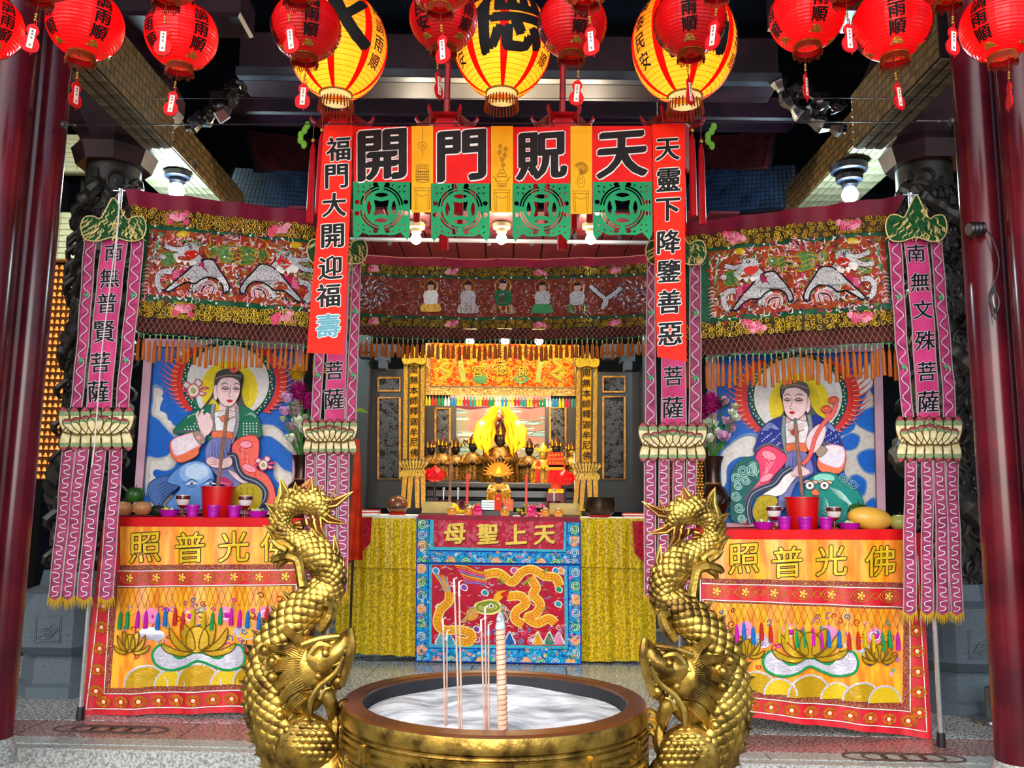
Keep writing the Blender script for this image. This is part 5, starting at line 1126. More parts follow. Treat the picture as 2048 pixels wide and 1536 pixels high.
pc.po([(625, 590), (520, 630), (455, 700), (425, 790), (418, 870), (640, 880), (640, 640)], pDb, 3, pHa); pc.po([(850, 580), (960, 620), (1040, 700), (1085, 800), (1105, 920), (1060, 1000), (980, 840), (880, 900), (880, 1020), (850, 1030), (820, 800)], pDb, 3, pHa)
pc.dots([(470 + (k * 41 % 150), 720 + (k * 29 % 130)) for k in range(26)], 6, P('b8c4e8', .5)); pc.dots([(920 + (k * 37 % 140), 680 + (k * 23 % 150)) for k in range(26)], 6, P('b8c4e8', .5))
for k in range(5): pc.li([(470 + k * 10, 700), (530, 640 + k * 9), (600 - k * 6, 690)], 5, P('8c9cd8', .5)); pc.li([(930 + k * 8, 680), (975, 640 + k * 9), (1030 - k * 6, 700)], 5, P('8c9cd8', .5))
for p in ([(640, 590), (630, 700), (640, 800), (660, 880)], [(825, 580), (840, 680), (820, 780), (830, 820)]): pc.li(p, 34, pGy); pc.li(p, 22, P('8c9a9c', .5)); pc.dots([(p[j][0] + q, lerp(p[j][1], p[j + 1][1], u)) for j in range(3) for u in (.2, .5, .8) for q in (-6, 6)], 3, pHa)
pc.li([(420, 850), (520, 800), (640, 860)], 16, pGy); pc.li([(890, 790), (980, 800), (1090, 840)], 16, pGy)
for k in range(3): pc.li([(660, 640 + k * 16), (730, 660 + k * 16), (800, 630 + k * 16)], 3, pSkd)
pc.li([(665, 690), (720, 712), (790, 690)], 8, pBr); pc.el(718, 712, 30, 24, pRed, pGy, 4)
pc.po([(658, 800), (815, 800), (805, 865), (668, 868)], pOr, 2, pRedd)
pc.po([(660, 870), (800, 870), (850, 960), (850, 1030), (730, 1100), (660, 1260), (590, 1320), (600, 1180), (640, 1050)], pVi, 3, pVid)
for k in range(6): pc.li([(680 + k * 22, 890), (670 + k * 26, 980), (640 + k * 20, 1120)], 8, pVid, 2)
pc.po([(430, 870), (520, 815), (640, 880), (655, 930), (570, 1030), (490, 1130), (390, 1180), (350, 1290), (385, 1400), (320, 1400), (298, 1250), (355, 1130), (432, 1100), (418, 980)], pPk, 3, pRedd)
for k in range(7): pc.li([(450 + k * 14, 890 + k * 22), (520 - k * 6, 900 + k * 26), (560 - k * 18, 940 + k * 26), (500 - k * 20, 960 + k * 34)], 8, pPkl, 2)
pc.el(520, 890, 60, 34, pPkl, pRed, 6, .4); pc.el(500, 1060, 56, 26, pPkl, pRed, 6, -.5)
pc.po([(760, 1010), (690, 1000), (620, 1060), (560, 1130), (480, 1180), (470, 1210), (620, 1190), (690, 1100)], pWh, 3, pGy)
for w, c in ((50, pHa), (36, P('26304c', .5)), (9, P('8c98b0', .5))): pc.li([(690, 985), (620, 1030), (560, 1105), (460, 1145), (385, 1195), (355, 1300), (375, 1410)], w, c)
pc.po([(885, 935), (950, 815), (1085, 830), (1100, 940), (1055, 1025), (920, 1015)], pOr, 3, pRedd); pc.po([(900, 905), (955, 815), (1080, 828), (1092, 925), (1045, 985), (920, 945)], P('eee6f2', .5), 3, pPkl, 8); pc.po([(870, 860), (920, 815), (965, 850), (910, 905)], pBr, 2, pGy)
pc.po([(800, 780), (850, 690), (920, 650), (950, 700), (920, 800), (860, 870), (820, 850)], P('f0dce2', .5), 3, pSkd)
pc.li([(775, 960), (830, 890), (868, 760), (930, 650), (1000, 580), (1030, 500)], 34, pRedd); pc.li([(775, 960), (830, 890), (868, 760), (930, 650), (1000, 580), (1030, 500)], 26, pCo); pc.li([(960, 620), (965, 560)], 26, pCo)
for x, y in ((1012, 470), (955, 538)): pc.el(x, y, 38, 28, pCo, pRedd, 6); pc.el(x, y - 4, 22, 14, pOr, pRedd, 5)
pc.po([(780, 980), (740, 960), (700, 1010), (690, 1040), (760, 1050), (830, 1020)], pSk, 3, pSkd)
face(pc, [(622, 430), (640, 378), (720, 368), (800, 400), (808, 500), (780, 580), (712, 622), (655, 590), (628, 520)], (812, 505), ([(630, 445), (655, 425), (685, 440)], [(705, 442), (745, 425), (785, 440)]), ((655, 468, 28), (742, 468, 36)), [(690, 445), (690, 500), (672, 530), (695, 540)], [(668, 562), (690, 555), (716, 562), (692, 580)], -1)
pc.po([(608, 430), (622, 360), (720, 345), (820, 390), (815, 430), (740, 378), (650, 385), (630, 420)], pHa, 3); pc.li([(610, 380), (710, 355), (825, 385)], 12, P('8a7a6c', .5)); pc.el(660, 335, 26, 16, pCo)
pc.part('robed_figure', t)
pc.po([(390, 1310), (440, 1205), (530, 1195), (585, 1240), (500, 1380), (420, 1390)], pOl, 3, pGy); pc.dots([(420 + (k * 47 % 130), 1220 + (k * 31 % 140)) for k in range(18)], 6, P('5c8a14', .5)); pc.part('saddle_cloth', t)
pc.po([(240, 1000), (330, 905), (430, 930), (440, 1080), (340, 1210), (330, 1380), (230, 1380), (225, 1180)], pTed, 3)
for x, y, r in ((265, 1060, 40), (320, 1010, 48), (280, 1120, 34), (340, 1080, 36), (265, 1200, 40), (290, 1290, 40), (310, 1370, 36), (390, 1000, 50)): pc.d.spiral(pc.m([(x, y)])[0][0], pc.m([(x, y)])[0][1], r / pc.k, 7 / pc.k, P('a8d8cc', .5), pc.up(), 2.4, 0, 1, 30)
for k in range(9): pc.li([(350 + k * 6, 960 + k * 12), (400, 940 + k * 10), (430, 960 + k * 14)], 5, P('a8d8cc', .5), 2)
pc.part('lion_tail', t)
pc.po([(780, 1210), (800, 1100), (860, 1040), (940, 1018), (1030, 1040), (1100, 1100), (1190, 1160), (1235, 1260), (1250, 1390), (780, 1390)], pTe, 3, pTed, 7)
for k in range(10): pc.li([(960 + k * 8, 1130 + k * 8), (1060 + k * 12, 1170 + k * 14), (1120 + k * 10, 1260 + k * 12), (1060 + k * 16, 1380)], 6, P('bce8dc', .5), 2)
for k in range(6): pc.li([(930 - k * 4, 1210 + k * 22), (960, 1260 + k * 18), (950 + k * 10, 1370)], 6, P('bce8dc', .5), 2)
pc.el(930, 1065, 80, 34, P('8fe0d0', .5))
for x, y in ((1110, 1080), (1150, 1110), (1080, 1060)): pc.d.spiral(*pc.m([(x, y)])[0], 40 / pc.k, 6 / pc.k, P('8cb8b0', .5), pc.up(), 2, 0, 1, 24)
for x in (822, 932): pc.po([(x - 50, 1100), (x - 20, 1075), (x + 10, 1085), (x + 50, 1080), (x + 55, 1110), (x, 1100)], P('d8b090', .5), 3, pHa, 4); pc.el(x, 1120, 34, 32, pWh, pHa, 7); pc.el(x, 1120, 13, 13, pHa)
pc.po([(830, 1180), (862, 1145), (895, 1180), (870, 1195)], pOr, 3, pRedd); pc.li([(800, 1220), (860, 1200), (910, 1220)], 10, pHa, 2)
pc.part('lion_head', t)
# ================================================================== side tables with embroidered frontals and offerings
Y_SATIN = M('yellow_orange_satin', 'f2a81c', .3, c2='e07a10', sc=7, lo=.4, hi=.62, aniso=(3.5, 3.5, .8), spec=.7, sheen=.3)
R_SATIN = M('red_satin', 'd0182a', .4, c2='a80c1c', sc=7, aniso=(3, 3, .8), sheen=.3)
R_TOP = M('bright_red_cloth', 'd60a12', .5, c2='b80810', sc=4)
BURG = M('burgundy_gold_trim', '7a2430', .5, c2='b08a3c', sc=160, lo=.35, hi=.5)
WOODT = M('table_wood', '6a3a1c', .5, c2='4a2612', sc=4, aniso=(1, 6, 1))
SEQ_G = M('gold_sequin', 'd8b018', .3, c2='96720a', sc=420, lo=.2, hi=.8, pat='cells', m=.35, bump=.3)
SEQ_Y = M('yellow_sequin_bright', 'f0d41a', .3, c2='a87e0a', sc=420, lo=.2, hi=.8, pat='cells', m=.2, bump=.3)
SEQ_S = M('silver_lurex', 'dcdce6', .25, c2='8a8aa4', sc=240, lo=.2, hi=.7, pat='cells', m=.3, bump=.4)
TGREEN = P('128a4a', .6); TBLUE = P('1466b4', .6); TMAG = P('b8149a', .6); TRED = P('b0281c', .6); TYEL = P('b8a414', .6)
def side_table(Dl, xl, xr, ytop, depth, label):
    a, c = at(xl, ytop, Dl), at(xr, ytop, Dl); z = a.z; y0 = Dl + .02; t = thing('altar_table', label, 'table', ((a.x + c.x) / 2, y0 + depth / 2, 0)); cx = (a.x + c.x) / 2; w = c.x - a.x
    b = B(); b.box((cx, y0 + depth / 2, z - .02), (w, depth, .036), WOODT, bev=.006); b.build('tabletop', t, smooth=0)
    for sx in (-1, 1):
        for yy in (y0 + .05, y0 + depth - .05): b = B(); b.box((cx + sx * (w / 2 - .06), yy, (z - .04) / 2), (.06, .06, z - .04), WOODT, bev=.005); b.build('leg', t, smooth=0)
    b = B(); b.box((cx, y0 + depth / 2, z + .003), (w + .02, depth, .006), R_TOP); b.build('red_top_cloth', t, smooth=0)
    return z
def frontal(label, D0, D1, L, seed, mir):
    """L: dict of px strips"""
    q = random.Random(seed); s = Surf((L['ox'][0], 1200, D0), (L['ox'][1], 1200, D1), lambda s_, z: .016 * sin(s_ * 17 + seed) * min(1, max(0, 1.25 - z) * 1.2) + .006 * sin(s_ * 37 + z * 3) * min(1, max(0, 1.25 - z) * 2))
    t = thing('altar_frontal', label, 'altar cloth', tuple(s.p(*L['outer'][3])))
    S_ = lambda k: Strip(*L[k])
    cloth(s, S_('outer'), R_SATIN, 'red_border_cloth', t, 60, 24, -.004)
    o1 = cloth(s, S_('top'), R_TOP, 'red_header', t, 40, 2, .006)
    up = S_('upper'); o2 = cloth(s, up, Y_SATIN, 'yellow_inscription_band', t, 50, 6, .003)
    for ch, x, y in L['chars']:
        d = Dr(s, 14); d.text(ch, x, y, 60, P('3a2606', .5), .0055, .034, nib=.006); d.text(ch, x, y, 60, SEQ_Y, .0075, .004, nib=.006); d.build('embroidered_character', o2)
    cloth(s, S_('trim'), BURG, 'burgundy_trim', t, 50, 2, .003)
    bd = S_('band'); o = cloth(s, bd, R_SATIN, 'red_flower_band', t, 50, 3, .003); d = Dr(s, 12)
    for v in (.03, .97): d.line([bd.uv(k / 40, v) for k in range(41)], 2, WHT, .006)
    n = 7
    for k in range(n):
        x, y = bd.uv((k + .5) / n, .45); H = abs(bd.c[3][1] - bd.c[0][1])
        d.dot(x, y, 4, SEQ_Y, .007, 8, .004); [d.dot(x + 6 * cos(j * 1.26), y + 6 * sin(j * 1.26), 2.5, P('e8c46c', .5), .007, 6, .003) for j in range(5)]
        for r in (11, 16): d.line([(x + r * 1.25 * cos(j * .45), y + r * .75 * sin(j * .45)) for j in range(14)], 1.5, GOLDT, .006, closed=True)
        x2, y2 = bd.uv((k + 1) / n, .45) if k < n - 1 else (x, y); d.line([(x2 + 7 * cos(j * .6), y2 + 6 * sin(j * .6)) for j in range(10)], 1.5, GOLDT, .006, closed=True)
    d.build('gold_flower_chain', o)
    lo = S_('lower'); tr = L['lower']; ins = 1.0
    cloth(s, S_('trimbox'), BURG, 'burgundy_frame', t, 50, 10, .001)
    o = cloth(s, lo, Y_SATIN, 'yellow_picture_panel', t, 50, 12, .004)
    d = Dr(s, 14); tb = S_('trimbox').c; d.line([tb[0], tb[3], tb[2], tb[1]], 2, WHT, .004); ob = S_('outer').c
    inn = [(lerp(ob[i][0], tb[i][0], .3), lerp(ob[i][1], tb[i][1], .3)) for i in range(4)]; d.line([inn[0], inn[3], inn[2], inn[1]], 2, WHT, .004); d.build('white_piping', t)
    # flowers round the red border
    def chain(a, b_, n):
        for k in range(n):
            d = Dr(s); x, y = lerp(a[0], b_[0], (k + .5) / n), lerp(a[1], b_[1], (k + .5) / n); d.dot(x, y, 4.5, P('e8d49c', .5), .006, 7, .004); [d.dot(x + 9 * cos(j * 1.26), y + 8 * sin(j * 1.26), 5, P('c81c20', .5), .003, 7, .003) for j in range(5)]
            for j in range(3): d.line([(x + (9 + 3 * j) * cos(i * .5 + j), y + (7 + 2 * j) * sin(i * .5 + j)) for i in range(13)], 1.3, GOLDT, .0065)
            d.build('border_flower', t)
    mid = lambda i, u: (lerp(ob[i][0], tb[i][0], u), lerp(ob[i][1], tb[i][1], u))
    chain(mid(3, .62), mid(2, .62), 11); chain(mid(0, .62) if not mir else mid(1, .62), mid(3, .62) if not mir else mid(2, .62), 7)
    # picture: lotus on clouds, hills, tassel net
    f = lambda u, v: lo.uv(u, v)
    W_ = lo.c[1][0] - lo.c[0][0]; k1 = W_ / 300; cx, cy = L['lotus']
    d = Dr(s, 18)
    for i_, (x, r, m) in enumerate(((cx - 150, 34, SEQ_Y), (cx - 105, 40, SEQ_G), (cx - 58, 30, SEQ_Y), (cx, 42, SEQ_G), (cx + 55, 30, SEQ_Y), (cx + 105, 36, SEQ_G), (cx + 150, 32, SEQ_Y), (cx + 178, 26, SEQ_G))):
        yb = L['base'](x); pts = [(x + r * 1.05 * cos(pi + j * pi / 12), yb + r * 1.05 * sin(pi + j * pi / 12)) for j in range(13)]
        if x - r < L['clip'][0] or x + r > L['clip'][1]: continue
        d.poly(pts, m, .006 + .0012 * i_); d.line(pts, 4, SEQ_S, .0065 + .0012 * i_, rise=.0006)
    d.build('sequin_hills', o)
    d = Dr(s, 18); cl = sm([(cx - 92, cy + 12), (cx - 78, cy - 4), (cx - 62, cy + 2), (cx - 40, cy + 22), (cx, cy + 8), (cx + 40, cy + 22), (cx + 64, cy), (cx + 84, cy - 4), (cx + 94, cy + 16), (cx + 86, cy + 38), (cx + 55, cy + 46), (cx + 25, cy + 36), (cx, cy + 26), (cx - 25, cy + 38), (cx - 58, cy + 46), (cx - 86, cy + 34)], 4)
    d.poly(cl, SEQ_S, .0165); d.line(cl, 5, TGREEN, .0175, closed=True); d.build('silver_cloud', o)
    def lotusq(x, y, w, h, name):
        d = Dr(s, 12)
        pet = lambda pts, z: (d.poly(sm([(x + a * w, y + b_ * h) for a, b_ in pts], 4), SEQ_G, z), d.line(sm([(x + a * w, y + b_ * h) for a, b_ in pts], 4), 2, P('6a4a0a', .5), z + .004, closed=True))
        for e in (-1, 1):
            pet([(e * .15, .35), (e * .6, .3), (e * 1.0, .0), (e * .85, .42), (e * .4, .58)], .019); pet([(e * .1, .3), (e * .5, -.1), (e * .78, -.7), (e * .72, -.05), (e * .45, .32)], .02); pet([(e * .05, .2), (e * .15, -.6), (e * .45, -.95), (e * .45, -.3), (e * .3, .2)], .0195)
        pet([(-.28, .1), (-.25, -.55), (0, -.8), (.25, -.55), (.28, .1), (0, .4)], .022)
        d.build(name, o)
    lotusq(cx, cy - 8, 74, 44, 'gold_lotus')
    for x, y in L['small']: lotusq(x, y, 36, 30, 'gold_lotus')
    for (x, y) in L['silver']: d = Dr(s); d.poly(sm([(x - 26, y), (x - 14, y - 14), (x + 6, y - 12), (x + 26, y + 2), (x + 12, y + 14), (x - 10, y + 10)], 3), SEQ_S, .008); d.build('silver_puff', o)
    d = Dr(s)
    for i in range(70):
        x, y = f(q.uniform(.02, .98), q.uniform(.08, .72)); x0 = x; c = q.choice((TMAG, TBLUE, P('2c9a9a', .5), P('8a5cb8', .5), P('e8a0b4', .5), TRED, P('6a3a1c', .5)))
        d.spiral(x, y, q.uniform(5, 9), 2.4, c, .006, q.uniform(.8, 1.3), q.uniform(0, 6), q.choice((-1, 1)), 9)
    d.build('thread_curls', o, kind='stuff')
    for u in (.2, .42, .62, .85):
        d = Dr(s); x, y = f(u, .28); d.poly(sm([(x - 16, y), (x, y - 16), (x + 18, y - 4), (x + 12, y + 14), (x - 10, y + 14)], 3), P('e884b0', .5), .007); d.spiral(x, y, 12, 2.5, WHT, .009, 1.4, 0, 1, 12); d.dot(x + 4, y + 2, 6, TMAG, .01); d.build('pink_flower', o)
    for u, v in ((.07, .28), (.52, .4), (.88, .3)): d = Dr(s); x, y = f(u, v); [d.line([(x, y), (x + 18 * cos(j * .55 + .2), y - 20 * sin(j * .55 + .2))], 6, TGREEN, .007, taper=2) for j in range(6)]; d.build('leaf_spray', o)
    d = B(); net = Strip(f(0, 0), f(1, 0), f(1, .2), f(0, .2)); n = 15
    for i in range(n * 2 + 1):
        for e in (-1, 1):
            pts = [s.p(*net.uv(min(max((i + (e * .5 if j % 2 else 0)) / (n * 2), 0), 1), j / 2), .012) for j in range(3)]; d.tube(pts, .0012, P('8a6a14', .6), 3, caps=False)
    d.build('knotted_net', t)
    cols = (TGREEN, TGREEN, TMAG, TMAG, TBLUE, TBLUE, TRED, TRED, TYEL, TYEL)
    nn = L['ntas']
    for i in range(nn):
        x, y = net.uv((i + .5) / nn, 1.0); x += q.uniform(-3, 3); p = s.p(x, y + q.uniform(0, 12), .016); m_ = mpp(D0); b = B(); L_ = 34 * m_
        b.tube([s.p(x, y - 8, .014), p], .0014, P('8a6a14', .6), 4); b.lathe(p - Vector((0, 0, L_)), [(4.4 * m_, 0), (4.2 * m_, L_ * .5), (3 * m_, L_ * .85), (1.2 * m_, L_)], cols[i % 10], 8); b.build('tassel', t)
    return s
zL = side_table(5.5, 236, 600, 1035, .72, 'altar table with red top below the elephant painting')
frontal('yellow and red embroidered frontal of the table below the elephant painting', 5.42, 5.46, dict(ox=(160, 590), outer=((206, 1040), (596, 1040), (590, 1424), (157, 1432)), top=((238, 1034), (598, 1036), (598, 1054), (240, 1053)), upper=((240, 1053), (598, 1054), (597, 1128), (240, 1130)), trim=((238, 1130), (597, 1128), (597, 1139), (237, 1141)),
    band=((236, 1141), (597, 1139), (596, 1170), (234, 1174)), trimbox=((222, 1145), (592, 1170), (590, 1378), (207, 1388)), lower=((234, 1176), (585, 1172), (582, 1366), (221, 1376)), chars=(('照', 291, 1095), ('普', 380, 1095), ('光', 468, 1093), ('佛', 552, 1092)), lotus=(398, 1294), base=lambda x: 1375 - (x - 221) * .025, clip=(222, 580), small=((265, 1290), (540, 1290)), silver=((305, 1268), (490, 1265)), ntas=19), 2, False)
zR = side_table(5.22, 1402, 1812, 1060, .7, 'altar table with red top below the lion painting')
frontal('yellow and red embroidered frontal of the table below the lion painting', 5.2, 5.12, dict(ox=(1400, 1860), outer=((1398, 1064), (1842, 1066), (1863, 1478), (1400, 1424)), top=((1400, 1060), (1811, 1058), (1809, 1080), (1400, 1078)), upper=((1402, 1078), (1809, 1080), (1807, 1165), (1404, 1156)), trim=((1404, 1156), (1807, 1165), (1807, 1176), (1404, 1166)),
    band=((1404, 1166), (1807, 1176), (1808, 1216), (1404, 1200)), trimbox=((1406, 1200), (1818, 1216), (1821, 1424), (1408, 1388)), lower=((1408, 1204), (1807, 1220), (1807, 1408), (1410, 1378)), chars=(('照', 1487, 1117), ('普', 1574, 1124), ('光', 1662, 1121), ('佛', 1760, 1122)), lotus=(1618, 1306), base=lambda x: 1378 + (x - 1410) * .075, clip=(1410, 1806), small=((1492, 1300), (1756, 1310)), silver=((1518, 1282), (1712, 1290)), ntas=23), 5, True)
# ---- offerings
PURP = M('purple_plastic', 'b414a8', .35, c2='98108e', sc=8, spec=.5); BUCK = M('red_plastic_bucket', 'd40a0e', .35, c2='c0080c', sc=4, spec=.5); STICK = M('brown_incense_stick', '9a7460', .8, c2='845c48', sc=20)
def on(px, D, z): p = at(px, 1000, D); return Vector((p.x, D, z))
def bucket(px, D, z, rpx, h, tip, label, l2):
    c = on(px, D, z); r = rpx * mpp(D); t = thing('red_bucket', label, 'bucket', tuple(c)); b = B(); b.lathe(c, [(r * .8, 0), (r * .84, h * .1), (r * .98, h * .96), (r * 1.04, h * .96), (r * 1.04, h), (r * .96, h), (r * .8, h * .7), (0.001, h * .7)], BUCK, 28, caps=False); b.build('tub', t)
    b = B(); b.lathe(c + Vector((0, 0, .0)), [(.001, h * .72), (r * .82, h * .72)], P('6a6460', .9), 20, caps=False); b.build('ash_fill', t)
    p1 = at(*tip, D); p0 = c + Vector(((p1.x - c.x) * -.25, 0, h * .72)); t = thing('incense_stick', l2, 'incense', tuple(p0)); b = B(); b.tube([p0, lerp(p0, p1, .93)], [.011, .013], STICK, 10); b.build('stick', t); b = B(); b.tube([lerp(p0, p1, .93), p1], [.013, .008], P('6f7a74', .9), 10); b.build('ash_tip', t)
def cup(px, D, z, label, dish=False):
    c = on(px, D, z); t = thing('purple_dish' if dish else 'purple_cup', label, 'dish' if dish else 'cup', tuple(c), 'purple offering dishes' if dish else 'purple offering cups'); b = B()
    if dish: b.lathe(c, [(.038, 0), (.05, .012), (.062, .042), (.066, .044), (.06, .042), (.045, .014), (.001, .01)], PURP, 20, caps=False); b.build('bowl', t)
    else: b.lathe(c, [(.03, 0), (.033, .01), (.04, .062), (.044, .066), (.044, .078), (.039, .078), (.035, .02), (.001, .016)], PURP, 20, caps=False); b.build('beaker', t)
    if dish:
        b = B(); q = random.Random(px)
        for i in range(9): b.ball(c + Vector((q.uniform(-.035, .035), q.uniform(-.03, .03), .04 + q.uniform(0, .012))), .011, (P('d8c45a', .5), P('c8ccc0', .5), P('8a7a4a', .5))[i % 3], 6, 5)
        b.build('offerings', t, kind='stuff')
def goblet(px, D, z, label):
    c = on(px, D, z); t = thing('oil_goblet', label, 'goblet', tuple(c), 'glass oil goblets'); b = B(); b.lathe(c, [(.03, 0), (.028, .008), (.008, .018), (.007, .05), (.02, .06), (.034, .075)], M('red_glass', 'a01018', .15, spec=.8), 16); b.build('red_foot', t)
    b = B(); b.lathe(c, [(.03, .074), (.04, .09), (.044, .115), (.042, .14), (.038, .14), (.036, .095), (.001, .085)], M('white_glass', 'f0ece8', .1, spec=.8, coat=.5), 16, caps=False); b.build('glass_bowl', t)
    b = B(); b.lathe(c, [(.0445, .112), (.0455, .122), (.043, .136)], M('maroon_glaze', '5a1a1c', .2), 16, caps=False); b.build('maroon_rim', t)
def fruit(px, D, z, r, sc_, m, label, name, stem=True, rot=0):
    c = on(px, D, z); t = thing(name, label, 'fruit', tuple(c)); b = B(); n, k = 18, 12; R = Matrix.Rotation(rot, 3, 'Y')
    cc = c + Vector((0, 0, r * sc_[2]))
    for_ = []
    b.ball(cc, r, m, n, k, sc_, R)
    if name != 'mango':
        o = len(b.v)
        for i, p in enumerate(b.v): p = Vector(p) - cc; d_ = math.hypot(p.x, p.y) / r; f = 1 - .22 * math.exp(-(d_ * 3.2) ** 2); b.v[i] = tuple(cc + Vector((p.x, p.y, p.z * f)))
    b.build('flesh', t)
    if stem: b = B(); top = cc + R @ Vector((0, 0, r * sc_[2] * .8)); b.tube([top, top + Vector((.004, 0, .02))], [.004, .003], P('4a3418', .8), 5); b.build('stem', t)
zl = zL + .007; zr = zR + .007
bucket(435, 5.85, zl, 33, .2, (456, 812), 'plain red plastic bucket of ash before the elephant painting', 'thick brown incense stick standing in the bucket before the elephant painting')
for x, w in ((387, 'leftmost'), (429, 'middle'), (470, 'rightmost')): cup(x, 5.6, zl, '%s of three purple cups before the elephant painting' % w)
for x, w in ((340, 'left'), (517, 'right')): cup(x, 5.6, zl, 'low purple dish at the %s of the cups before the elephant painting' % w, True); goblet(x + (26 if w == 'left' else -26), 5.72, zl, 'white and maroon oil goblet beside the %s dish before the elephant painting' % w)
APP = M('russet_apple', 'a85a3a', .35, c2='c89a5c', sc=5, lo=.35, hi=.7); GRE = M('green_melon', '2c6a1c', .35, c2='1c4a12', sc=10); AVO = M('dark_avocado', '2c3028', .5, c2='1c201a', sc=20); MAN = M('yellow_mango', 'e8b84a', .35, c2='d8a43a', sc=4); PEAR = M('green_yellow_apple', 'b8b45a', .35, c2='98a04a', sc=5)
fruit(250, 5.68, zl, .055, (1, 1, .9), APP, 'red and yellow apple at the left end of the left table', 'apple'); fruit(286, 5.66, zl, .056, (1, 1, .9), APP, 'russet apple beside the dark avocado on the left table', 'apple'); fruit(318, 5.72, zl, .05, (1.05, 1, .75), AVO, 'dark round avocado on the left table', 'avocado'); 
fruit(270, 5.72, zl + .082, .058, (1, 1, .95), GRE, 'green melon resting on the two apples of the left table', 'melon')
bucket(1604, 5.6, zr, 34, .2, (1590, 836), 'plain red plastic bucket of ash before the lion painting', 'thick brown incense stick standing in the bucket before the lion painting')
for x, w in ((1567, 'leftmost'), (1608, 'middle'), (1650, 'rightmost')): cup(x, 5.32, zr, '%s of three purple cups before the lion painting' % w)
for x, w in ((1525, 'left'), (1697, 'right')): cup(x, 5.32, zr, 'low purple dish at the %s of the cups before the lion painting' % w, True); goblet(x + (22 if w == 'left' else -30), 5.45, zr, 'white and maroon oil goblet beside the %s dish before the lion painting' % w)
fruit(1738, 5.42, zr, .095, (1.45, .8, .75), MAN, 'large yellow mango on the right table', 'mango', False, .12); fruit(1716, 5.6, zr + .06, .065, (1.05, 1, .85), GRE, 'dark green melon behind the yellow mango', 'melon'); fruit(1797, 5.4, zr, .057, (1.05, 1, .9), PEAR, 'pale green apple at the right end of the right table', 'apple')
# plates under the fruit
for px, D, z, w in ((285, 5.72, zl, 'left'), (1752, 5.48, zr, 'right')):
    c = on(px, D, z); t = thing('fruit_tray', 'shallow dark red tray under the fruit of the %s table' % w, 'tray', tuple(c)); b = B(); b.lathe(c, [(.16, -.004), (.2, .004), (.205, .006), (.16, .0)], P('7a1418', .4), 28, caps=False); b.build('tray', t)
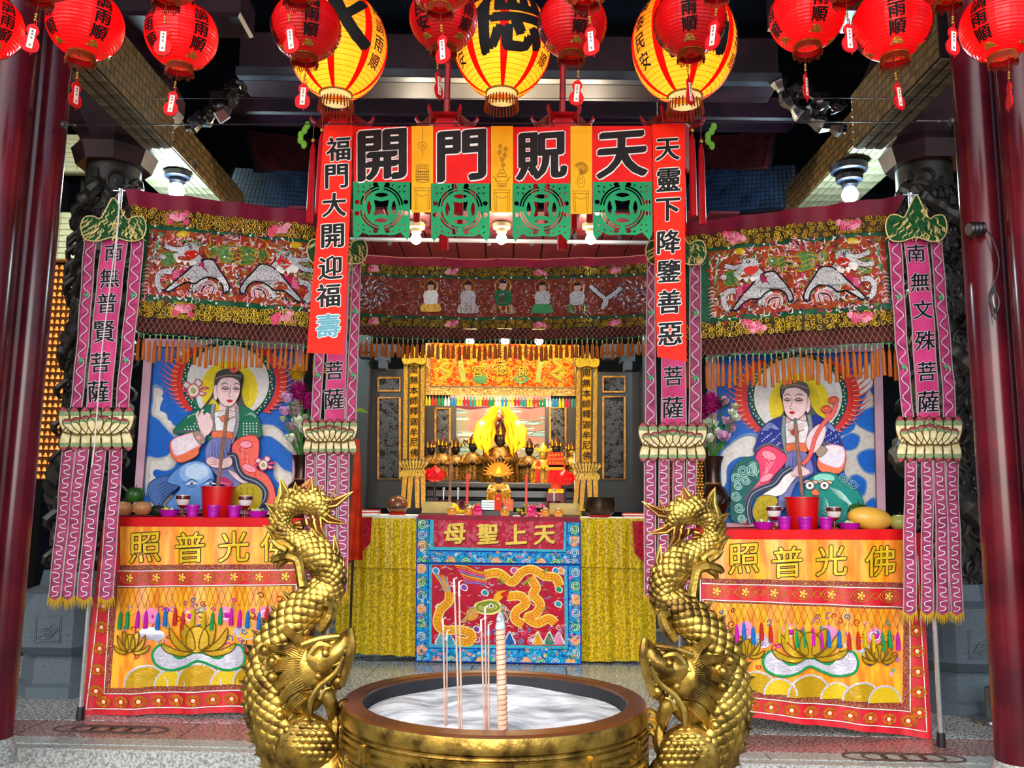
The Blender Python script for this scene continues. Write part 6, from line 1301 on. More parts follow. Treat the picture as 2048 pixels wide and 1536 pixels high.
# ---- flower vases
def vase(px, D, z, H, label, fl_label, seed, spots):
    q = random.Random(seed); c = on(px, D, z); t = thing('bronze_vase', label, 'vase', tuple(c)); BZ = M('dark_bronze', '3a2018', .25, c2='1c0f0c', sc=8, m=.5, spec=.6)
    b = B(); h = H; b.lathe(c, [(.075, 0), (.08, h * .05), (.06, h * .12), (.1, h * .3), (.105, h * .4), (.085, h * .52), (.05, h * .6), (.047, h * .75), (.055, h * .9), (.072, h), (.066, h), (.045, h * .85)], BZ, 28, caps=False); b.build('vessel', t)
    b = B(); b.lathe(c, [(.052, h * .6), (.055, h * .61), (.052, h * .63)], P('8a6a3c', .3, m=.6), 24, caps=False); b.build('neck_ring', t)
    b = B()
    for i in range(10): a = i * .63; b.tube([c + Vector((.1 * cos(a), .1 * sin(a), h * .33)), c + Vector((.108 * cos(a + .12), .108 * sin(a + .12), h * .38)), c + Vector((.1 * cos(a + .24), .1 * sin(a + .24), h * .43))], .006, BZ, 4)
    b.build('relief_band', t)
    top = c + Vector((0, 0, h)); f = thing('flower_bunch', fl_label, 'flowers', tuple(top)); b = B(); LG = P('3a7a34', .6); LG2 = P('6aa83c', .6)
    heads = []
    for (x, y, kind, r) in spots:
        p = at(x, y, D - q.uniform(-.05, .12)); heads.append((p, kind, r)); b.tube([top - Vector((0, 0, .06)), lerp(top, p, .5) + Vector((q.uniform(-.02, .02), 0, 0)), p], [.004, .004, .003], LG, 5)
    b.build('stems', f, kind='stuff'); b = B()
    for i in range(40):
        a = q.uniform(0, 6.3); p = top + Vector((.16 * cos(a) * q.random(), .1 * sin(a) * q.random(), q.uniform(0, .35))); d_ = Vector((cos(a), .5 * sin(a), q.uniform(.1, .9))).normalized() * q.uniform(.06, .13); s_ = Vector((-sin(a), cos(a), 0)) * .012
        b.add([p, p + d_ * .5 + s_, p + d_, p + d_ * .5 - s_], [(0, 1, 2, 3)], LG2 if i % 3 == 0 else LG)
    b.build('leaves', f, kind='stuff')
    for p, kind, r in heads:
        b = B(); r = r * mpp(D)
        if kind == 'mum' or kind == 'yel':
            m1, m2 = (P('b01c78', .6), P('8a1258', .6)) if kind == 'mum' else (P('e8c81c', .6), P('c89c10', .6))
            for k in range(70):
                z_ = 1 - (k + .5) / 70 * 1.25; a = k * 2.4; rr = math.sqrt(max(0, 1 - z_ * z_)); n = Vector((rr * cos(a), -abs(z_) if False else rr * sin(a), z_)); n = Matrix.Rotation(.9, 3, 'X') @ n; s_ = n.cross(Vector((0, 0, 1))).normalized() * r * .14
                b.add([p + n * r * .25, p + n * r * .75 + s_, p + n * r + Vector((0, 0, r * .1)), p + n * r * .75 - s_], [(0, 1, 2, 3)], m1 if k % 3 else m2)
            b.ball(p, r * .6, m2, 8, 6)
        else:
            mm = {'wht': (P('e6ead8', .6), P('c8d8b4', .6)), 'lil': (P('dca8d0', .6), P('c084b8', .6)), 'bud': (P('c8d8a8', .6), P('a8c084', .6))}[kind]
            for lay in range(3):
                for k in range(5):
                    a = k * 1.257 + lay * .6; u = Vector((cos(a), sin(a), 0)); s_ = Vector((-sin(a), cos(a), 0)); w = r * (.35 + .22 * lay); up = Vector((0, 0, 1)); R = Matrix.Rotation(q.uniform(.2, .9), 3, 'X')
                    L_ = [Vector((0, 0, -r * .5)), u * w * .7 + s_ * w * .55, u * w * 1.05 + up * r * .7 + s_ * w * .5, u * w * 1.2 + up * r * .85, u * w * 1.05 + up * r * .7 - s_ * w * .5, u * w * .7 - s_ * w * .55]
                    b.add([p + R @ x for x in L_], [(0, 1, 2), (0, 2, 3), (0, 3, 4), (0, 4, 5)], mm[lay % 2])
        b.build('bloom', f, smooth=60)
vase(601, 5.95, zl, .42, 'dark bronze vase with flared lip beside the elephant painting', 'mixed flower bunch with magenta chrysanthemums beside the elephant painting', 5, [(598, 786, 'mum', 24), (618, 806, 'mum', 22), (594, 748, 'yel', 20), (646, 742, 'yel', 10), (575, 800, 'lil', 14), (570, 826, 'lil', 13), (585, 826, 'lil', 14), (595, 848, 'wht', 14), (606, 840, 'wht', 13), (582, 855, 'lil', 12), (608, 862, 'wht', 13), (580, 880, 'wht', 12), (566, 840, 'bud', 8), (588, 812, 'bud', 8)])
vase(1427, 5.72, zr, .46, 'dark bronze vase with flared lip beside the lion painting', 'mixed flower bunch with a magenta chrysanthemum beside the lion painting', 6, [(1421, 810, 'mum', 27), (1405, 830, 'mum', 16), (1446, 806, 'lil', 13), (1410, 846, 'wht', 13), (1424, 852, 'wht', 14), (1432, 868, 'wht', 13), (1418, 880, 'wht', 12), (1456, 846, 'lil', 14), (1462, 860, 'lil', 13), (1446, 876, 'lil', 15), (1464, 828, 'wht', 10), (1472, 838, 'wht', 10), (1410, 890, 'wht', 12), (1470, 815, 'bud', 8)])
# ================================================================== central altar table, its frontal and the offerings
BROC = M('yellow_brocade', 'ecc818', .42, c2='a88c06', sc=70, lo=.42, hi=.56, det=2, aniso=(1, 1, .8), sheen=.3, spec=.5)
CRIM = M('crimson_brocade', 'c8182c', .5, c2='8e0c1c', sc=60, lo=.4, hi=.6)
WCLOTH = M('white_cloth', 'e8e2d8', .7, sc=10)
DT = 7.45; zC = at(1000, 1034, DT).z
a, c = at(688, 1034, DT), at(1302, 1034, DT); cw = c.x - a.x; ccx = (a.x + c.x) / 2
t = thing('long_altar_table', 'long altar table draped in yellow brocade at the centre', 'table', (ccx, DT + .5, 0))
b = B(); b.box((ccx, DT + .9, zC - .03), (cw, 1.75, .05), WOODT, bev=.006); b.build('tabletop', t, smooth=0)
for sx in (-1, 1):
    for yy in (DT + .1, DT + 1.68): b = B(); b.box((ccx + sx * (cw / 2 - .08), yy, (zC - .055) / 2), (.07, .07, zC - .055), STEEL, bev=.005); b.build('leg', t, smooth=0)
t = thing('white_tablecloth', 'white cloth edge lying on the long altar table', 'tablecloth', (ccx, DT, zC)); b = B(); n = 60
vv = []
for i in range(n + 1):
    u = i / n; x = a.x - .02 + (cw + .04) * u; s_ = .006 * sin(u * 40) + .004 * sin(u * 90)
    vv += [(x, DT + 1.77, zC + .002), (x, DT + .03, zC + .004), (x, DT - .012, zC + .002), (x, DT - .016, zC - .03 + s_)]
b.add(vv, [(4 * i + j, 4 * i + j + 1, 4 * i + 5 + j, 4 * i + 4 + j) for i in range(n) for j in range(3)], WCLOTH); b.build('cloth', t, smooth=60)
def skirt(label, x0, x1, yb0, yb1, seed):
    s = Surf((x0, 1100, DT - .03), (x1, 1100, DT - .04), lambda s_, z: .022 * sin(s_ * 46 + seed + z) + .012 * sin(s_ * 23 + seed))
    t = thing('brocade_skirt', label, 'curtain', tuple(s.p((x0 + x1) / 2, yb0))); cloth(s, Strip((x0, 1036), (x1, 1037), (x1, yb1), (x0, yb0)), BROC, 'lower_drape', t, 90, 10, -.01)
    s2 = Surf((x0, 1100, DT - .06), (x1, 1100, DT - .07), lambda s_, z: .018 * sin(s_ * 46 + seed + .8) + .01 * sin(s_ * 29))
    o = cloth(s2, Strip((x0, 1036), (x1, 1037), (x1, 1138), (x0, 1133)), BROC, 'upper_flounce', t, 90, 5, 0)
skirt('pleated yellow brocade skirt left of the dragon panel', 672, 838, 1306, 1314, 1)
skirt('pleated yellow brocade skirt right of the dragon panel', 1158, 1312, 1324, 1322, 3)
for lab, pts, D, tas in (('crimson brocade cloth corner hanging at the left end of the long table', [(690, 1034), (745, 1034), (742, 1085), (722, 1110), (694, 1130), (688, 1120)], DT - .11, (693, 1140)), ('crimson cloth corner hanging at the right end of the long table', [(1264, 1042), (1306, 1042), (1306, 1140), (1288, 1128), (1268, 1106)], DT - .11, (1296, 1150))):
    s = Surf((pts[0][0], 1080, D), (pts[1][0], 1080, D), lambda s_, z: .01 * sin(s_ * 30)); t = thing('crimson_drape', lab, 'cloth', tuple(s.p(*tas))); d = Dr(s, 12); d.poly(pts, CRIM, .006); d.poly(pts, CRIM, .003); d.line(pts, 2, GOLDT, .007, closed=True); d.build('cloth', t)
    b = B(); p = s.p(*tas); b.lathe(p - Vector((0, 0, .17)), [(.022, 0), (.02, .1), (.012, .15), (.004, .17)], PRS, 10); b.tube([p, s.p(tas[0], tas[1] - 12)], .002, PRS, 4); b.build('tassel', t)
# ---- dragon frontal
FS = Surf((834, 1150, DT - .1), (1161, 1150, DT - .11), lambda s_, z: .006 * sin(s_ * 14) * min(1, max(0, zC - z)))
t = thing('dragon_frontal', 'blue bordered frontal with a gold dragon on red, four gold characters above', 'altar cloth', tuple(FS.p(1000, 1322)))
cm = lambda p: [(820 + x / 4.8, 1020 + y / 4.8) for x, y in p]
TURQ = M('turquoise_embroidery', '16b2e0', .45, c2='0c5cc0', sc=70, lo=.4, hi=.55); BLU = P('0c3cae', .45); CYL = M('pale_cyan_band', '4cc4d8', .45, c2='1c8cac', sc=160, lo=.4, hi=.55); REDF = M('crimson_field', 'c80c34', .45, c2='a8082a', sc=12)
C1 = lambda *p: Strip(*cm(p))
o_up = cloth(FS, C1((75, 88), (1628, 118), (1628, 515), (72, 500)), TURQ, 'upper_border', t, 30, 6, .002)
o_lo = cloth(FS, C1((70, 505), (1630, 525), (1642, 1475), (58, 1445)), TURQ, 'lower_border', t, 30, 12, .0)
cloth(FS, C1((78, 42), (1630, 70), (1630, 120), (78, 90)), M('crimson_satin', 'a01436', .45), 'top_band', t, 30, 1, .004)
cloth(FS, C1((188, 92), (1508, 112), (1500, 408), (186, 388)), CYL, 'cyan_frame', t, 30, 4, .004); cloth(FS, C1((180, 522), (1515, 540), (1522, 1338), (178, 1320)), CYL, 'cyan_frame', t, 30, 8, .002)
f_up = cloth(FS, C1((230, 92), (1482, 112), (1470, 380), (226, 352)), REDF, 'red_title_field', t, 30, 4, .006); f_lo = cloth(FS, C1((212, 525), (1480, 542), (1486, 1304), (208, 1284)), REDF, 'red_dragon_field', t, 30, 8, .004)
d = Dr(FS)
for l in ([(66, 512), (1634, 528)], [(58, 1447), (1642, 1477)], [(70, 60), (56, 1446)], [(1630, 90), (1642, 1476)], [(186, 92), (184, 388), (1500, 408), (1508, 112)], [(178, 522), (176, 1322), (1524, 1340), (1516, 540)]): d.line(cm(l), 2.4, BLU, .006)
d.build('blue_piping', t)
q = random.Random(9)
def arcs(x, y, c1, up):
    d = Dr(FS)
    for r, c in ((52, c1), (42, WHT), (35, c1), (24, WHT), (17, c1)):
        pts = [(x + r * cos(a), y + r * sin(a)) for a in [j * pi / 9 for j in (range(9, 19) if up == 0 else range(18))]]; d.poly(cm(pts), c, .0045 + .0004 * (50 - r) / 8 + (.002 if y < 505 else 0))
    d.build('rainbow_arc', o_up if y < 500 else o_lo, smooth=0)
OG = P('f09018', .45); GN = P('12a04a', .45); BL2 = P('0c8cc8', .45)
for k in range(11): arcs(110 + k * 143, 1442 + k * 2.6, (BL2, OG, GN)[k % 3], 0); arcs(110 + k * 143, 498 + k * 1.5, (GN, BL2, OG)[k % 3], 0)
for k in range(7): arcs(108, 560 + k * 130, (OG, GN, BL2)[k % 3], 1); arcs(1590, 600 + k * 130, (BL2, GN, OG)[k % 3], 1)
for k in range(3): arcs(122, 140 + k * 100, (GN, BL2, OG)[k % 3], 1); arcs(1580, 190 + k * 110, (GN, OG, BL2)[k % 3], 1)
d = Dr(FS)
regs = [(75, 600, 100, 800), (1525, 600, 100, 820), (80, 1330, 1550, 100), (85, 110, 100, 380), (1510, 130, 110, 360), (100, 400, 1500, 90)]
for (x0, y0, w, h) in regs:
    for i in range(int(w * h / 1150)):
        x, y = x0 + q.random() * w, y0 + q.random() * h; c = q.choice((BLU, BLU, WHT, P('7fe0f0', .5), P('0c8c9c', .5), P('e884c0', .5), P('f4a040', .5), GN)); p = cm([(x, y)])[0]
        if q.random() < .6: d.spiral(p[0], p[1], q.uniform(1.8, 3.6), 1.1, c, .0075, q.uniform(.7, 1.2), q.uniform(0, 6), q.choice((-1, 1)), 7)
        else: [d.dot(p[0] + 2 * cos(j * 1.26), p[1] + 2 * sin(j * 1.26), 1.3, c, .0072, 5, .001) for j in range(5)]
d.build('floral_embroidery', o_lo, kind='stuff')
d = Dr(FS)
for i in range(230): u, v = q.random(), q.random(); p = C1((240, 100), (1475, 118), (1462, 374), (236, 346)).uv(u, v); d.spiral(p[0], p[1], q.uniform(2.5, 5), .9, P('e8788c', .5), .007, 1.4, q.uniform(0, 6), q.choice((-1, 1)), 9)
d.build('cloud_scrolls', f_up, kind='stuff')
for ch, x, y in (('母', 432, 228), ('聖', 748, 230), ('上', 1020, 232), ('天', 1290, 238)): d = Dr(FS); x, y = cm([(x, y)])[0]; d.text(ch, x + 1, y + 1.2, 40, P('5a1408', .5), .009, .04); d.text(ch, x, y, 40, M('yellow_embroidery', 'f4d410', .4, c2='d0a008', sc=60), .011, .022, nib=.022); d.build('gold_character', f_up)
# dragon field
d = Dr(FS)
for i in range(260):
    x, y = q.uniform(230, 1460), q.uniform(545, 1280); c = q.choice((P('f4b0c0', .5), WHT, P('f08a50', .5), P('e860a0', .5), P('60c0d0', .5), P('f4e0a0', .5), P('8a6ad0', .5), P('f06a78', .5))); p = cm([(x + k * 12, y + 9 * sin(k * 1.1 + i)) for k in range(q.randint(3, 7))]); d.line(p, 1.9, c, .0065, taper=2)
for i in range(40): p = cm([(q.uniform(220, 1470), q.uniform(1120, 1280))])[0]; d.spiral(p[0], p[1], q.uniform(4, 8), 1.5, q.choice((WHT, P('3c9ad0', .5), P('7c5cc0', .5), P('e890c0', .5))), .007, 1.2, q.uniform(0, 6), 1, 9)
d.build('cloud_and_wave_threads', f_lo, kind='stuff')
d = Dr(FS)
for k in range(8): p = cm([(430 + k * 14, 530 + k * 20), (540, 545 + k * 22), (640, 590 + k * 16), (740, 600 + k * 18)]); d.line(sm(p, 4, False), 2.4, (P('f4c030', .5), P('f08a30', .5), P('e860a0', .5), P('7a8ad8', .5))[k % 4], .008)
for k in range(7): p = cm([(225 + k * 22, 600 + k * 6), (290 + k * 12, 690), (340 + k * 8, 790), (380, 880 + k * 8)]); d.line(sm(p, 4, False), 2.2, (P('f4c030', .5), P('60b0c0', .5), P('f0a0a0', .5), P('f08a30', .5))[k % 4], .008)
d.build('mane_threads', f_lo)
for x, y, c in ((250, 580, '1c8cd8'), (720, 790, '14a0a0'), (280, 930, '1ca0b8'), (1425, 900, '1498a0'), (1430, 760, '14a06c'), (520, 740, '8a3cb0'), (1000, 580, 'd04ca0'), (1450, 580, 'f0a040'), (640, 1140, '7a2c9a'), (1400, 580, '2c8cd0')): d = Dr(FS); pp = cm(sm([(x - 40, y), (x - 10, y - 34), (x + 34, y - 10), (x + 26, y + 36), (x - 16, y + 30)], 3)); d.poly(pp, WHT, .007); pp = cm(sm([(x - 28, y), (x - 6, y - 24), (x + 24, y - 6), (x + 18, y + 26), (x - 12, y + 22)], 3)); d.poly(pp, P(c, .45), .008); d.build('jewel_motif', f_lo)
for x, c in ((960, '0c5cae'), (1230, 'e8a420'), (1340, '128a5c'), (1430, 'e88ab0'), (380, '30a0b8'), (300, '58b0c0')): d = Dr(FS); pp = cm(sm([(x - 60, 1285), (x - 30, 1200), (x, 1160), (x + 30, 1220), (x + 55, 1285)], 3)); d.poly(pp, WHT, .007); pp = cm(sm([(x - 46, 1285), (x - 22, 1210), (x, 1180), (x + 22, 1230), (x + 42, 1285)], 3)); d.poly(pp, P(c, .45), .008); d.build('wave_motif', f_lo)
d = Dr(FS); YD = P('f6c81c', .45); OD = P('f0701c', .45); YL = P('fbe98c', .45); HG = P('8a9a2c', .45)
paths = [[(720, 620), (850, 605), (980, 690), (1070, 600), (1170, 570), (1290, 630), (1400, 650), (1435, 730)], [(1150, 650), (1210, 740), (1180, 810), (1250, 900), (1210, 990), (1130, 1030), (1220, 1085), (1330, 1040), (1395, 1090)], [(930, 830), (1060, 825), (1110, 900), (1020, 970), (1010, 1050), (1090, 1095)], [(380, 790), (370, 880), (295, 955), (265, 1080), (330, 1150), (480, 1150), (590, 1190), (560, 1265), (440, 1250)]]
for pth in paths:
    s_ = sm(pth, 7, False); d.line(cm(s_), 19, YL, .009); d.line(cm(s_), 15.5, YD, .011); n = len(s_)
    for i in range(1, n - 1):
        ax, ay = s_[i - 1]; bx, by = s_[i + 1]; L = math.hypot(bx - ax, by - ay) or 1; nx, ny = -(by - ay) / L, (bx - ax) / L
        for e in (-22, 0, 22): x, y = cm([(s_[i][0] + nx * e, s_[i][1] + ny * e)])[0]; d.dot(x, y, 2.0, OD if (i + e) % 2 else P('f49a20', .5), .0135, 5, .001)
for p in ([(1080, 720), (1150, 660), (1120, 640)], [(900, 700), (860, 660), (820, 690)], [(1280, 600), (1320, 560), (1260, 590)], [(1280, 960), (1300, 930), (1260, 980)]): d.line(cm(sm(p, 4, False)), 6, HG, .014, taper=1)
d.poly(cm(sm([(620, 900), (690, 870), (780, 850), (870, 890), (880, 960), (800, 1000), (700, 1000), (630, 960)], 3)), YL, .0135); d.poly(cm(sm([(640, 905), (700, 880), (780, 868), (850, 900), (860, 950), (790, 982), (700, 985), (645, 955)], 3)), HG, .014); [d.spiral(*cm([(680 + k * 34, 930 + 12 * (k % 2))])[0], 5, 1.4, YL, .0165, 1.3, k, 1, 9) for k in range(5)]; d.poly(cm(sm([(540, 980), (600, 930), (660, 960), (640, 1040), (560, 1060)], 3)), P('e8a040', .45), .013)
d.poly(cm(sm([(800, 860), (830, 790), (930, 770), (900, 830), (840, 880)], 3)), P('f6b81c', .45), .0145); d.poly(cm(sm([(870, 800), (950, 770), (930, 830), (890, 830)], 3)), P('d82018', .45), .0155)
x, y = cm([(780, 915)])[0]; d.dot(x, y, 5, WHT, .016); d.dot(x, y, 2.4, BLACK, .019)
for k in range(7): d.line(cm(sm([(640, 930 + k * 6), (590 - k * 8, 940 + k * 14), (560 - k * 4, 1000 + k * 12), (520 - k * 6, 1040 + k * 6)], 4, False)), 1.6, (P('f4a8a0', .5), HG, P('f0c040', .5))[k % 3], .016)
for k in range(6): d.line(cm(sm([(860, 940), (900 + k * 12, 900 + k * 14), (880 + k * 16, 960 + k * 10), (930, 1000 + k * 14)], 4, False)), 1.6, (P('5cb0a0', .5), P('f08030', .5), WHT)[k % 3], .016)
d.build('gold_dragon', f_lo)
# ---- offerings on the long table
zt = zC + .005
def pt(px, D, z=zt): p = at(px, 1000, D); return Vector((p.x, D, z))
AMB = M('amber_glass', 'e08a18', .12, spec=.8, coat=.6); PKG = M('pink_glass', 'e0186a', .15, spec=.8, coat=.5)
for i, (px, D, w) in enumerate(((904, 7.58, 'beside the left book rest'), (938, 7.6, 'before the yellow cakes'), (1010, 7.58, 'before the red packets'), (1091, 7.6, 'before the pink silk flower'), (1117, 7.58, 'before the right book rest'))):
    c = pt(px, D); t = thing('candle_cup', 'small amber glass candle cup ' + w, 'candle', tuple(c), 'amber candle cups'); b = B(); b.lathe(c, [(.03, 0), (.042, .02), (.04, .05), (.034, .056), (.038, .066), (.034, .066), (.03, .03), (.001, .025)], AMB, 16, caps=False); b.build('glass', t)
    b = B(); b.lathe(c, [(.001, .062), (.018, .062), (.02, .075), (.001, .08)], P('f2ddb8', .4), 12); b.build('wax', t)
for px, D, w in ((955, 7.58, 'left'), (1063, 7.58, 'right')):
    c = pt(px, D); t = thing('pink_jar', 'pink glass jar with lid, %s of the pair on the long table' % w, 'jar', tuple(c)); b = B(); b.lathe(c, [(.034, 0), (.044, .015), (.044, .06), (.03, .075)], PKG, 16); b.build('body', t); b = B(); b.lathe(c, [(.032, .074), (.034, .085), (.012, .1)], PKG, 16); b.build('lid', t)
def bookrest(px, D, label):
    c = pt(px, D); t = thing('book_rest', label, 'book stand', tuple(c)); s = Vector((0, .11, .09)).normalized(); b = B(); w = .13
    b.hexa([c + Vector((-w, 0, .012)), c + Vector((w, 0, .012)), c + Vector((w, .15, .12)), c + Vector((-w, .15, .12))], [c + Vector((-w, .006, .002)), c + Vector((w, .006, .002)), c + Vector((w, .158, .108)), c + Vector((-w, .158, .108))], M('tan_board', 'a89058', .5, c2='8a7444', sc=6)); b.build('sloped_board', t, smooth=0)
    b = B(); b.hexa([c + Vector((w * .96, .01, 0)), c + Vector((w * .99, .01, 0)), c + Vector((w * .99, .15, 0)), c + Vector((w * .96, .15, 0))], [c + Vector((w * .96, .01, .004)), c + Vector((w * .99, .01, .004)), c + Vector((w * .99, .15, .106)), c + Vector((w * .96, .15, .106))], BLK); b.build('side_cheek', t, smooth=0)
    b = B(); b.box(c + Vector((0, -.006, .01)), (w * 2, .014, .024), P('5a4a28', .5)); b.build('ledge', t, smooth=0)
bookrest(873, 7.68, 'tan sloped book rest at the left of the long table'); bookrest(1130, 7.66, 'tan sloped book rest at the right of the long table')
c = pt(795, 7.75); t = thing('wooden_fish', 'round brown wooden fish drum at the left of the long table', 'drum', tuple(c)); b = B(); b.ball(c + Vector((0, 0, .085)), .09, M('wooden_fish_lacquer', '8a4a1c', .3, c2='5c2c10', sc=5, coat=.4), 20, 12, sc=(1.05, .9, .95)); b.build('drum_body', t); b = B(); b.tube([c + Vector((-.08, -.055, .07)), c + Vector((0, -.088, .06)), c + Vector((.08, -.055, .07))], .008, BLK, 6); b.build('sound_slit', t); b = B(); b.lathe(c, [(.07, 0), (.08, .012), (.06, .02)], R_TOP, 16); b.build('cushion', t)
c = pt(1199, 7.75); t = thing('bronze_bowl_gong', 'dark bronze bowl gong at the right of the long table', 'bowl', tuple(c)); b = B(); b.lathe(c, [(.09, .01), (.125, .04), (.135, .11), (.128, .165), (.132, .175), (.122, .175), (.12, .06), (.001, .03)], M('dark_bronze_bowl', '4a3420', .3, c2='241810', sc=5, m=.6), 28, caps=False); b.build('bowl', t); b = B(); b.lathe(c, [(.07, 0), (.1, .006), (.1, .02), (.07, .024)], R_TOP, 20); b.build('cushion', t)
for px, w in ((738, 'left'), (1267, 'right')):
    c = pt(px, 7.72); t = thing('paper_bundle', 'red and white paper bundle at the %s end of the long table' % w, 'paper', tuple(c))
    for k in range(4): b = B(); b.box(c + Vector((.004 * (k % 2), 0, .006 + .011 * k)), (.19, .12, .01), (P('f0e8e0', .7), P('d84a3c', .6))[k % 2]); b.build('sheet_pack', t, smooth=0)
c = pt(990, 7.78); t = thing('display_case', 'small clear case on a black base in the middle of the long table', 'case', tuple(c)); b = B(); b.box(c + Vector((.02, 0, .025)), (.28, .1, .05), BLK, bev=.004); b.build('base', t, smooth=0)
b = B()
for k in range(4): b.box(c + Vector((-.035, -.02, .062 + .022 * k)), (.16, .08, .018), M('silver_foil', 'c8d0dc', .2, m=.6, sc=10), bev=.003)
b.build('silver_slats', t, smooth=0)
for px, z0, w, h, m, lab in ((996, .05, .062, .14, 'e8321c', 'tall red envelope leaning beside the silver case'), (1017, .05, .085, .1, 'f07050', 'square coral envelope beside the silver case')):
    c = pt(px, 7.72, zt + z0); t = thing('red_envelope', lab, 'envelope', tuple(c)); b = B(); b.box(c + Vector((0, 0, h / 2)), (w, .006, h), P(m, .5), rz=.05); b.build('envelope', t, smooth=0); b = B(); b.box(c + Vector((0, -.005, h * .72)), (w * .4, .003, h * .14), P('f6a820', .5)); b.build('gold_seal', t, smooth=0)
def silkflower(px, D, m1, m2, r, label, n=5, z=0):
    c = pt(px, D, zt + z); t = thing('silk_flower', label, 'flower', tuple(c)); q = random.Random(px); b = B()
    for i in range(n * 8):
        p = c + Vector((q.uniform(-r, r), q.uniform(-.03, .03), q.uniform(.012, r * 1.3))); u = Vector((q.uniform(-1, 1), q.uniform(-1, .2), q.uniform(-.2, 1))).normalized() * .03; v = u.orthogonal().normalized() * .016; b.add([p, p + u * .6 + v, p + u, p + u * .6 - v], [(0, 1, 2, 3)], m1 if i % 3 else m2)
    b.build('petals', t, kind='stuff'); b = B(); b.ball(c + Vector((0, 0, .02)), .022, m2, 8, 6, sc=(1.3, 1, 1)); b.build('core', t)
silkflower(1078, 7.9, P('f0707c', .6), P('d83a50', .6), .085, 'pink silk flower beside the right book rest'); silkflower(1150, 7.95, P('f0cc1c', .6), P('c89c10', .6), .075, 'yellow silk flower behind the right book rest'); silkflower(950, 7.74, P('f0d83c', .6), P('e8e4d0', .6), .045, 'small yellow flower left of the silver case', 3, .03); silkflower(1045, 7.72, P('b8c828', .6), P('6a1c24', .6), .05, 'green and maroon flower right of the silver case', 3)
c = pt(926, 7.66); t = thing('yellow_cakes', 'tray of yellow cakes left of the pink jar', 'cake', tuple(c)); b = B(); b.box(c + Vector((0, 0, .008)), (.17, .08, .014), P('e8e0d0', .5), bev=.003); b.build('tray', t, smooth=0)
for k in range(4): b = B(); b.ball(c + Vector((-.055 + .037 * k, 0, .034)), .024, P('eab410', .5), 10, 7, sc=(1, 1, .8)); b.build('cake', t)
c = pt(908, 7.9); t = thing('peach_bun', 'yellow peach bun behind the left book rest', 'bun', tuple(c)); b = B(); b.lathe(c, [(.03, 0), (.055, .03), (.05, .07), (.02, .105), (.002, .115)], P('f0c820', .5), 14); b.build('bun', t)
# ================================================================== the shrine behind: banners, statues, doors
GOLDS = M('gilded_satin', 'd89a18', .4, c2='b07408', sc=50, lo=.4, hi=.6); GOLDE = M('gold_embroidery', 'e8b820', .35, c2='8a5c08', sc=90, lo=.35, hi=.6)
YB = M('golden_yellow_satin', 'e8a41c', .45, c2='cc860c', sc=14)
def altar_streamer(label, cx, D, dy, chars):
    s = Surf((cx - 30, 800, D), (cx + 30, 800, D)); t = thing('gold_streamer', label, 'streamer', tuple(s.p(cx - 3, 1012 + dy)))
    for i, (x0, x1) in enumerate(((-22, -12), (-10, 10), (12, 22))):
        st = Strip((cx + x0, 722 + dy), (cx + x1, 722 + dy), (cx + x1 - 2, 918 + dy), (cx + x0 - 2, 918 + dy)); o = cloth(s, st, YB if i == 1 else GOLDS, 'upper_ribbon', t, 2, 8, .004 * (i == 1)); d = Dr(s)
        for u in (0.03, .97): d.line([st.uv(u, 0), st.uv(u, 1)], 1.2, P('6a4408', .5), .006)
        if i != 1: d.line([st.uv(.5 + .3 * sin(v * .9), v / 40) for v in range(41)], 1.3, GOLDY, .006)
        d.build('ribbon_edge', o)
        if i == 1:
            [(lambda d: (d.text(ch, cx - 1, 739 + dy + k * 20.8, 16, INK, .008, .004, nib=.012), d.build('character', o)))(Dr(s)) for k, ch in enumerate(chars)]
    d = Dr(s); cs_ = sm(capshape(cx, 712 + dy, 50, 36), 4); d.poly(cs_, GOLDE, .02); d.poly(cs_, GOLDE, .014); d.line(cs_, 1.6, P('6a4408', .5), .021, closed=True); [d.line([(cx + u, 712 + dy - 6), (cx + u * 1.6, 712 + dy + 12)], 1.4, GOLDY, .022, taper=1) for u in range(-12, 13, 4)]; d.build('canopy_cap', t)
    d = Dr(s); ly = 936 + dy
    for k in range(-4, 5): a = k * .32; d.poly(sm([(cx - 2 + 4 * k, ly + 4), (cx - 2 + 6.4 * k - 4, ly - 8), (cx - 2 + 6.6 * k, ly - 20 + abs(k)), (cx - 2 + 6.4 * k + 4, ly - 8)], 3), GOLDE, .012 + .0005 * (4 - abs(k))); d.line(sm([(cx - 2 + 4 * k, ly + 4), (cx - 2 + 6.4 * k - 4, ly - 8), (cx - 2 + 6.6 * k, ly - 20 + abs(k)), (cx - 2 + 6.4 * k + 4, ly - 8)], 3), 1, P('6a4408', .5), .0155, closed=True); d.poly(sm([(cx - 2 + 4 * k, ly), (cx - 2 + 6 * k - 4, ly + 10), (cx - 2 + 6 * k, ly + 18), (cx - 2 + 6 * k + 4, ly + 10)], 3), GOLDE, .011)
    d.build('lotus_applique', t)
    for i, x0 in enumerate((-24, -12, 0, 12)):
        st = Strip((cx + x0, 950 + dy), (cx + x0 + 10, 950 + dy), (cx + x0 + 8 - (4 if i < 2 else -2), 1016 + dy), (cx + x0 - (4 if i < 2 else -2), 1016 + dy)); o = cloth(s, st, GOLDS, 'lower_ribbon', t, 2, 6, .001 * i); d = Dr(s); d.line([st.uv(.5 + .35 * (v % 2), v / 12) for v in range(13)], 1.2, GOLDY, .006); d.build('ribbon_edge', o)
altar_streamer('gold streamer with nine small characters at the left of the altar', 829, 8.7, 0, '南無本師釋迦牟尼佛'); altar_streamer('gold streamer with nine small characters at the right of the altar', 1174, 8.65, 6, '南無本師釋迦牟尼佛')
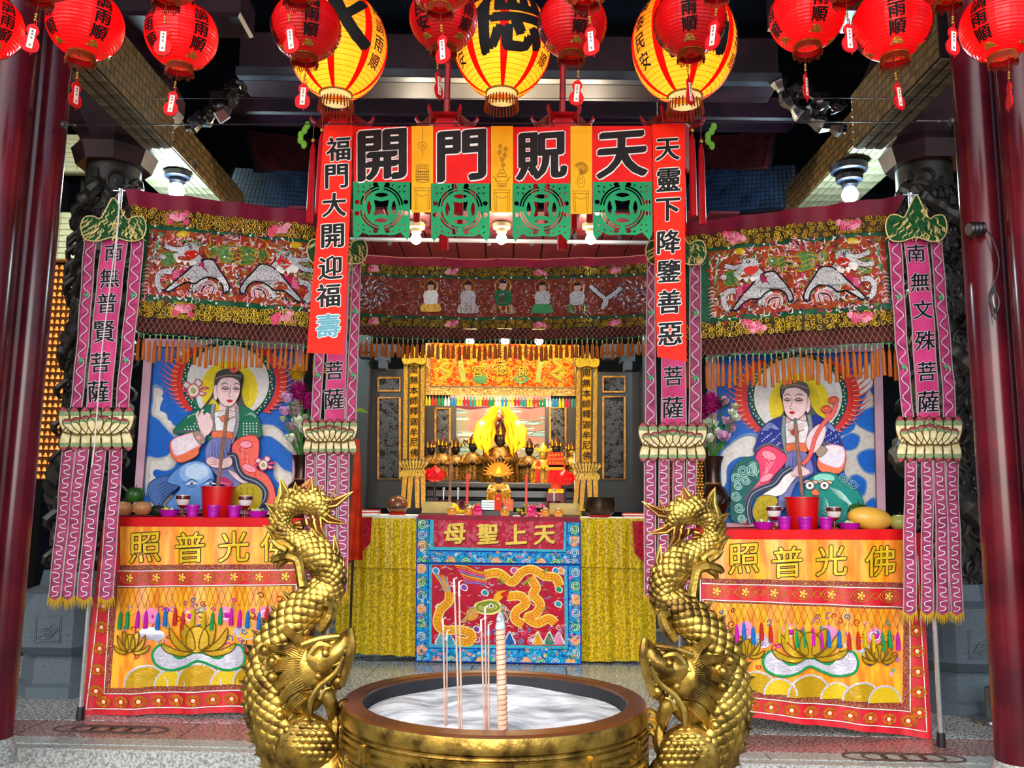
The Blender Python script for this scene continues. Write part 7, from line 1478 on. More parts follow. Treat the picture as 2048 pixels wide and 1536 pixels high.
for px, w in ((846, 'left'), (1149, 'right')):
    p0, p1 = at(px, 905, 8.72), at(px + 2, 1012, 8.72); t = thing('curtain_pole', 'thin white pole beside the %s gold streamer' % w, 'pole', (p1.x, 8.72, zC)); b = B(); b.tube([p0, (p1.x, 8.72, zC + .002)], .009, P('e8e0cc', .4), 8); b.build('tube', t)
# ---- red gold altar valance
AV = Surf((855, 750, 8.75), (1152, 750, 8.72), lambda s, z: .008 * sin(s * 22)); t = thing('altar_valance', 'red and gold embroidered altar cloth with coloured tassels above the statues', 'valance', tuple(AV.p(1003, 812)))
ALTR = M('scarlet_gold_brocade', 'e8380c', .45, c2='e89a14', sc=34, lo=.42, hi=.56); AB = M('cream_floral_border', 'e8c86c', .5, c2='b86a34', sc=70, lo=.4, hi=.58)
cloth(AV, Strip((851, 686), (1158, 690), (1158, 792), (849, 790)), AB, 'floral_border', t, 30, 4, 0); o = cloth(AV, Strip((862, 686), (1147, 690), (1147, 776), (861, 772)), ALTR, 'scarlet_field', t, 30, 4, .004)
d = Dr(AV); q = random.Random(12); d.line([(861, 690), (861, 772), (1147, 776), (1147, 692)], 1.6, P('9a8a6a', .5), .007)
for i in range(280): d.spiral(q.uniform(866, 1143), q.uniform(694, 770), q.uniform(3, 6.5), 1.6, q.choice((GOLDY, GOLDE, P('f0501c', .5), P('f4d040', .5))), .006, 1.2, q.uniform(0, 6), q.choice((-1, 1)), 8)
for x0, sx in ((895, 1), (1108, -1)):
    p = [(x0 - sx * 22, 712), (x0, 722), (x0 - sx * 14, 736), (x0 + sx * 4, 748), (x0 - sx * 16, 760)]; d.line(sm(p, 5, False), 9, GOLDE, .008); d.line(sm(p, 5, False), 4, GOLDY, .011); d.poly([(x0 + sx * 20, 712), (x0 + sx * 30, 714), (x0 + sx * 38, 764), (x0 + sx * 28, 766)], P('b8b850', .5), .008); d.poly(sm([(x0 + sx * 50, 758), (x0 + sx * 66, 746), (x0 + sx * 80, 760), (x0 + sx * 66, 768)], 3), P('6a9a5c', .5), .009)
d.build('dragon_embroidery', o)
for ch, x, y, s in (('宮', 955, 742, 22), ('德', 1002, 738, 24), ('佛', 1046, 742, 22), ('立', 1002, 716, 16)): d = Dr(AV); d.text(ch, x, y, s, P('a83008', .5), .011, .03); d.text(ch, x, y, s, GOLDY, .013, .012); d.build('gold_character', o)
cols = [P(c, .5) for c in ('f0d020', 'e8401c', '189a4c', 'e8e4d4', '1c8cc0', 'f0d020', 'd82c3c', '2ca088')]
for i in range(48):
    x = 853 + i * 6.35; p = AV.p(x, 793 + (x - 853) * .012, .01); b = B(); m_ = mpp(8.7); b.lathe(p - Vector((0, 0, 19 * m_)), [(2.7 * m_, 0), (2.6 * m_, 9 * m_), (1.2 * m_, 16 * m_), (.7 * m_, 20 * m_)], cols[(i // 2) % 8], 7); b.build('tassel', t)
# ---- shrine back: doors and painted mural
CHAR = M('charcoal_wood', '171a20', .4, c2='0b0d11', sc=5, aniso=(1, 1, .3), spec=.5); GM = M('gilt_moulding', 'a87830', .35, c2='7a5218', sc=20, m=.5); CARV = M('black_carving', '14171d', .45, c2='07090c', sc=12, spec=.6)
def door(label, x0, x1, y0, y1, D, panels, seed):
    s = Surf((x0, 900, D), (x1, 900, D)); t = thing('carved_door', label, 'door', tuple(s.p((x0 + x1) / 2, y1))); q = random.Random(seed)
    b = B(); b.hexa([s.p(x0, y0), s.p(x1, y0), s.p(x1, y1), s.p(x0, y1)], [s.p(x0, y0, -.06), s.p(x1, y0, -.06), s.p(x1, y1, -.06), s.p(x0, y1, -.06)], CHAR); b.build('leaf', t, smooth=0)
    for (a0, a1, c0, c1) in panels:
        d = Dr(s); d.quad(((a0, c0), (a1, c0), (a1, c1), (a0, c1)), P('0c0d12', .6), .004); o = d.build('recess_panel', t, smooth=0)
        b = B(); b.tube([s.p(x, y, .012) for x, y in ((a0, c0), (a1, c0), (a1, c1), (a0, c1), (a0, c0))], .016, GM, 4); b.build('gilt_frame', o, smooth=20)
        d = Dr(s)
        for i in range(int((a1 - a0) * (c1 - c0) / 42)): d.spiral(q.uniform(a0 + 3, a1 - 3), q.uniform(c0 + 3, c1 - 3), q.uniform(3, 7), 2.2, CARV, .008, 1.3, q.uniform(0, 6), q.choice((-1, 1)), 9)
        d.build('carving', o, kind='stuff')
door('tall charcoal carved door panel left of the left gold streamer', 728, 806, 738, 1016, 9.9, ((757, 800, 756, 782), (757, 800, 796, 958)), 1)
door('tall charcoal carved door panel right of the right gold streamer', 1196, 1285, 744, 1024, 9.85, ((1206, 1249, 754, 784), (1206, 1249, 794, 958)), 2)
door('narrow carved door panel behind the left statues', 846, 912, 796, 962, 10.2, ((871, 900, 817, 950),), 3); door('narrow carved door panel behind the right statues', 1090, 1156, 798, 964, 10.2, ((1100, 1131, 816, 950),), 4)
for x0, x1, w, D in ((700, 730, 'left', 9.7), (1284, 1312, 'right', 9.65), (806, 846, 'left inner', 10.0), (1156, 1196, 'right inner', 9.95)):
    a, c = at(x0, 735 if 'inner' in w else 640, D), at(x1, 1010, D); t = thing('square_pillar', 'charcoal square pillar at the %s side of the shrine' % w, 'pillar', ((a.x + c.x) / 2, D, 0)); b = B(); b.box(((a.x + c.x) / 2, D + .08, a.z / 2), (c.x - a.x, .16, a.z), CHAR, bev=.01); b.build('shaft', t, smooth=0)
for x0, x1, y0, y1, w in ((718, 800, 690, 735, 'left'), (1205, 1290, 690, 738, 'right')):
    t = thing('eave_bracket', 'blue grey stepped wooden bracket above the %s carved door' % w, 'bracket', tuple(at((x0 + x1) / 2, y1, 9.6))); BG = M('blue_grey_wood', '2c3440', .45, c2='2a323e', sc=6)
    for k, (u0, u1, v0, v1) in enumerate(((0, 1, 0, .4), (.4, .75, .35, .75), (.5, .68, .7, 1.1), (.02, .3, .4, .6))):
        a, c = at(lerp(x0, x1, u0), lerp(y0, y1, v0), 9.6 - .04 * k), at(lerp(x0, x1, u1), lerp(y0, y1, v1), 9.6 - .04 * k); b = B(); b.box(((a.x + c.x) / 2, a.y, (a.z + c.z) / 2), (c.x - a.x, .16, a.z - c.z), BG, bev=.008); b.build('block', t, smooth=0)
s = Surf((905, 850, 10.6), (1100, 850, 10.6)); t = thing('cloud_mural', 'painted mural of pale clouds over a rosy sky behind the main statue', 'mural', tuple(s.p(1003, 960)))
b = B(); b.hexa([s.p(x, y) for x, y in ((900, 780), (1102, 780), (1102, 960), (900, 960))], [s.p(x, y, -.05) for x, y in ((900, 780), (1102, 780), (1102, 960), (900, 960))], M('mural_ground', 'b0706a', .6, c2='8a9a84', sc=1.2, lo=.42, hi=.58)); b.build('panel', t, smooth=0)
b = B(); p_ = s.p(1003, 960); b.box((p_.x, 10.64, p_.z / 2), (1.2, .06, p_.z), CHAR); b.build('dado_board', t, smooth=0)
d = Dr(s); q = random.Random(8)
d.poly([(905, 800), (1098, 800), (1098, 812), (1060, 818), (1000, 812), (940, 820), (905, 814)], P('6a2c3c', .6), .002)
for i in range(46):
    x, y = q.uniform(912, 1090), q.uniform(808, 935); c = q.choice((P('c8d0c8', .6), P('8fb0b4', .6), P('a8c0b8', .6), P('d8d8cc', .6))); w = q.uniform(10, 24); d.poly(sm([(x - w, y), (x - w * .4, y - w * .3), (x + w * .4, y - w * .25), (x + w, y + 1), (x + w * .3, y + w * .15), (x - w * .5, y + w * .12)], 3), c, .003 + i * .0002); d.line(sm([(x - w * .8, y), (x - w * .3, y - w * .25), (x + w * .5, y - w * .2)], 4, False), 1.1, P('5a7c8a', .6), .014)
d.build('painted_clouds', t, smooth=0)
# ---- rear altar table
zA = at(1000, 965, 9.3).z; a, c = at(850, 965, 9.3), at(1152, 965, 9.3); t = thing('rear_altar_table', 'black carved rear altar table carrying the statues', 'table', ((a.x + c.x) / 2, 9.6, 0)); wx = c.x - a.x; mx_ = (a.x + c.x) / 2
b = B(); b.box((mx_, 9.75, zA - .03), (wx, .9, .06), BLK, bev=.01); b.build('tabletop', t, smooth=0)
for k in range(3): b = B(); b.box((mx_, 9.36 + .02 * k, zA - .12 - .11 * k), (wx * .98, .05, .09), M('black_lacquer', '15181a', .3, c2='0a0c0d', sc=5, spec=.6), bev=.012); b.build('carved_rail', t, smooth=0)
for sx in (-1, 1): b = B(); b.box((mx_ + sx * (wx / 2 - .08), 9.4, (zA - .06) / 2), (.12, .1, zA - .06), BLK, bev=.01); b.build('leg', t, smooth=0)
b = B(); b.box((mx_, 9.99, zA + .015), (wx, .38, .03), BLK); b.build('upper_step', t, smooth=0)
# ---- statues
ROBE_G = M('brown_gold_robe', '9a6a1c', .4, c2='3a2208', sc=60, lo=.38, hi=.6, m=.4, bump=.5, bsc=70); ROBE_Y = M('yellow_gold_robe', 'dca41c', .4, c2='8a5208', sc=60, lo=.4, hi=.6, bump=.4, bsc=70); FACE = M('dark_lacquer_face', '1c0f0c', .35, c2='120907', sc=9); FACE_G = M('gilt_face', 'c89a30', .35, m=.5); CROWN = M('dark_gilt_crown', '5c2c14', .4, c2='2a120a', sc=60, m=.3, bump=.4)
def statue(label, px, y0, y1, D, robe, facem, crown, wpx, z=None, fan=0, sash=None):
    zb = at(px, y1, D).z if z is None else z; p = at(px, y1, D); H = at(px, y0, D).z - zb; w = wpx * mpp(D); c = Vector((p.x, D, zb)); t = thing('deity_statue', label, 'statue', tuple(c), 'small altar statues')
    b = B(); b.lathe(c, [(w * .52, 0), (w * .56, H * .06), (w * .5, H * .14), (w * .5, H * .26), (w * .46, H * .36), (w * .42, H * .46), (w * .3, H * .54), (w * .14, H * .58)], robe, 18, sy=.6)
    for k in range(9): a = pi + k * pi / 8; b.tube([c + Vector((w * .48 * cos(a), w * .3 * sin(a), H * .42)), c + Vector((w * .56 * cos(a), w * .36 * sin(a), H * .2)), c + Vector((w * .58 * cos(a), w * .37 * sin(a), 0))], w * .045, robe, 5)
    b.build('robe', t)
    for sx in (-1, 1): b = B(); b.tube([c + Vector((sx * w * .38, -w * .05, H * .5)), c + Vector((sx * w * .5, -w * .25, H * .36)), c + Vector((sx * w * .12, -w * .4, H * .34))], [w * .12, w * .14, w * .08], robe, 8); b.build('sleeve', t)
    b = B(); b.ball(c + Vector((0, -w * .38, H * .35)), w * .1, facem, 8, 6); b.build('hands', t)
    b = B(); hc = c + Vector((0, -w * .06, H * .68)); b.ball(hc, w * .2, facem, 14, 10, sc=(1, .95, 1.2)); b.tube([hc + Vector((0, -w * .19, w * .05)), hc + Vector((0, -w * .23, -w * .04))], w * .03, facem, 5); b.tube([hc - Vector((0, 0, w * .2)), c + Vector((0, 0, H * .54))], w * .1, facem, 8); b.build('head', t)
    b = B(); b.lathe(hc + Vector((0, 0, w * .1)), [(w * .22, 0), (w * .25, w * .06), (w * .2, w * .12), (w * .22, w * .16), (w * .12, w * .34), (w * .03, w * .5)], crown, 12)
    for k in range(7): a = pi + .3 + k * (pi - .6) / 6; r = w * .24; b.tube([hc + Vector((r * cos(a), r * sin(a) * .9, w * .14)), hc + Vector((r * 1.15 * cos(a), r * sin(a), w * (.34 + .1 * sin(k * 2))))], [w * .05, w * .015], GOLDE if k % 2 else crown, 5)
    for sx in (-1, 1): b.tube([hc + Vector((sx * w * .24, 0, w * .2)), hc + Vector((sx * w * .42, 0, w * .3)), hc + Vector((sx * w * .46, 0, w * .12))], [w * .06, w * .05, w * .02], crown, 6); b.ball(hc + Vector((sx * w * .46, 0, w * .08)), w * .05, GOLDE, 6, 5)
    b.build('crown', t)
    if sash:
        b = B()
        for sx in (-1, 1): b.tube([c + Vector((sx * w * .24, -w * .28, H * .52)), c + Vector((sx * w * .3, -w * .42, H * .3)), c + Vector((sx * w * .26, -w * .45, H * .02))], [w * .09, w * .1, w * .1], sash, 6, flat=.4)
        b.build('stole', t)
    return t
zs = zA + .03
for px, y0, w, lab, rb, fc, sash in ((862, 872, 34, 'dark small statue half hidden by the left gold streamer', ROBE_G, FACE, None), (884, 866, 36, 'dark crowned statue third from the main statue on its left', ROBE_G, FACE, None), (911, 870, 38, 'dark crowned statue second from the main statue on its left', ROBE_G, FACE, None), (945, 862, 40, 'dark crowned statue next to the main statue on its left', ROBE_G, FACE, None),
    (1058, 872, 38, 'brown hooded statue next to the main statue on its right', ROBE_G, FACE, None), (1112, 868, 40, 'dark crowned statue in a red mantle behind the red offering stand', ROBE_G, FACE, P('d82c14', .5)), (1144, 876, 34, 'gilt small statue half hidden by the right gold streamer', ROBE_Y, FACE_G, None)):
    statue(lab, px, y0, 950, 9.9 + .12 * (w % 4 // 2), rb, fc, CROWN, w * 1.1, zs, sash=sash)
statue('gilt statue with red stole and yellow robe right of the main statue', 1086, 882, 965, 9.5, ROBE_Y, FACE_G, GOLDE, 40, zA, sash=P('d02018', .5))
statue('large gold robed main statue with dark face and tall crown', 1000, 838, 965, 9.55, ROBE_G, FACE, CROWN, 62, zA)
SM = statue('small black faced statue with a radiating orange gold robe before the main statue', 997, 935, 1012, 8.9, ROBE_Y, FACE, GOLDE, 40, zC + .12)
t = thing('statue_stand', 'low dark stand under the small black faced statue', 'stand', tuple(at(997, 1012, 8.9))); c = at(997, 1012, 8.9); b = B(); b.lathe((c.x, 8.9, zC), [(.12, 0), (.13, .02), (.1, .05), (.1, .09), (.12, .12)], BLK, 16); b.build('stand', t)
b = B(); q = random.Random(4); c = at(997, 950, 8.95)
for k in range(26): a = pi * (k + .5) / 26; u = Vector((cos(a), .1, sin(a))); b.tube([c + u * .05, c + u * (.13 + .03 * (k % 2))], [.014, .003], P('f08a1c', .5), 5)
b.build('radiating_halo', SM)
# main crown hood and light scarves
t = thing('peaked_hood', 'dark peaked jewelled hood above the main statue', 'canopy', tuple(at(1000, 905, 9.75))); b = B()
for sx in (-1, 1):
    pts = [at(1000, 832, 9.7), at(1000 + sx * 14, 860, 9.7), at(1000 + sx * 24, 892, 9.7), at(1000 + sx * 26, 925, 9.72)]; b.tube(pts, [.03, .05, .06, .045], CROWN, 8)
    for k in range(16): u = k / 15; p = lerp(lerp(pts[0], pts[1], u), lerp(pts[2], pts[3], u), u); b.ball(p + Vector((rnd.uniform(-.03, .03), -.06, rnd.uniform(-.03, .03))), .011, (SILV, REDT, GOLDE)[k % 3], 6, 5)
b.build('hood_sides', t); p = at(1000, 852, 9.62); b = B(); b.ball(p, .035, FACE, 10, 8); b.build('top_boss', t)
SCY = M('lit_yellow_scarf', 'f8cc1c', .5, c2='f0a410', sc=10, tr=.3, sheen=.3); SCR = P('e03a1c', .5)
for sx, w in ((-1, 'left'), (1, 'right')):
    t = thing('silk_scarf', 'bright yellow and red silk scarf draped on the %s of the main statue' % w, 'scarf', tuple(at(1000 + sx * 34, 912, 9.6)))
    q = random.Random(21)
    for j in range(9):
        k = j / 8; out = 18 + 26 * k; m = SCR if j in (1, 3) else SCY
        pts = [(1000 + sx * (2 + 8 * k), 804 + 8 * q.random()), (1000 + sx * (out * .55), 826 + 6 * k), (1000 + sx * out, 850 + 10 * k), (1000 + sx * (out + 2 - 4 * q.random()), 878 + 8 * q.random()), (1000 + sx * (24 + 12 * k + q.uniform(-3, 3)), 896 + 20 * q.random() * (1.2 - k))]
        r = [.014, .034, .046, .036, .006]; c = sm(pts, 4, False)
        b = B(); b.tube([at(x + 1.6 * sin(i * 1.5 + j), y, 9.45 + .05 * sin(j * 2.2) - .02 * j) for i, (x, y) in enumerate(c)], [lerp(r[min(i // 4, 4)], r[min(i // 4 + 1, 4)], (i % 4) / 4) for i in range(len(c))], m, 7, flat=.45); b.build('silk_fold', t)
    L = bpy.data.lights.new('scarf_spot', 'POINT'); L.energy = 7; L.color = (1, .85, .55); L.shadow_soft_size = .03
    bb = B(); p = at(1000 + sx * 36, 846, 9.1); bb.ball(p, .022, MATS['bulb_warm'], 10, 8); o = bb.build('small_bulb', t); l = bpy.data.objects.new('scarf_light', L); COL.objects.link(l); l.parent = t; l.location = p - OFF[t.name] + Vector((0, -.04, -.03))
# ---- altar ware
for px, D, y, lab in ((870, 8.5, 948, 'red lotus lamp on a dark turned stem at the left of the altar'), (1130, 8.55, 955, 'red lotus lamp on a dark turned stem at the right of the altar')):
    p = at(px, y, D); t = thing('lotus_lamp', lab, 'lamp', (p.x, D, zC)); b = B(); b.lathe((p.x, D, zC), [(.06, 0), (.065, .012), (.02, .03), (.014, .08), (.022, .1), (.012, .13), (.012, p.z - zC - .06)], P('2a1214', .3), 14); b.build('stem', t)
    b = B(); GLR = M('lit_red_glass', 'e01418', .3, c2='c00c10', sc=10, tr=.4, em=.35); b.lathe(p, [(.02, -.075), (.07, -.06), (.085, -.02), (.07, .025), (.03, .06), (.004, .085)], GLR, 8); b.build('lotus_glass', t)
    for k in range(8):
        a = k * pi / 4; u = Vector((cos(a), sin(a), 0)); s_ = Vector((-sin(a), cos(a), 0)); b = B(); b.add([p + u * .05 - Vector((0, 0, .07)), p + u * .095 + s_ * .035 - Vector((0, 0, .02)), p + u * .085 + Vector((0, 0, .06)), p + u * .095 - s_ * .035 - Vector((0, 0, .02))], [(0, 1, 2, 3)], GLR); b.build('petal', t)
for px, y0, lab in ((935, 948, 'thin red candle at the left of the main statue'), (1053, 950, 'thin red candle at the right of the main statue')):
    p = at(px, y0, 8.6); t = thing('red_candle', lab, 'candle', (p.x, 8.6, zC)); b = B(); b.lathe((p.x, 8.6, zC), [(.035, 0), (.04, .01), (.012, .03), (.012, .1), (.03, .11), (.012, .12)], P('8a6a24', .3, m=.6), 12); b.build('holder', t); b = B(); b.tube([(p.x, 8.6, zC + .11), (p.x, 8.6, p.z)], .013, P('e84a44', .5), 8); b.build('wax', t)
for px, lab in ((887, 'left dark red altar pot behind the left book rest'), (916, 'right dark red altar pot behind the left book rest'), (1108, 'dark red altar pot under the red offering stand')):
    p = pt(px, 8.3, zC); t = thing('red_pot', lab, 'pot', tuple(p)); b = B(); b.lathe(p, [(.055, 0), (.065, .02), (.065, .13), (.06, .15), (.055, .15), (.055, .05), (.001, .04)], M('maroon_lacquer_pot', '5c0c1c', .3, c2='3c0812', sc=6), 18, caps=False); b.build('pot', t); b = B(); b.tube([p + Vector((0, 0, .12)), p + Vector((0, 0, .24))], .006, STEEL, 6); b.ball(p + Vector((0, 0, .25)), .014, STEEL, 8, 6); b.build('finial', t)
p1 = at(902, 925, 8.2); p = pt(899, 8.2, zC); t = thing('altar_incense_stick', 'tall brown incense stick behind the left book rest', 'incense', tuple(p)); b = B(); b.tube([p, p1], .014, STICK, 8); b.build('stick', t); b = B(); b.lathe(p, [(.04, 0), (.05, .03), (.05, .06)], P('5c0c1c', .3), 14); b.build('holder', t)
# red offering stand at the right
s = Surf((1096, 950, 8.9), (1126, 950, 8.9)); t = thing('offering_stand', 'red and yellow offering stand with a fan motif right of the altar', 'stand', tuple(s.p(1110, 1010)))
for (x0, x1, y0, y1, m, nm) in ((1097, 1127, 904, 934, P('e0381c', .5), 'red_case'), (1093, 1127, 930, 940, P('e8a820', .5), 'yellow_rail'), (1103, 1122, 940, 978, P('d81418', .5), 'red_panel'), (1098, 1128, 978, 986, P('f0c020', .5), 'yellow_base'), (1094, 1130, 986, 1010, P('5c0c1c', .4), 'maroon_drum')):
    b = B(); b.hexa([s.p(x, y) for x, y in ((x0, y0), (x1, y0), (x1, y1), (x0, y1))], [s.p(x, y, -.16) for x, y in ((x0, y0), (x1, y0), (x1, y1), (x0, y1))], m); b.build(nm, t, smooth=0)
a = s.p(1096, 1010); c = s.p(1128, 1010); b = B(); b.box(((a.x + c.x) / 2, 8.98, (a.z + zC) / 2), (c.x - a.x, .14, max(.02, a.z - zC)), P('5c0c1c', .4)); b.build('foot', t, smooth=0)
d = Dr(s); [d.line([(1112, 978), (1112 + 14 * cos(pi + k * pi / 10), 976 + 16 * sin(pi + k * pi / 10))], 1.6, P('f06a3c', .5), .006, taper=1) for k in range(11)]; [d.spiral(1100 + (k % 5) * 6, 910 + (k // 5) * 8, 3, 1.1, P('f0a030', .5), .004, 1.2, k, 1, 7) for k in range(15)]; d.build('gilt_ornament', t)
# gold bead strings by the inner streamers, orange robe
for px, y0, y1, D, lab in ((634, 905, 1062, 5.86, 'short gold bead string behind the inner left streamer'), (674, 905, 1110, 5.86, 'long gold bead string behind the inner left streamer'), (1341, 920, 1165, 5.66, 'long gold bead string behind the inner right streamer'), (1399, 915, 1030, 5.66, 'short gold bead string beside the right vase')):
    p = at(px, y1, D); t = thing('bead_string', lab, 'beads', tuple(p)); b = B(); BG = M('gold_bead', 'e0a030', .2, m=.6, sc=5); o_ = at(px, y0, D); b.tube([o_ + Vector((0, 0, .5)), p], .002, P('8a5a18', .6), 4)
    n = int((y1 - y0) / 6)
    for k in range(n): z = lerp(o_.z, p.z, k / n); [b.ball((o_.x + e * .011, D, z), .0095, BG, 6, 5) for e in ((-1, 1) if k % 3 else (-1.6, 0, 1.6))]
    b.build('beads', t, kind='stuff')
s = Surf((700, 950, 7.0), (726, 950, 7.0), lambda s_, z: .03 * sin(s_ * 60)); t = thing('orange_robe', 'orange cloth hanging on a stand left of the long table', 'cloth', tuple(s.p(712, 1030))); cloth(s, Strip((711, 878), (718, 878), (728, 1120), (694, 1120)), M('orange_cloth', 'e8481c', .6, c2='c02c10', sc=8), 'robe', t, 16, 8); b = B(); p = s.p(714, 878, -.03); b.tube([(p.x, p.y, 0), p], .01, BLK, 6); b.build('stand', t)
# leaf by the left pillar
t = thing('palm_leaf', 'single green palm leaf sticking out beside the inner left streamer', 'leaf', tuple(at(705, 822, 5.95))); b = B(); pts = [at(x, y, 5.95) for x, y in ((640, 845), (705, 820), (722, 820), (735, 825))]; b.tube(pts, [.004, .016, .014, .002], P('8ab82c', .5), 6, flat=.25); b.build('blade', t)
# ================================================================== incense burner with dragon handles
GILT = M('aged_gilt_bronze', 'b09040', .3, c2='4e3a16', sc=16, lo=.34, hi=.6, m=.88, bump=.5, bsc=40)
GILT_R = M('rubbed_red_gilt', 'a8683a', .32, c2='7a4222', sc=9, m=.8, bump=.2, bsc=40)
BROWN_RIM = M('brown_lacquer_rim', '5e3414', .3, c2='3f200c', sc=5, coat=.3)
ASH = M('pale_ash', 'd4dce2', .85, c2='7c868c', sc=9, lo=.3, hi=.62, det=8, aniso=(1, 2.4, 1), bump=.8, bsc=30)
DC = 2.52; RC = at(990, 1394, DC); zr_ = RC.z; R0 = (990 - 693) * mpp(DC) * .985; CCX = RC.x
t = thing('incense_burner', 'large round gilt incense burner with dragon handles in the foreground', 'incense burner', (CCX, DC, LOW)); BUR = t; C0 = Vector((CCX, DC, 0))
b = B(); b.lathe(C0, [(R0 * .872, zr_ - .012), (R0 * .872, zr_ - .003), (R0 * .88, zr_), (R0 * .99, zr_ - .001), (R0, zr_ - .005), (R0, zr_ - .009)], BROWN_RIM, 96, caps=False); b.build('rim', t)
b = B(); b.lathe(C0, [(R0, zr_ - .008), (R0 * 1.012, zr_ - .028), (R0 * 1.005, zr_ - .045), (R0 * .99, zr_ - .05), (R0 * .992, zr_ - .18), (R0 * .97, zr_ - .22), (R0 * .88, zr_ - .32), (R0 * .66, zr_ - .42), (R0 * .4, zr_ - .46), (.001, zr_ - .46)], GILT, 96, caps=False); b.build('bowl', t)
b = B(); b.lathe(C0, [(R0 * .872, zr_ - .01), (R0 * .865, zr_ - .3), (.001, zr_ - .3)], M('dark_inner_wall', '2a2c30', .6), 64, caps=False); b.build('inner_wall', t)  # inner wall simply coloured dark grey
# ash bed, gently mounded
b = B(); vv = [(CCX, DC, zr_ - .028)]; nr, na = 14, 64; q = random.Random(2)
for i in range(1, nr + 1):
    for k in range(na):
        a = 2 * pi * k / na; r = R0 * .868 * i / nr; vv.append((CCX + r * cos(a), DC + r * sin(a), zr_ - .031 + .006 * sin(r * 30 + a * 2) + .004 * sin(a * 5 + r * 17) - .012 * (i / nr) ** 4))
ff = [(0, 1 + k, 1 + (k + 1) % na) for k in range(na)]
for i in range(nr - 1):
    for k in range(na): p = 1 + i * na; ff.append((p + k, p + na + k, p + na + (k + 1) % na, p + (k + 1) % na))
b.add(vv, ff, ASH); b.build('ash_bed', t, smooth=80)
# meander relief
def cyl(a, z, r=None): r = (R0 * .995 + .002) if r is None else r; return (CCX + r * sin(a), DC - r * cos(a), z)
nk = 13; wk = 2 * pi / nk
def key(b, a0, z0, h, fl_, rr):
    P_ = [(.44, -.92), (.05, -.92), (.05, 0), (.95, 0), (.95, -.92), (.56, -.92)]; Q = [(.17, -.46), (.83, -.46)]; S_ = [(.5, -.92), (.5, -1.3)]
    for l in (P_, Q, S_):
        pts = []
        for j in range(len(l) - 1):
            for u in range(6): x = lerp(l[j][0], l[j + 1][0], u / 6); y = lerp(l[j][1], l[j + 1][1], u / 6); pts.append((x, y))
        pts.append(l[-1]); pts = [(1 - x, y) if fl_ else (x, y) for x, y in pts]
        b.tube([cyl(a0 + x * wk, z0 + y * h, rr) for x, y in pts], .0075, GILT, 4)
for k in range(nk):
    b = B(); a0 = k * wk; key(b, a0 + .1, zr_ - .068, .042, 0, None); key(b, a0 + wk / 2 + .1, zr_ - .127, .042, 0, None); b.build('key_relief', t)
b = B()
for z in (zr_ - .056, zr_ - .122, zr_ - .182): b.tube([cyl(i * pi / 48, z) for i in range(97)], .004, GILT, 5, caps=False)
b.build('band_ring', t)
for k in range(3):
    a = pi / 6 + k * 2 * pi / 3; u = Vector((sin(a), -cos(a), 0)); p = C0 + u * R0 * .62; b = B(); b.tube([p + Vector((0, 0, zr_ - .38)), p + u * .1 + Vector((0, 0, zr_ - .6)), p + u * .04 + Vector((0, 0, lerp(zr_, LOW, .75))), p + u * .09 + Vector((0, 0, LOW + .03)), p + u * .09 + Vector((0, 0, LOW))], [.1, .09, .05, .055, .06], GILT, 12); b.build('foot', t)

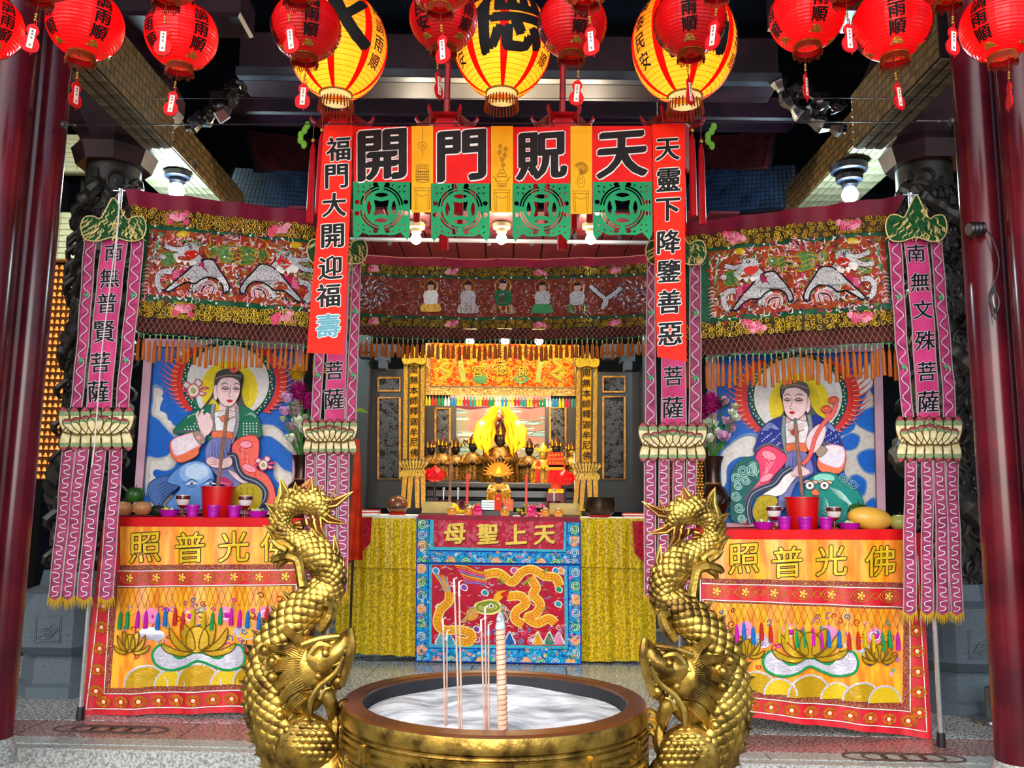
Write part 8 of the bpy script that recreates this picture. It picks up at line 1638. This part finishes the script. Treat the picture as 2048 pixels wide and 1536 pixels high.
def dragon(mir, dy, D0, label):
    q = random.Random(11)
    X = lambda x: 1990 - x if mir else x
    T = lambda x, y, z=0.: at(X(x), y + dy, D0 - z)
    mp_ = mpp(D0); UP = Vector((0, -1, 0))
    spine = [(650, 1650), (622, 1575), (586, 1500), (554, 1430), (541, 1362), (551, 1296), (590, 1234), (636, 1196), (660, 1168), (652, 1130), (618, 1098), (582, 1080), (561, 1052), (568, 1018), (600, 999), (630, 1006), (641, 1026), (627, 1036)]
    rad = [66, 66, 62, 56, 47, 40, 34, 31, 27, 29, 27, 22, 19, 20, 23, 23, 20, 13]
    sp = sm([(x, y, r) for (x, y), r in zip(spine, rad)], 6, False)
    b = B(); b.tube([T(x, y) for x, y, r in sp], [r * mp_ for x, y, r in sp], GILT, 16, flat=.85, nrm=(0, -1, 0))
    # round belly at the front
    b.ball(T(612, 1494, .05), 62 * mp_, GILT, 22, 14, sc=(1, .6, 1)); b.ball(T(640, 1560, .04), 60 * mp_, GILT, 18, 12, sc=(1, .6, 1.2))
    # head mass, cheek and snout
    for x, y, r, z, s3 in ((612, 1335, 52, .045, (1, .6, 1.15)), (645, 1318, 40, .06, (1.1, .6, .8)), (668, 1290, 26, .055, (1, .7, .9)), (692, 1285, 17, .05, (.9, .8, 1.3)), (610, 1385, 40, .05, (1, .5, 1)), (676, 1355, 18, .045, (.8, .7, 1.3))): b.ball(T(x, y, z), r * mp_, GILT, 16, 12, sc=s3)
    b.tube([T(x, y, z) for x, y, z in ((640, 1330, .06), (668, 1312, .075), (690, 1288, .08), (697, 1262, .06))], [.032, .03, .024, .008], GILT, 10)      # upper jaw
    b.tube([T(x, y, z) for x, y, z in ((632, 1378, .06), (656, 1392, .06), (666, 1420, .055), (662, 1440, .05))], [.03, .022, .018, .008], GILT, 10)       # lower jaw
    body = b.build('dragon_handle', BUR, smooth=70, label=label)
    # scales, following the spine
    b = B()
    for i in range(2, len(sp) - 6):
        x, y, r = sp[i]; x2, y2, _ = sp[i + 1]; L = math.hypot(x2 - x, y2 - y); dx, dy_ = (x2 - x) / L, (y2 - y) / L; nx, ny = -dy_, dx; k = 6 if r > 44 else 4
        for j in range(k):
            for hh in (0, .5) if L > 14 else (0,):
                u = (j + .5 + (.25 if i % 2 else -.25)) / k * 2 - 1
                if abs(u) > .96: continue
                if r > 40 and y < 1470 and (u * nx) > .15: continue
                cxp, cyp = x + dx * L * hh + nx * u * r, y + dy_ * L * hh + ny * u * r; z = r * mp_ * .85 * math.sqrt(max(0, 1 - u * u)); s = min(max(r * 1.75 / k * q.uniform(.9, 1.12), 8), 14)
                p = T(cxp, cyp, z); e1 = (T(cxp + dx, cyp + dy_, z) - p).normalized(); R = Matrix((e1, Vector((0, 1, 0)), e1.cross(Vector((0, 1, 0))))).transposed()
                b.ball(p, s * mp_, GILT, 8, 6, sc=(1.0, .42, .95), R=R)
    for i in range(9):
        for j in range(-4, 5):
            x, y = 612 + j * 13 + (6 if i % 2 else 0), 1442 + i * 13; d2 = ((x - 612) / 58) ** 2 + ((y - 1494) / 58) ** 2
            if d2 < 1: b.ball(T(x, y, .05 + 62 * mp_ * .58 * math.sqrt(1 - d2)), 8.5 * mp_, GILT, 7, 5, sc=(1, .35, .8))
    b.build('scales', body, smooth=60, kind='stuff')
    # fins: flat flame blades (root, tip, width px)
    fins = [((562, 1010), (560, 958), 30), ((585, 996), (590, 966), 22), ((606, 988), (622, 956), 34), ((626, 990), (640, 972), 16), ((556, 1036), (532, 1008), 26), ((554, 1056), (540, 1030), 18), ((552, 1075), (528, 1052), 18), ((640, 1005), (702, 984), 24), ((645, 1015), (668, 982), 12), ((640, 1020), (692, 1046), 22), ((636, 1034), (655, 1080), 22), ((622, 1040), (625, 1056), 26), ((600, 1050), (585, 1054), 16),
            ((600, 1082), (594, 1060), 20), ((626, 1090), (622, 1056), 24), ((645, 1108), (650, 1078), 18), ((662, 1122), (668, 1072), 20), ((672, 1140), (686, 1112), 22), ((665, 1170), (684, 1150), 26), ((640, 1178), (645, 1140), 20), ((610, 1206), (600, 1168), 24), ((585, 1222), (562, 1182), 20), ((676, 1192), (684, 1180), 14), ((662, 1200), (682, 1205), 18)]
    for k in range(15):
        u = k / 14; i = int(lerp(10, 34, u)); x, y, r = sp[i]; x2, y2, _ = sp[i + 1]; L = math.hypot(x2 - x, y2 - y); nx, ny = -(y2 - y) / L, (x2 - x) / L
        if nx > 0: nx, ny = -nx, -ny
        fins.append(((x + nx * r * .85, y + ny * r * .85), (x + nx * (r + 15) + (x2 - x) / L * 8, y + ny * (r + 15) + (y2 - y) / L * 14), 18))
    for (rx, ry), (tx, ty), w in fins:
        w *= 1.45; rx -= (tx - rx) * .18; ry -= (ty - ry) * .18; tx += (tx - rx) * .06; ty += (ty - ry) * .06; dx, dy_ = tx - rx, ty - ry; L = math.hypot(dx, dy_); nx, ny = -dy_ / L, dx / L; bow = .12 * L; b = B()
        c1 = [(rx + nx * w * .5, ry + ny * w * .5), (rx + dx * .45 + nx * (w * .34 + bow), ry + dy_ * .45 + ny * (w * .34 + bow)), (rx + dx * .8 + nx * (w * .14 + bow * .6), ry + dy_ * .8 + ny * (w * .14 + bow * .6)), (tx, ty)]
        c2 = [(rx - nx * w * .5, ry - ny * w * .5), (rx + dx * .45 - nx * (w * .34 - bow), ry + dy_ * .45 - ny * (w * .34 - bow)), (rx + dx * .8 - nx * (w * .14 - bow * .6), ry + dy_ * .8 - ny * (w * .14 - bow * .6))]
        out = c1 + c2[::-1]; n = len(out); mid = [((a[0] + c[0]) / 2, (a[1] + c[1]) / 2) for a, c in zip(c1, c2 + [c1[3]])]
        vf = [T(x, y, .012) for x, y in out] + [T(x, y, .032 * (1 - .25 * i)) for i, (x, y) in enumerate(mid)] + [T(x, y, -.012) for x, y in out]
        m0 = n; f0 = [(0, 1, m0 + 1, m0), (1, 2, m0 + 2, m0 + 1), (2, 3, m0 + 2), (m0, m0 + 1, 5, 6), (m0 + 1, m0 + 2, 4, 5), (m0 + 2, 3, 4)]; bo = n + 4
        f0 += [(i, bo + i, bo + (i + 1) % n, (i + 1) % n) for i in range(n)] + [tuple(bo + i for i in range(n))]
        b.add(vf, f0, GILT if ry > 1060 or rx < 600 else GILT_R)
        for g in (-.25, .25): b.tube([T(rx + nx * w * g, ry + ny * w * g, .02), T(rx + dx * .5 + nx * (w * g * .7 + bow), ry + dy_ * .5 + ny * (w * g * .7 + bow), .026), T(tx, ty, .012)], [.0035, .0028, .001], GILT, 4)
        b.build('flame_fin', body, smooth=30)
    # claw with leg on the left, forelegs
    b = B()
    for pts, r in (([(606, 1172), (600, 1140), (594, 1118), (575, 1110)], [12, 10, 11, 14]), ([(575, 1112), (552, 1118), (545, 1126)], [12, 9, 5]), ([(575, 1116), (560, 1128), (556, 1138)], [9, 7, 3]), ([(575, 1100), (556, 1090), (546, 1080)], [10, 8, 4]), ([(588, 1098), (566, 1082), (548, 1084)], [9, 8, 4]), ([(640, 1262), (655, 1240), (664, 1214), (652, 1204)], [10, 12, 12, 14])): b.tube([T(x, y, .03) for x, y in sm(pts, 3, False)], [lerp(r[min(i // 3, len(r) - 1)], r[min(i // 3 + 1, len(r) - 1)], (i % 3) / 3) * mp_ for i in range((len(pts) - 1) * 3 + 1)], GILT, 8)
    b.build('hind_claw', body)
    b = B()
    for pts, r in (([(636, 1470), (662, 1486), (672, 1450), (668, 1420)], [16, 16, 13, 10]), ([(668, 1440), (680, 1410), (692, 1402), (696, 1412)], [8, 7, 6, 4]), ([(672, 1448), (688, 1422), (697, 1428), (696, 1440)], [8, 7, 6, 3]), ([(674, 1456), (690, 1442), (696, 1452)], [8, 6, 3]), ([(660, 1500), (668, 1540), (662, 1600)], [14, 15, 16]), ([(672, 1360), (662, 1390), (668, 1414)], [10, 9, 8])): b.tube([T(x, y, .04) for x, y in sm(pts, 3, False)], [lerp(r[min(i // 3, len(r) - 1)], r[min(i // 3 + 1, len(r) - 1)], (i % 3) / 3) * mp_ for i in range((len(pts) - 1) * 3 + 1)], GILT, 8)
    b.build('fore_claw', body)
    # face details
    b = B()
    b.ball(T(652, 1306, .098), 9 * mp_, GILT, 10, 8); b.ball(T(636, 1352, .1), 7 * mp_, GILT, 8, 6); b.ball(T(690, 1300, .085), 11 * mp_, GILT, 10, 8); b.ball(T(676, 1362, .08), 10 * mp_, GILT, 10, 8)
    for pts, r in (([(604, 1290), (640, 1278), (680, 1272)], [6, 6, 4]), ([(622, 1308), (640, 1290), (664, 1294)], [7, 9, 4]), ([(690, 1312), (672, 1345), (640, 1372), (622, 1402), (620, 1432)], [6, 6, 6, 6, 4]), ([(664, 1330), (680, 1326), (688, 1316)], [4, 5, 3]), ([(640, 1398), (650, 1380), (660, 1376)], [4, 4, 2]), ([(700, 1256), (703, 1290), (696, 1330), (684, 1372)], [6, 9, 9, 6])): b.tube([T(x, y, .09) for x, y in sm(pts, 4, False)], [lerp(r[min(i // 4, len(r) - 1)], r[min(i // 4 + 1, len(r) - 1)], (i % 4) / 4) * mp_ for i in range((len(pts) - 1) * 4 + 1)], GILT, 7)
    for k in range(4): b.tube([T(664 - k * 8, 1346 + k * 11, .085), T(668 - k * 8, 1354 + k * 12, .085)], [.006, .001], P('d8cfa0', .3, m=.3), 5)
    b.build('face_relief', body)
    b = B()
    for (x0, y0, x1, y1, am, n) in ((606, 1310, 532, 1285, 9, 5), (600, 1325, 524, 1335, 8, 6), (600, 1345, 528, 1375, 9, 6), (604, 1362, 540, 1412, 8, 5), (612, 1300, 572, 1248, 7, 5), (616, 1385, 612, 1445, 5, 6), (604, 1390, 556, 1440, 8, 4)):
        for k in range(n):
            o_ = (k - n / 2) * 5; pts = []
            for i in range(9): u = i / 8; px_, py_ = lerp(x0, x1, u), lerp(y0, y1, u); L = math.hypot(x1 - x0, y1 - y0); nx, ny = -(y1 - y0) / L, (x1 - x0) / L; w = am * sin(u * 5 + k * .2) * u + o_ * (1 - .4 * u); pts.append(T(px_ + nx * w, py_ + ny * w, .085 - .03 * u))
            b.tube(pts, [.0045, .0055, .006, .006, .0055, .005, .004, .003, .001], GILT, 5)
    for x, y in ((545, 1322), (545, 1353), (612, 1320), (530, 1300), (560, 1430), (575, 1460)): b.ball(T(x, y, .075), 9 * mp_, GILT, 10, 8); b.tube([T(x + 11 * cos(a), y + 11 * sin(a), .068) for a in [i * .6 for i in range(9)]], .004, GILT, 5)
    b.build('mane_strands', body)
    # strut down to the bowl foot
dragon(False, 0, 2.5, 'gilt dragon handle on the left of the burner, head toward the bowl')
dragon(True, 20, 2.46, 'gilt dragon handle on the right of the burner, head toward the bowl')
# ---- incense in the ash
zash = zr_ - .031
PINKS = M('dusty_pink_incense', 'b89a8a', .8, c2='9c7c6c', sc=30); REDS = M('red_stick', 'c03c30', .6)
def base(px, py): p = fl(px, py, zash); return p
for (bx, by, tx, ty, r, lab) in ((891, 1452, 886, 1238, .0022, 'leftmost thin incense stick in the burner'), (894, 1450, 894, 1262, .0018, 'second thin incense stick from the left in the burner'), (920, 1458, 908, 1158, .0026, 'tallest thin incense stick in the burner, its top curled'), (924, 1460, 918, 1164, .0024, 'tall thin incense stick beside the tallest one'), (970, 1460, 962, 1240, .0024, 'left stick of the middle cluster in the burner'), (974, 1458, 970, 1215, .0024, 'tallest stick of the middle cluster in the burner'), (978, 1462, 977, 1250, .0022, 'right stick of the middle cluster in the burner')):
    p0 = base(bx, by); p1 = at(tx, ty, p0.y); t = thing('thin_incense', lab, 'incense', tuple(p0), 'thin incense sticks in the burner'); b = B(); b.tube([p0 - Vector((0, 0, .02)), lerp(p0, p1, .9)], r, PINKS, 6); b.build('stick', t); b = B(); b.tube([lerp(p0, p1, .9), p1, p1 + Vector((.008, 0, .004))], [r * 1.1, r, r * .5], P('c8c4c4', .9), 6); b.build('ash_tip', t)
p0 = base(1006, 1466); p1 = at(1001, 1256, p0.y); t = thing('thick_incense', 'thick pink incense pillar wound with a dark spiral cord', 'incense', tuple(p0)); r = 9.6 * mpp(p0.y); b = B(); b.tube([p0 - Vector((0, 0, .03)), p1], r, M('pink_incense_paper', 'd8a890', .8, c2='c08c74', sc=20), 20); b.build('pillar', t)
b = B(); n = 21 * 12; b.tube([lerp(p0, p1, i / n) + Vector((r * 1.01 * cos(i * pi / 6), r * 1.01 * sin(i * pi / 6), 0)) for i in range(n + 1)], .0011, P('7a5444', .8), 4); b.build('spiral_cord', t)
b = B(); b.lathe(p1, [(r * 1.08, -.002), (r * 1.1, .004), (r * .9, .012), (r * .8, .028), (r * .4, .038), (.001, .04)], M('burnt_ash', 'a8b0b4', .9, c2='6a7478', sc=60, bump=.6), 16); b.ball(p1 + Vector((-r * .2, -r * .5, .022)), r * .7, MATS['burnt_ash'], 10, 8); b.build('ash_tip', t)
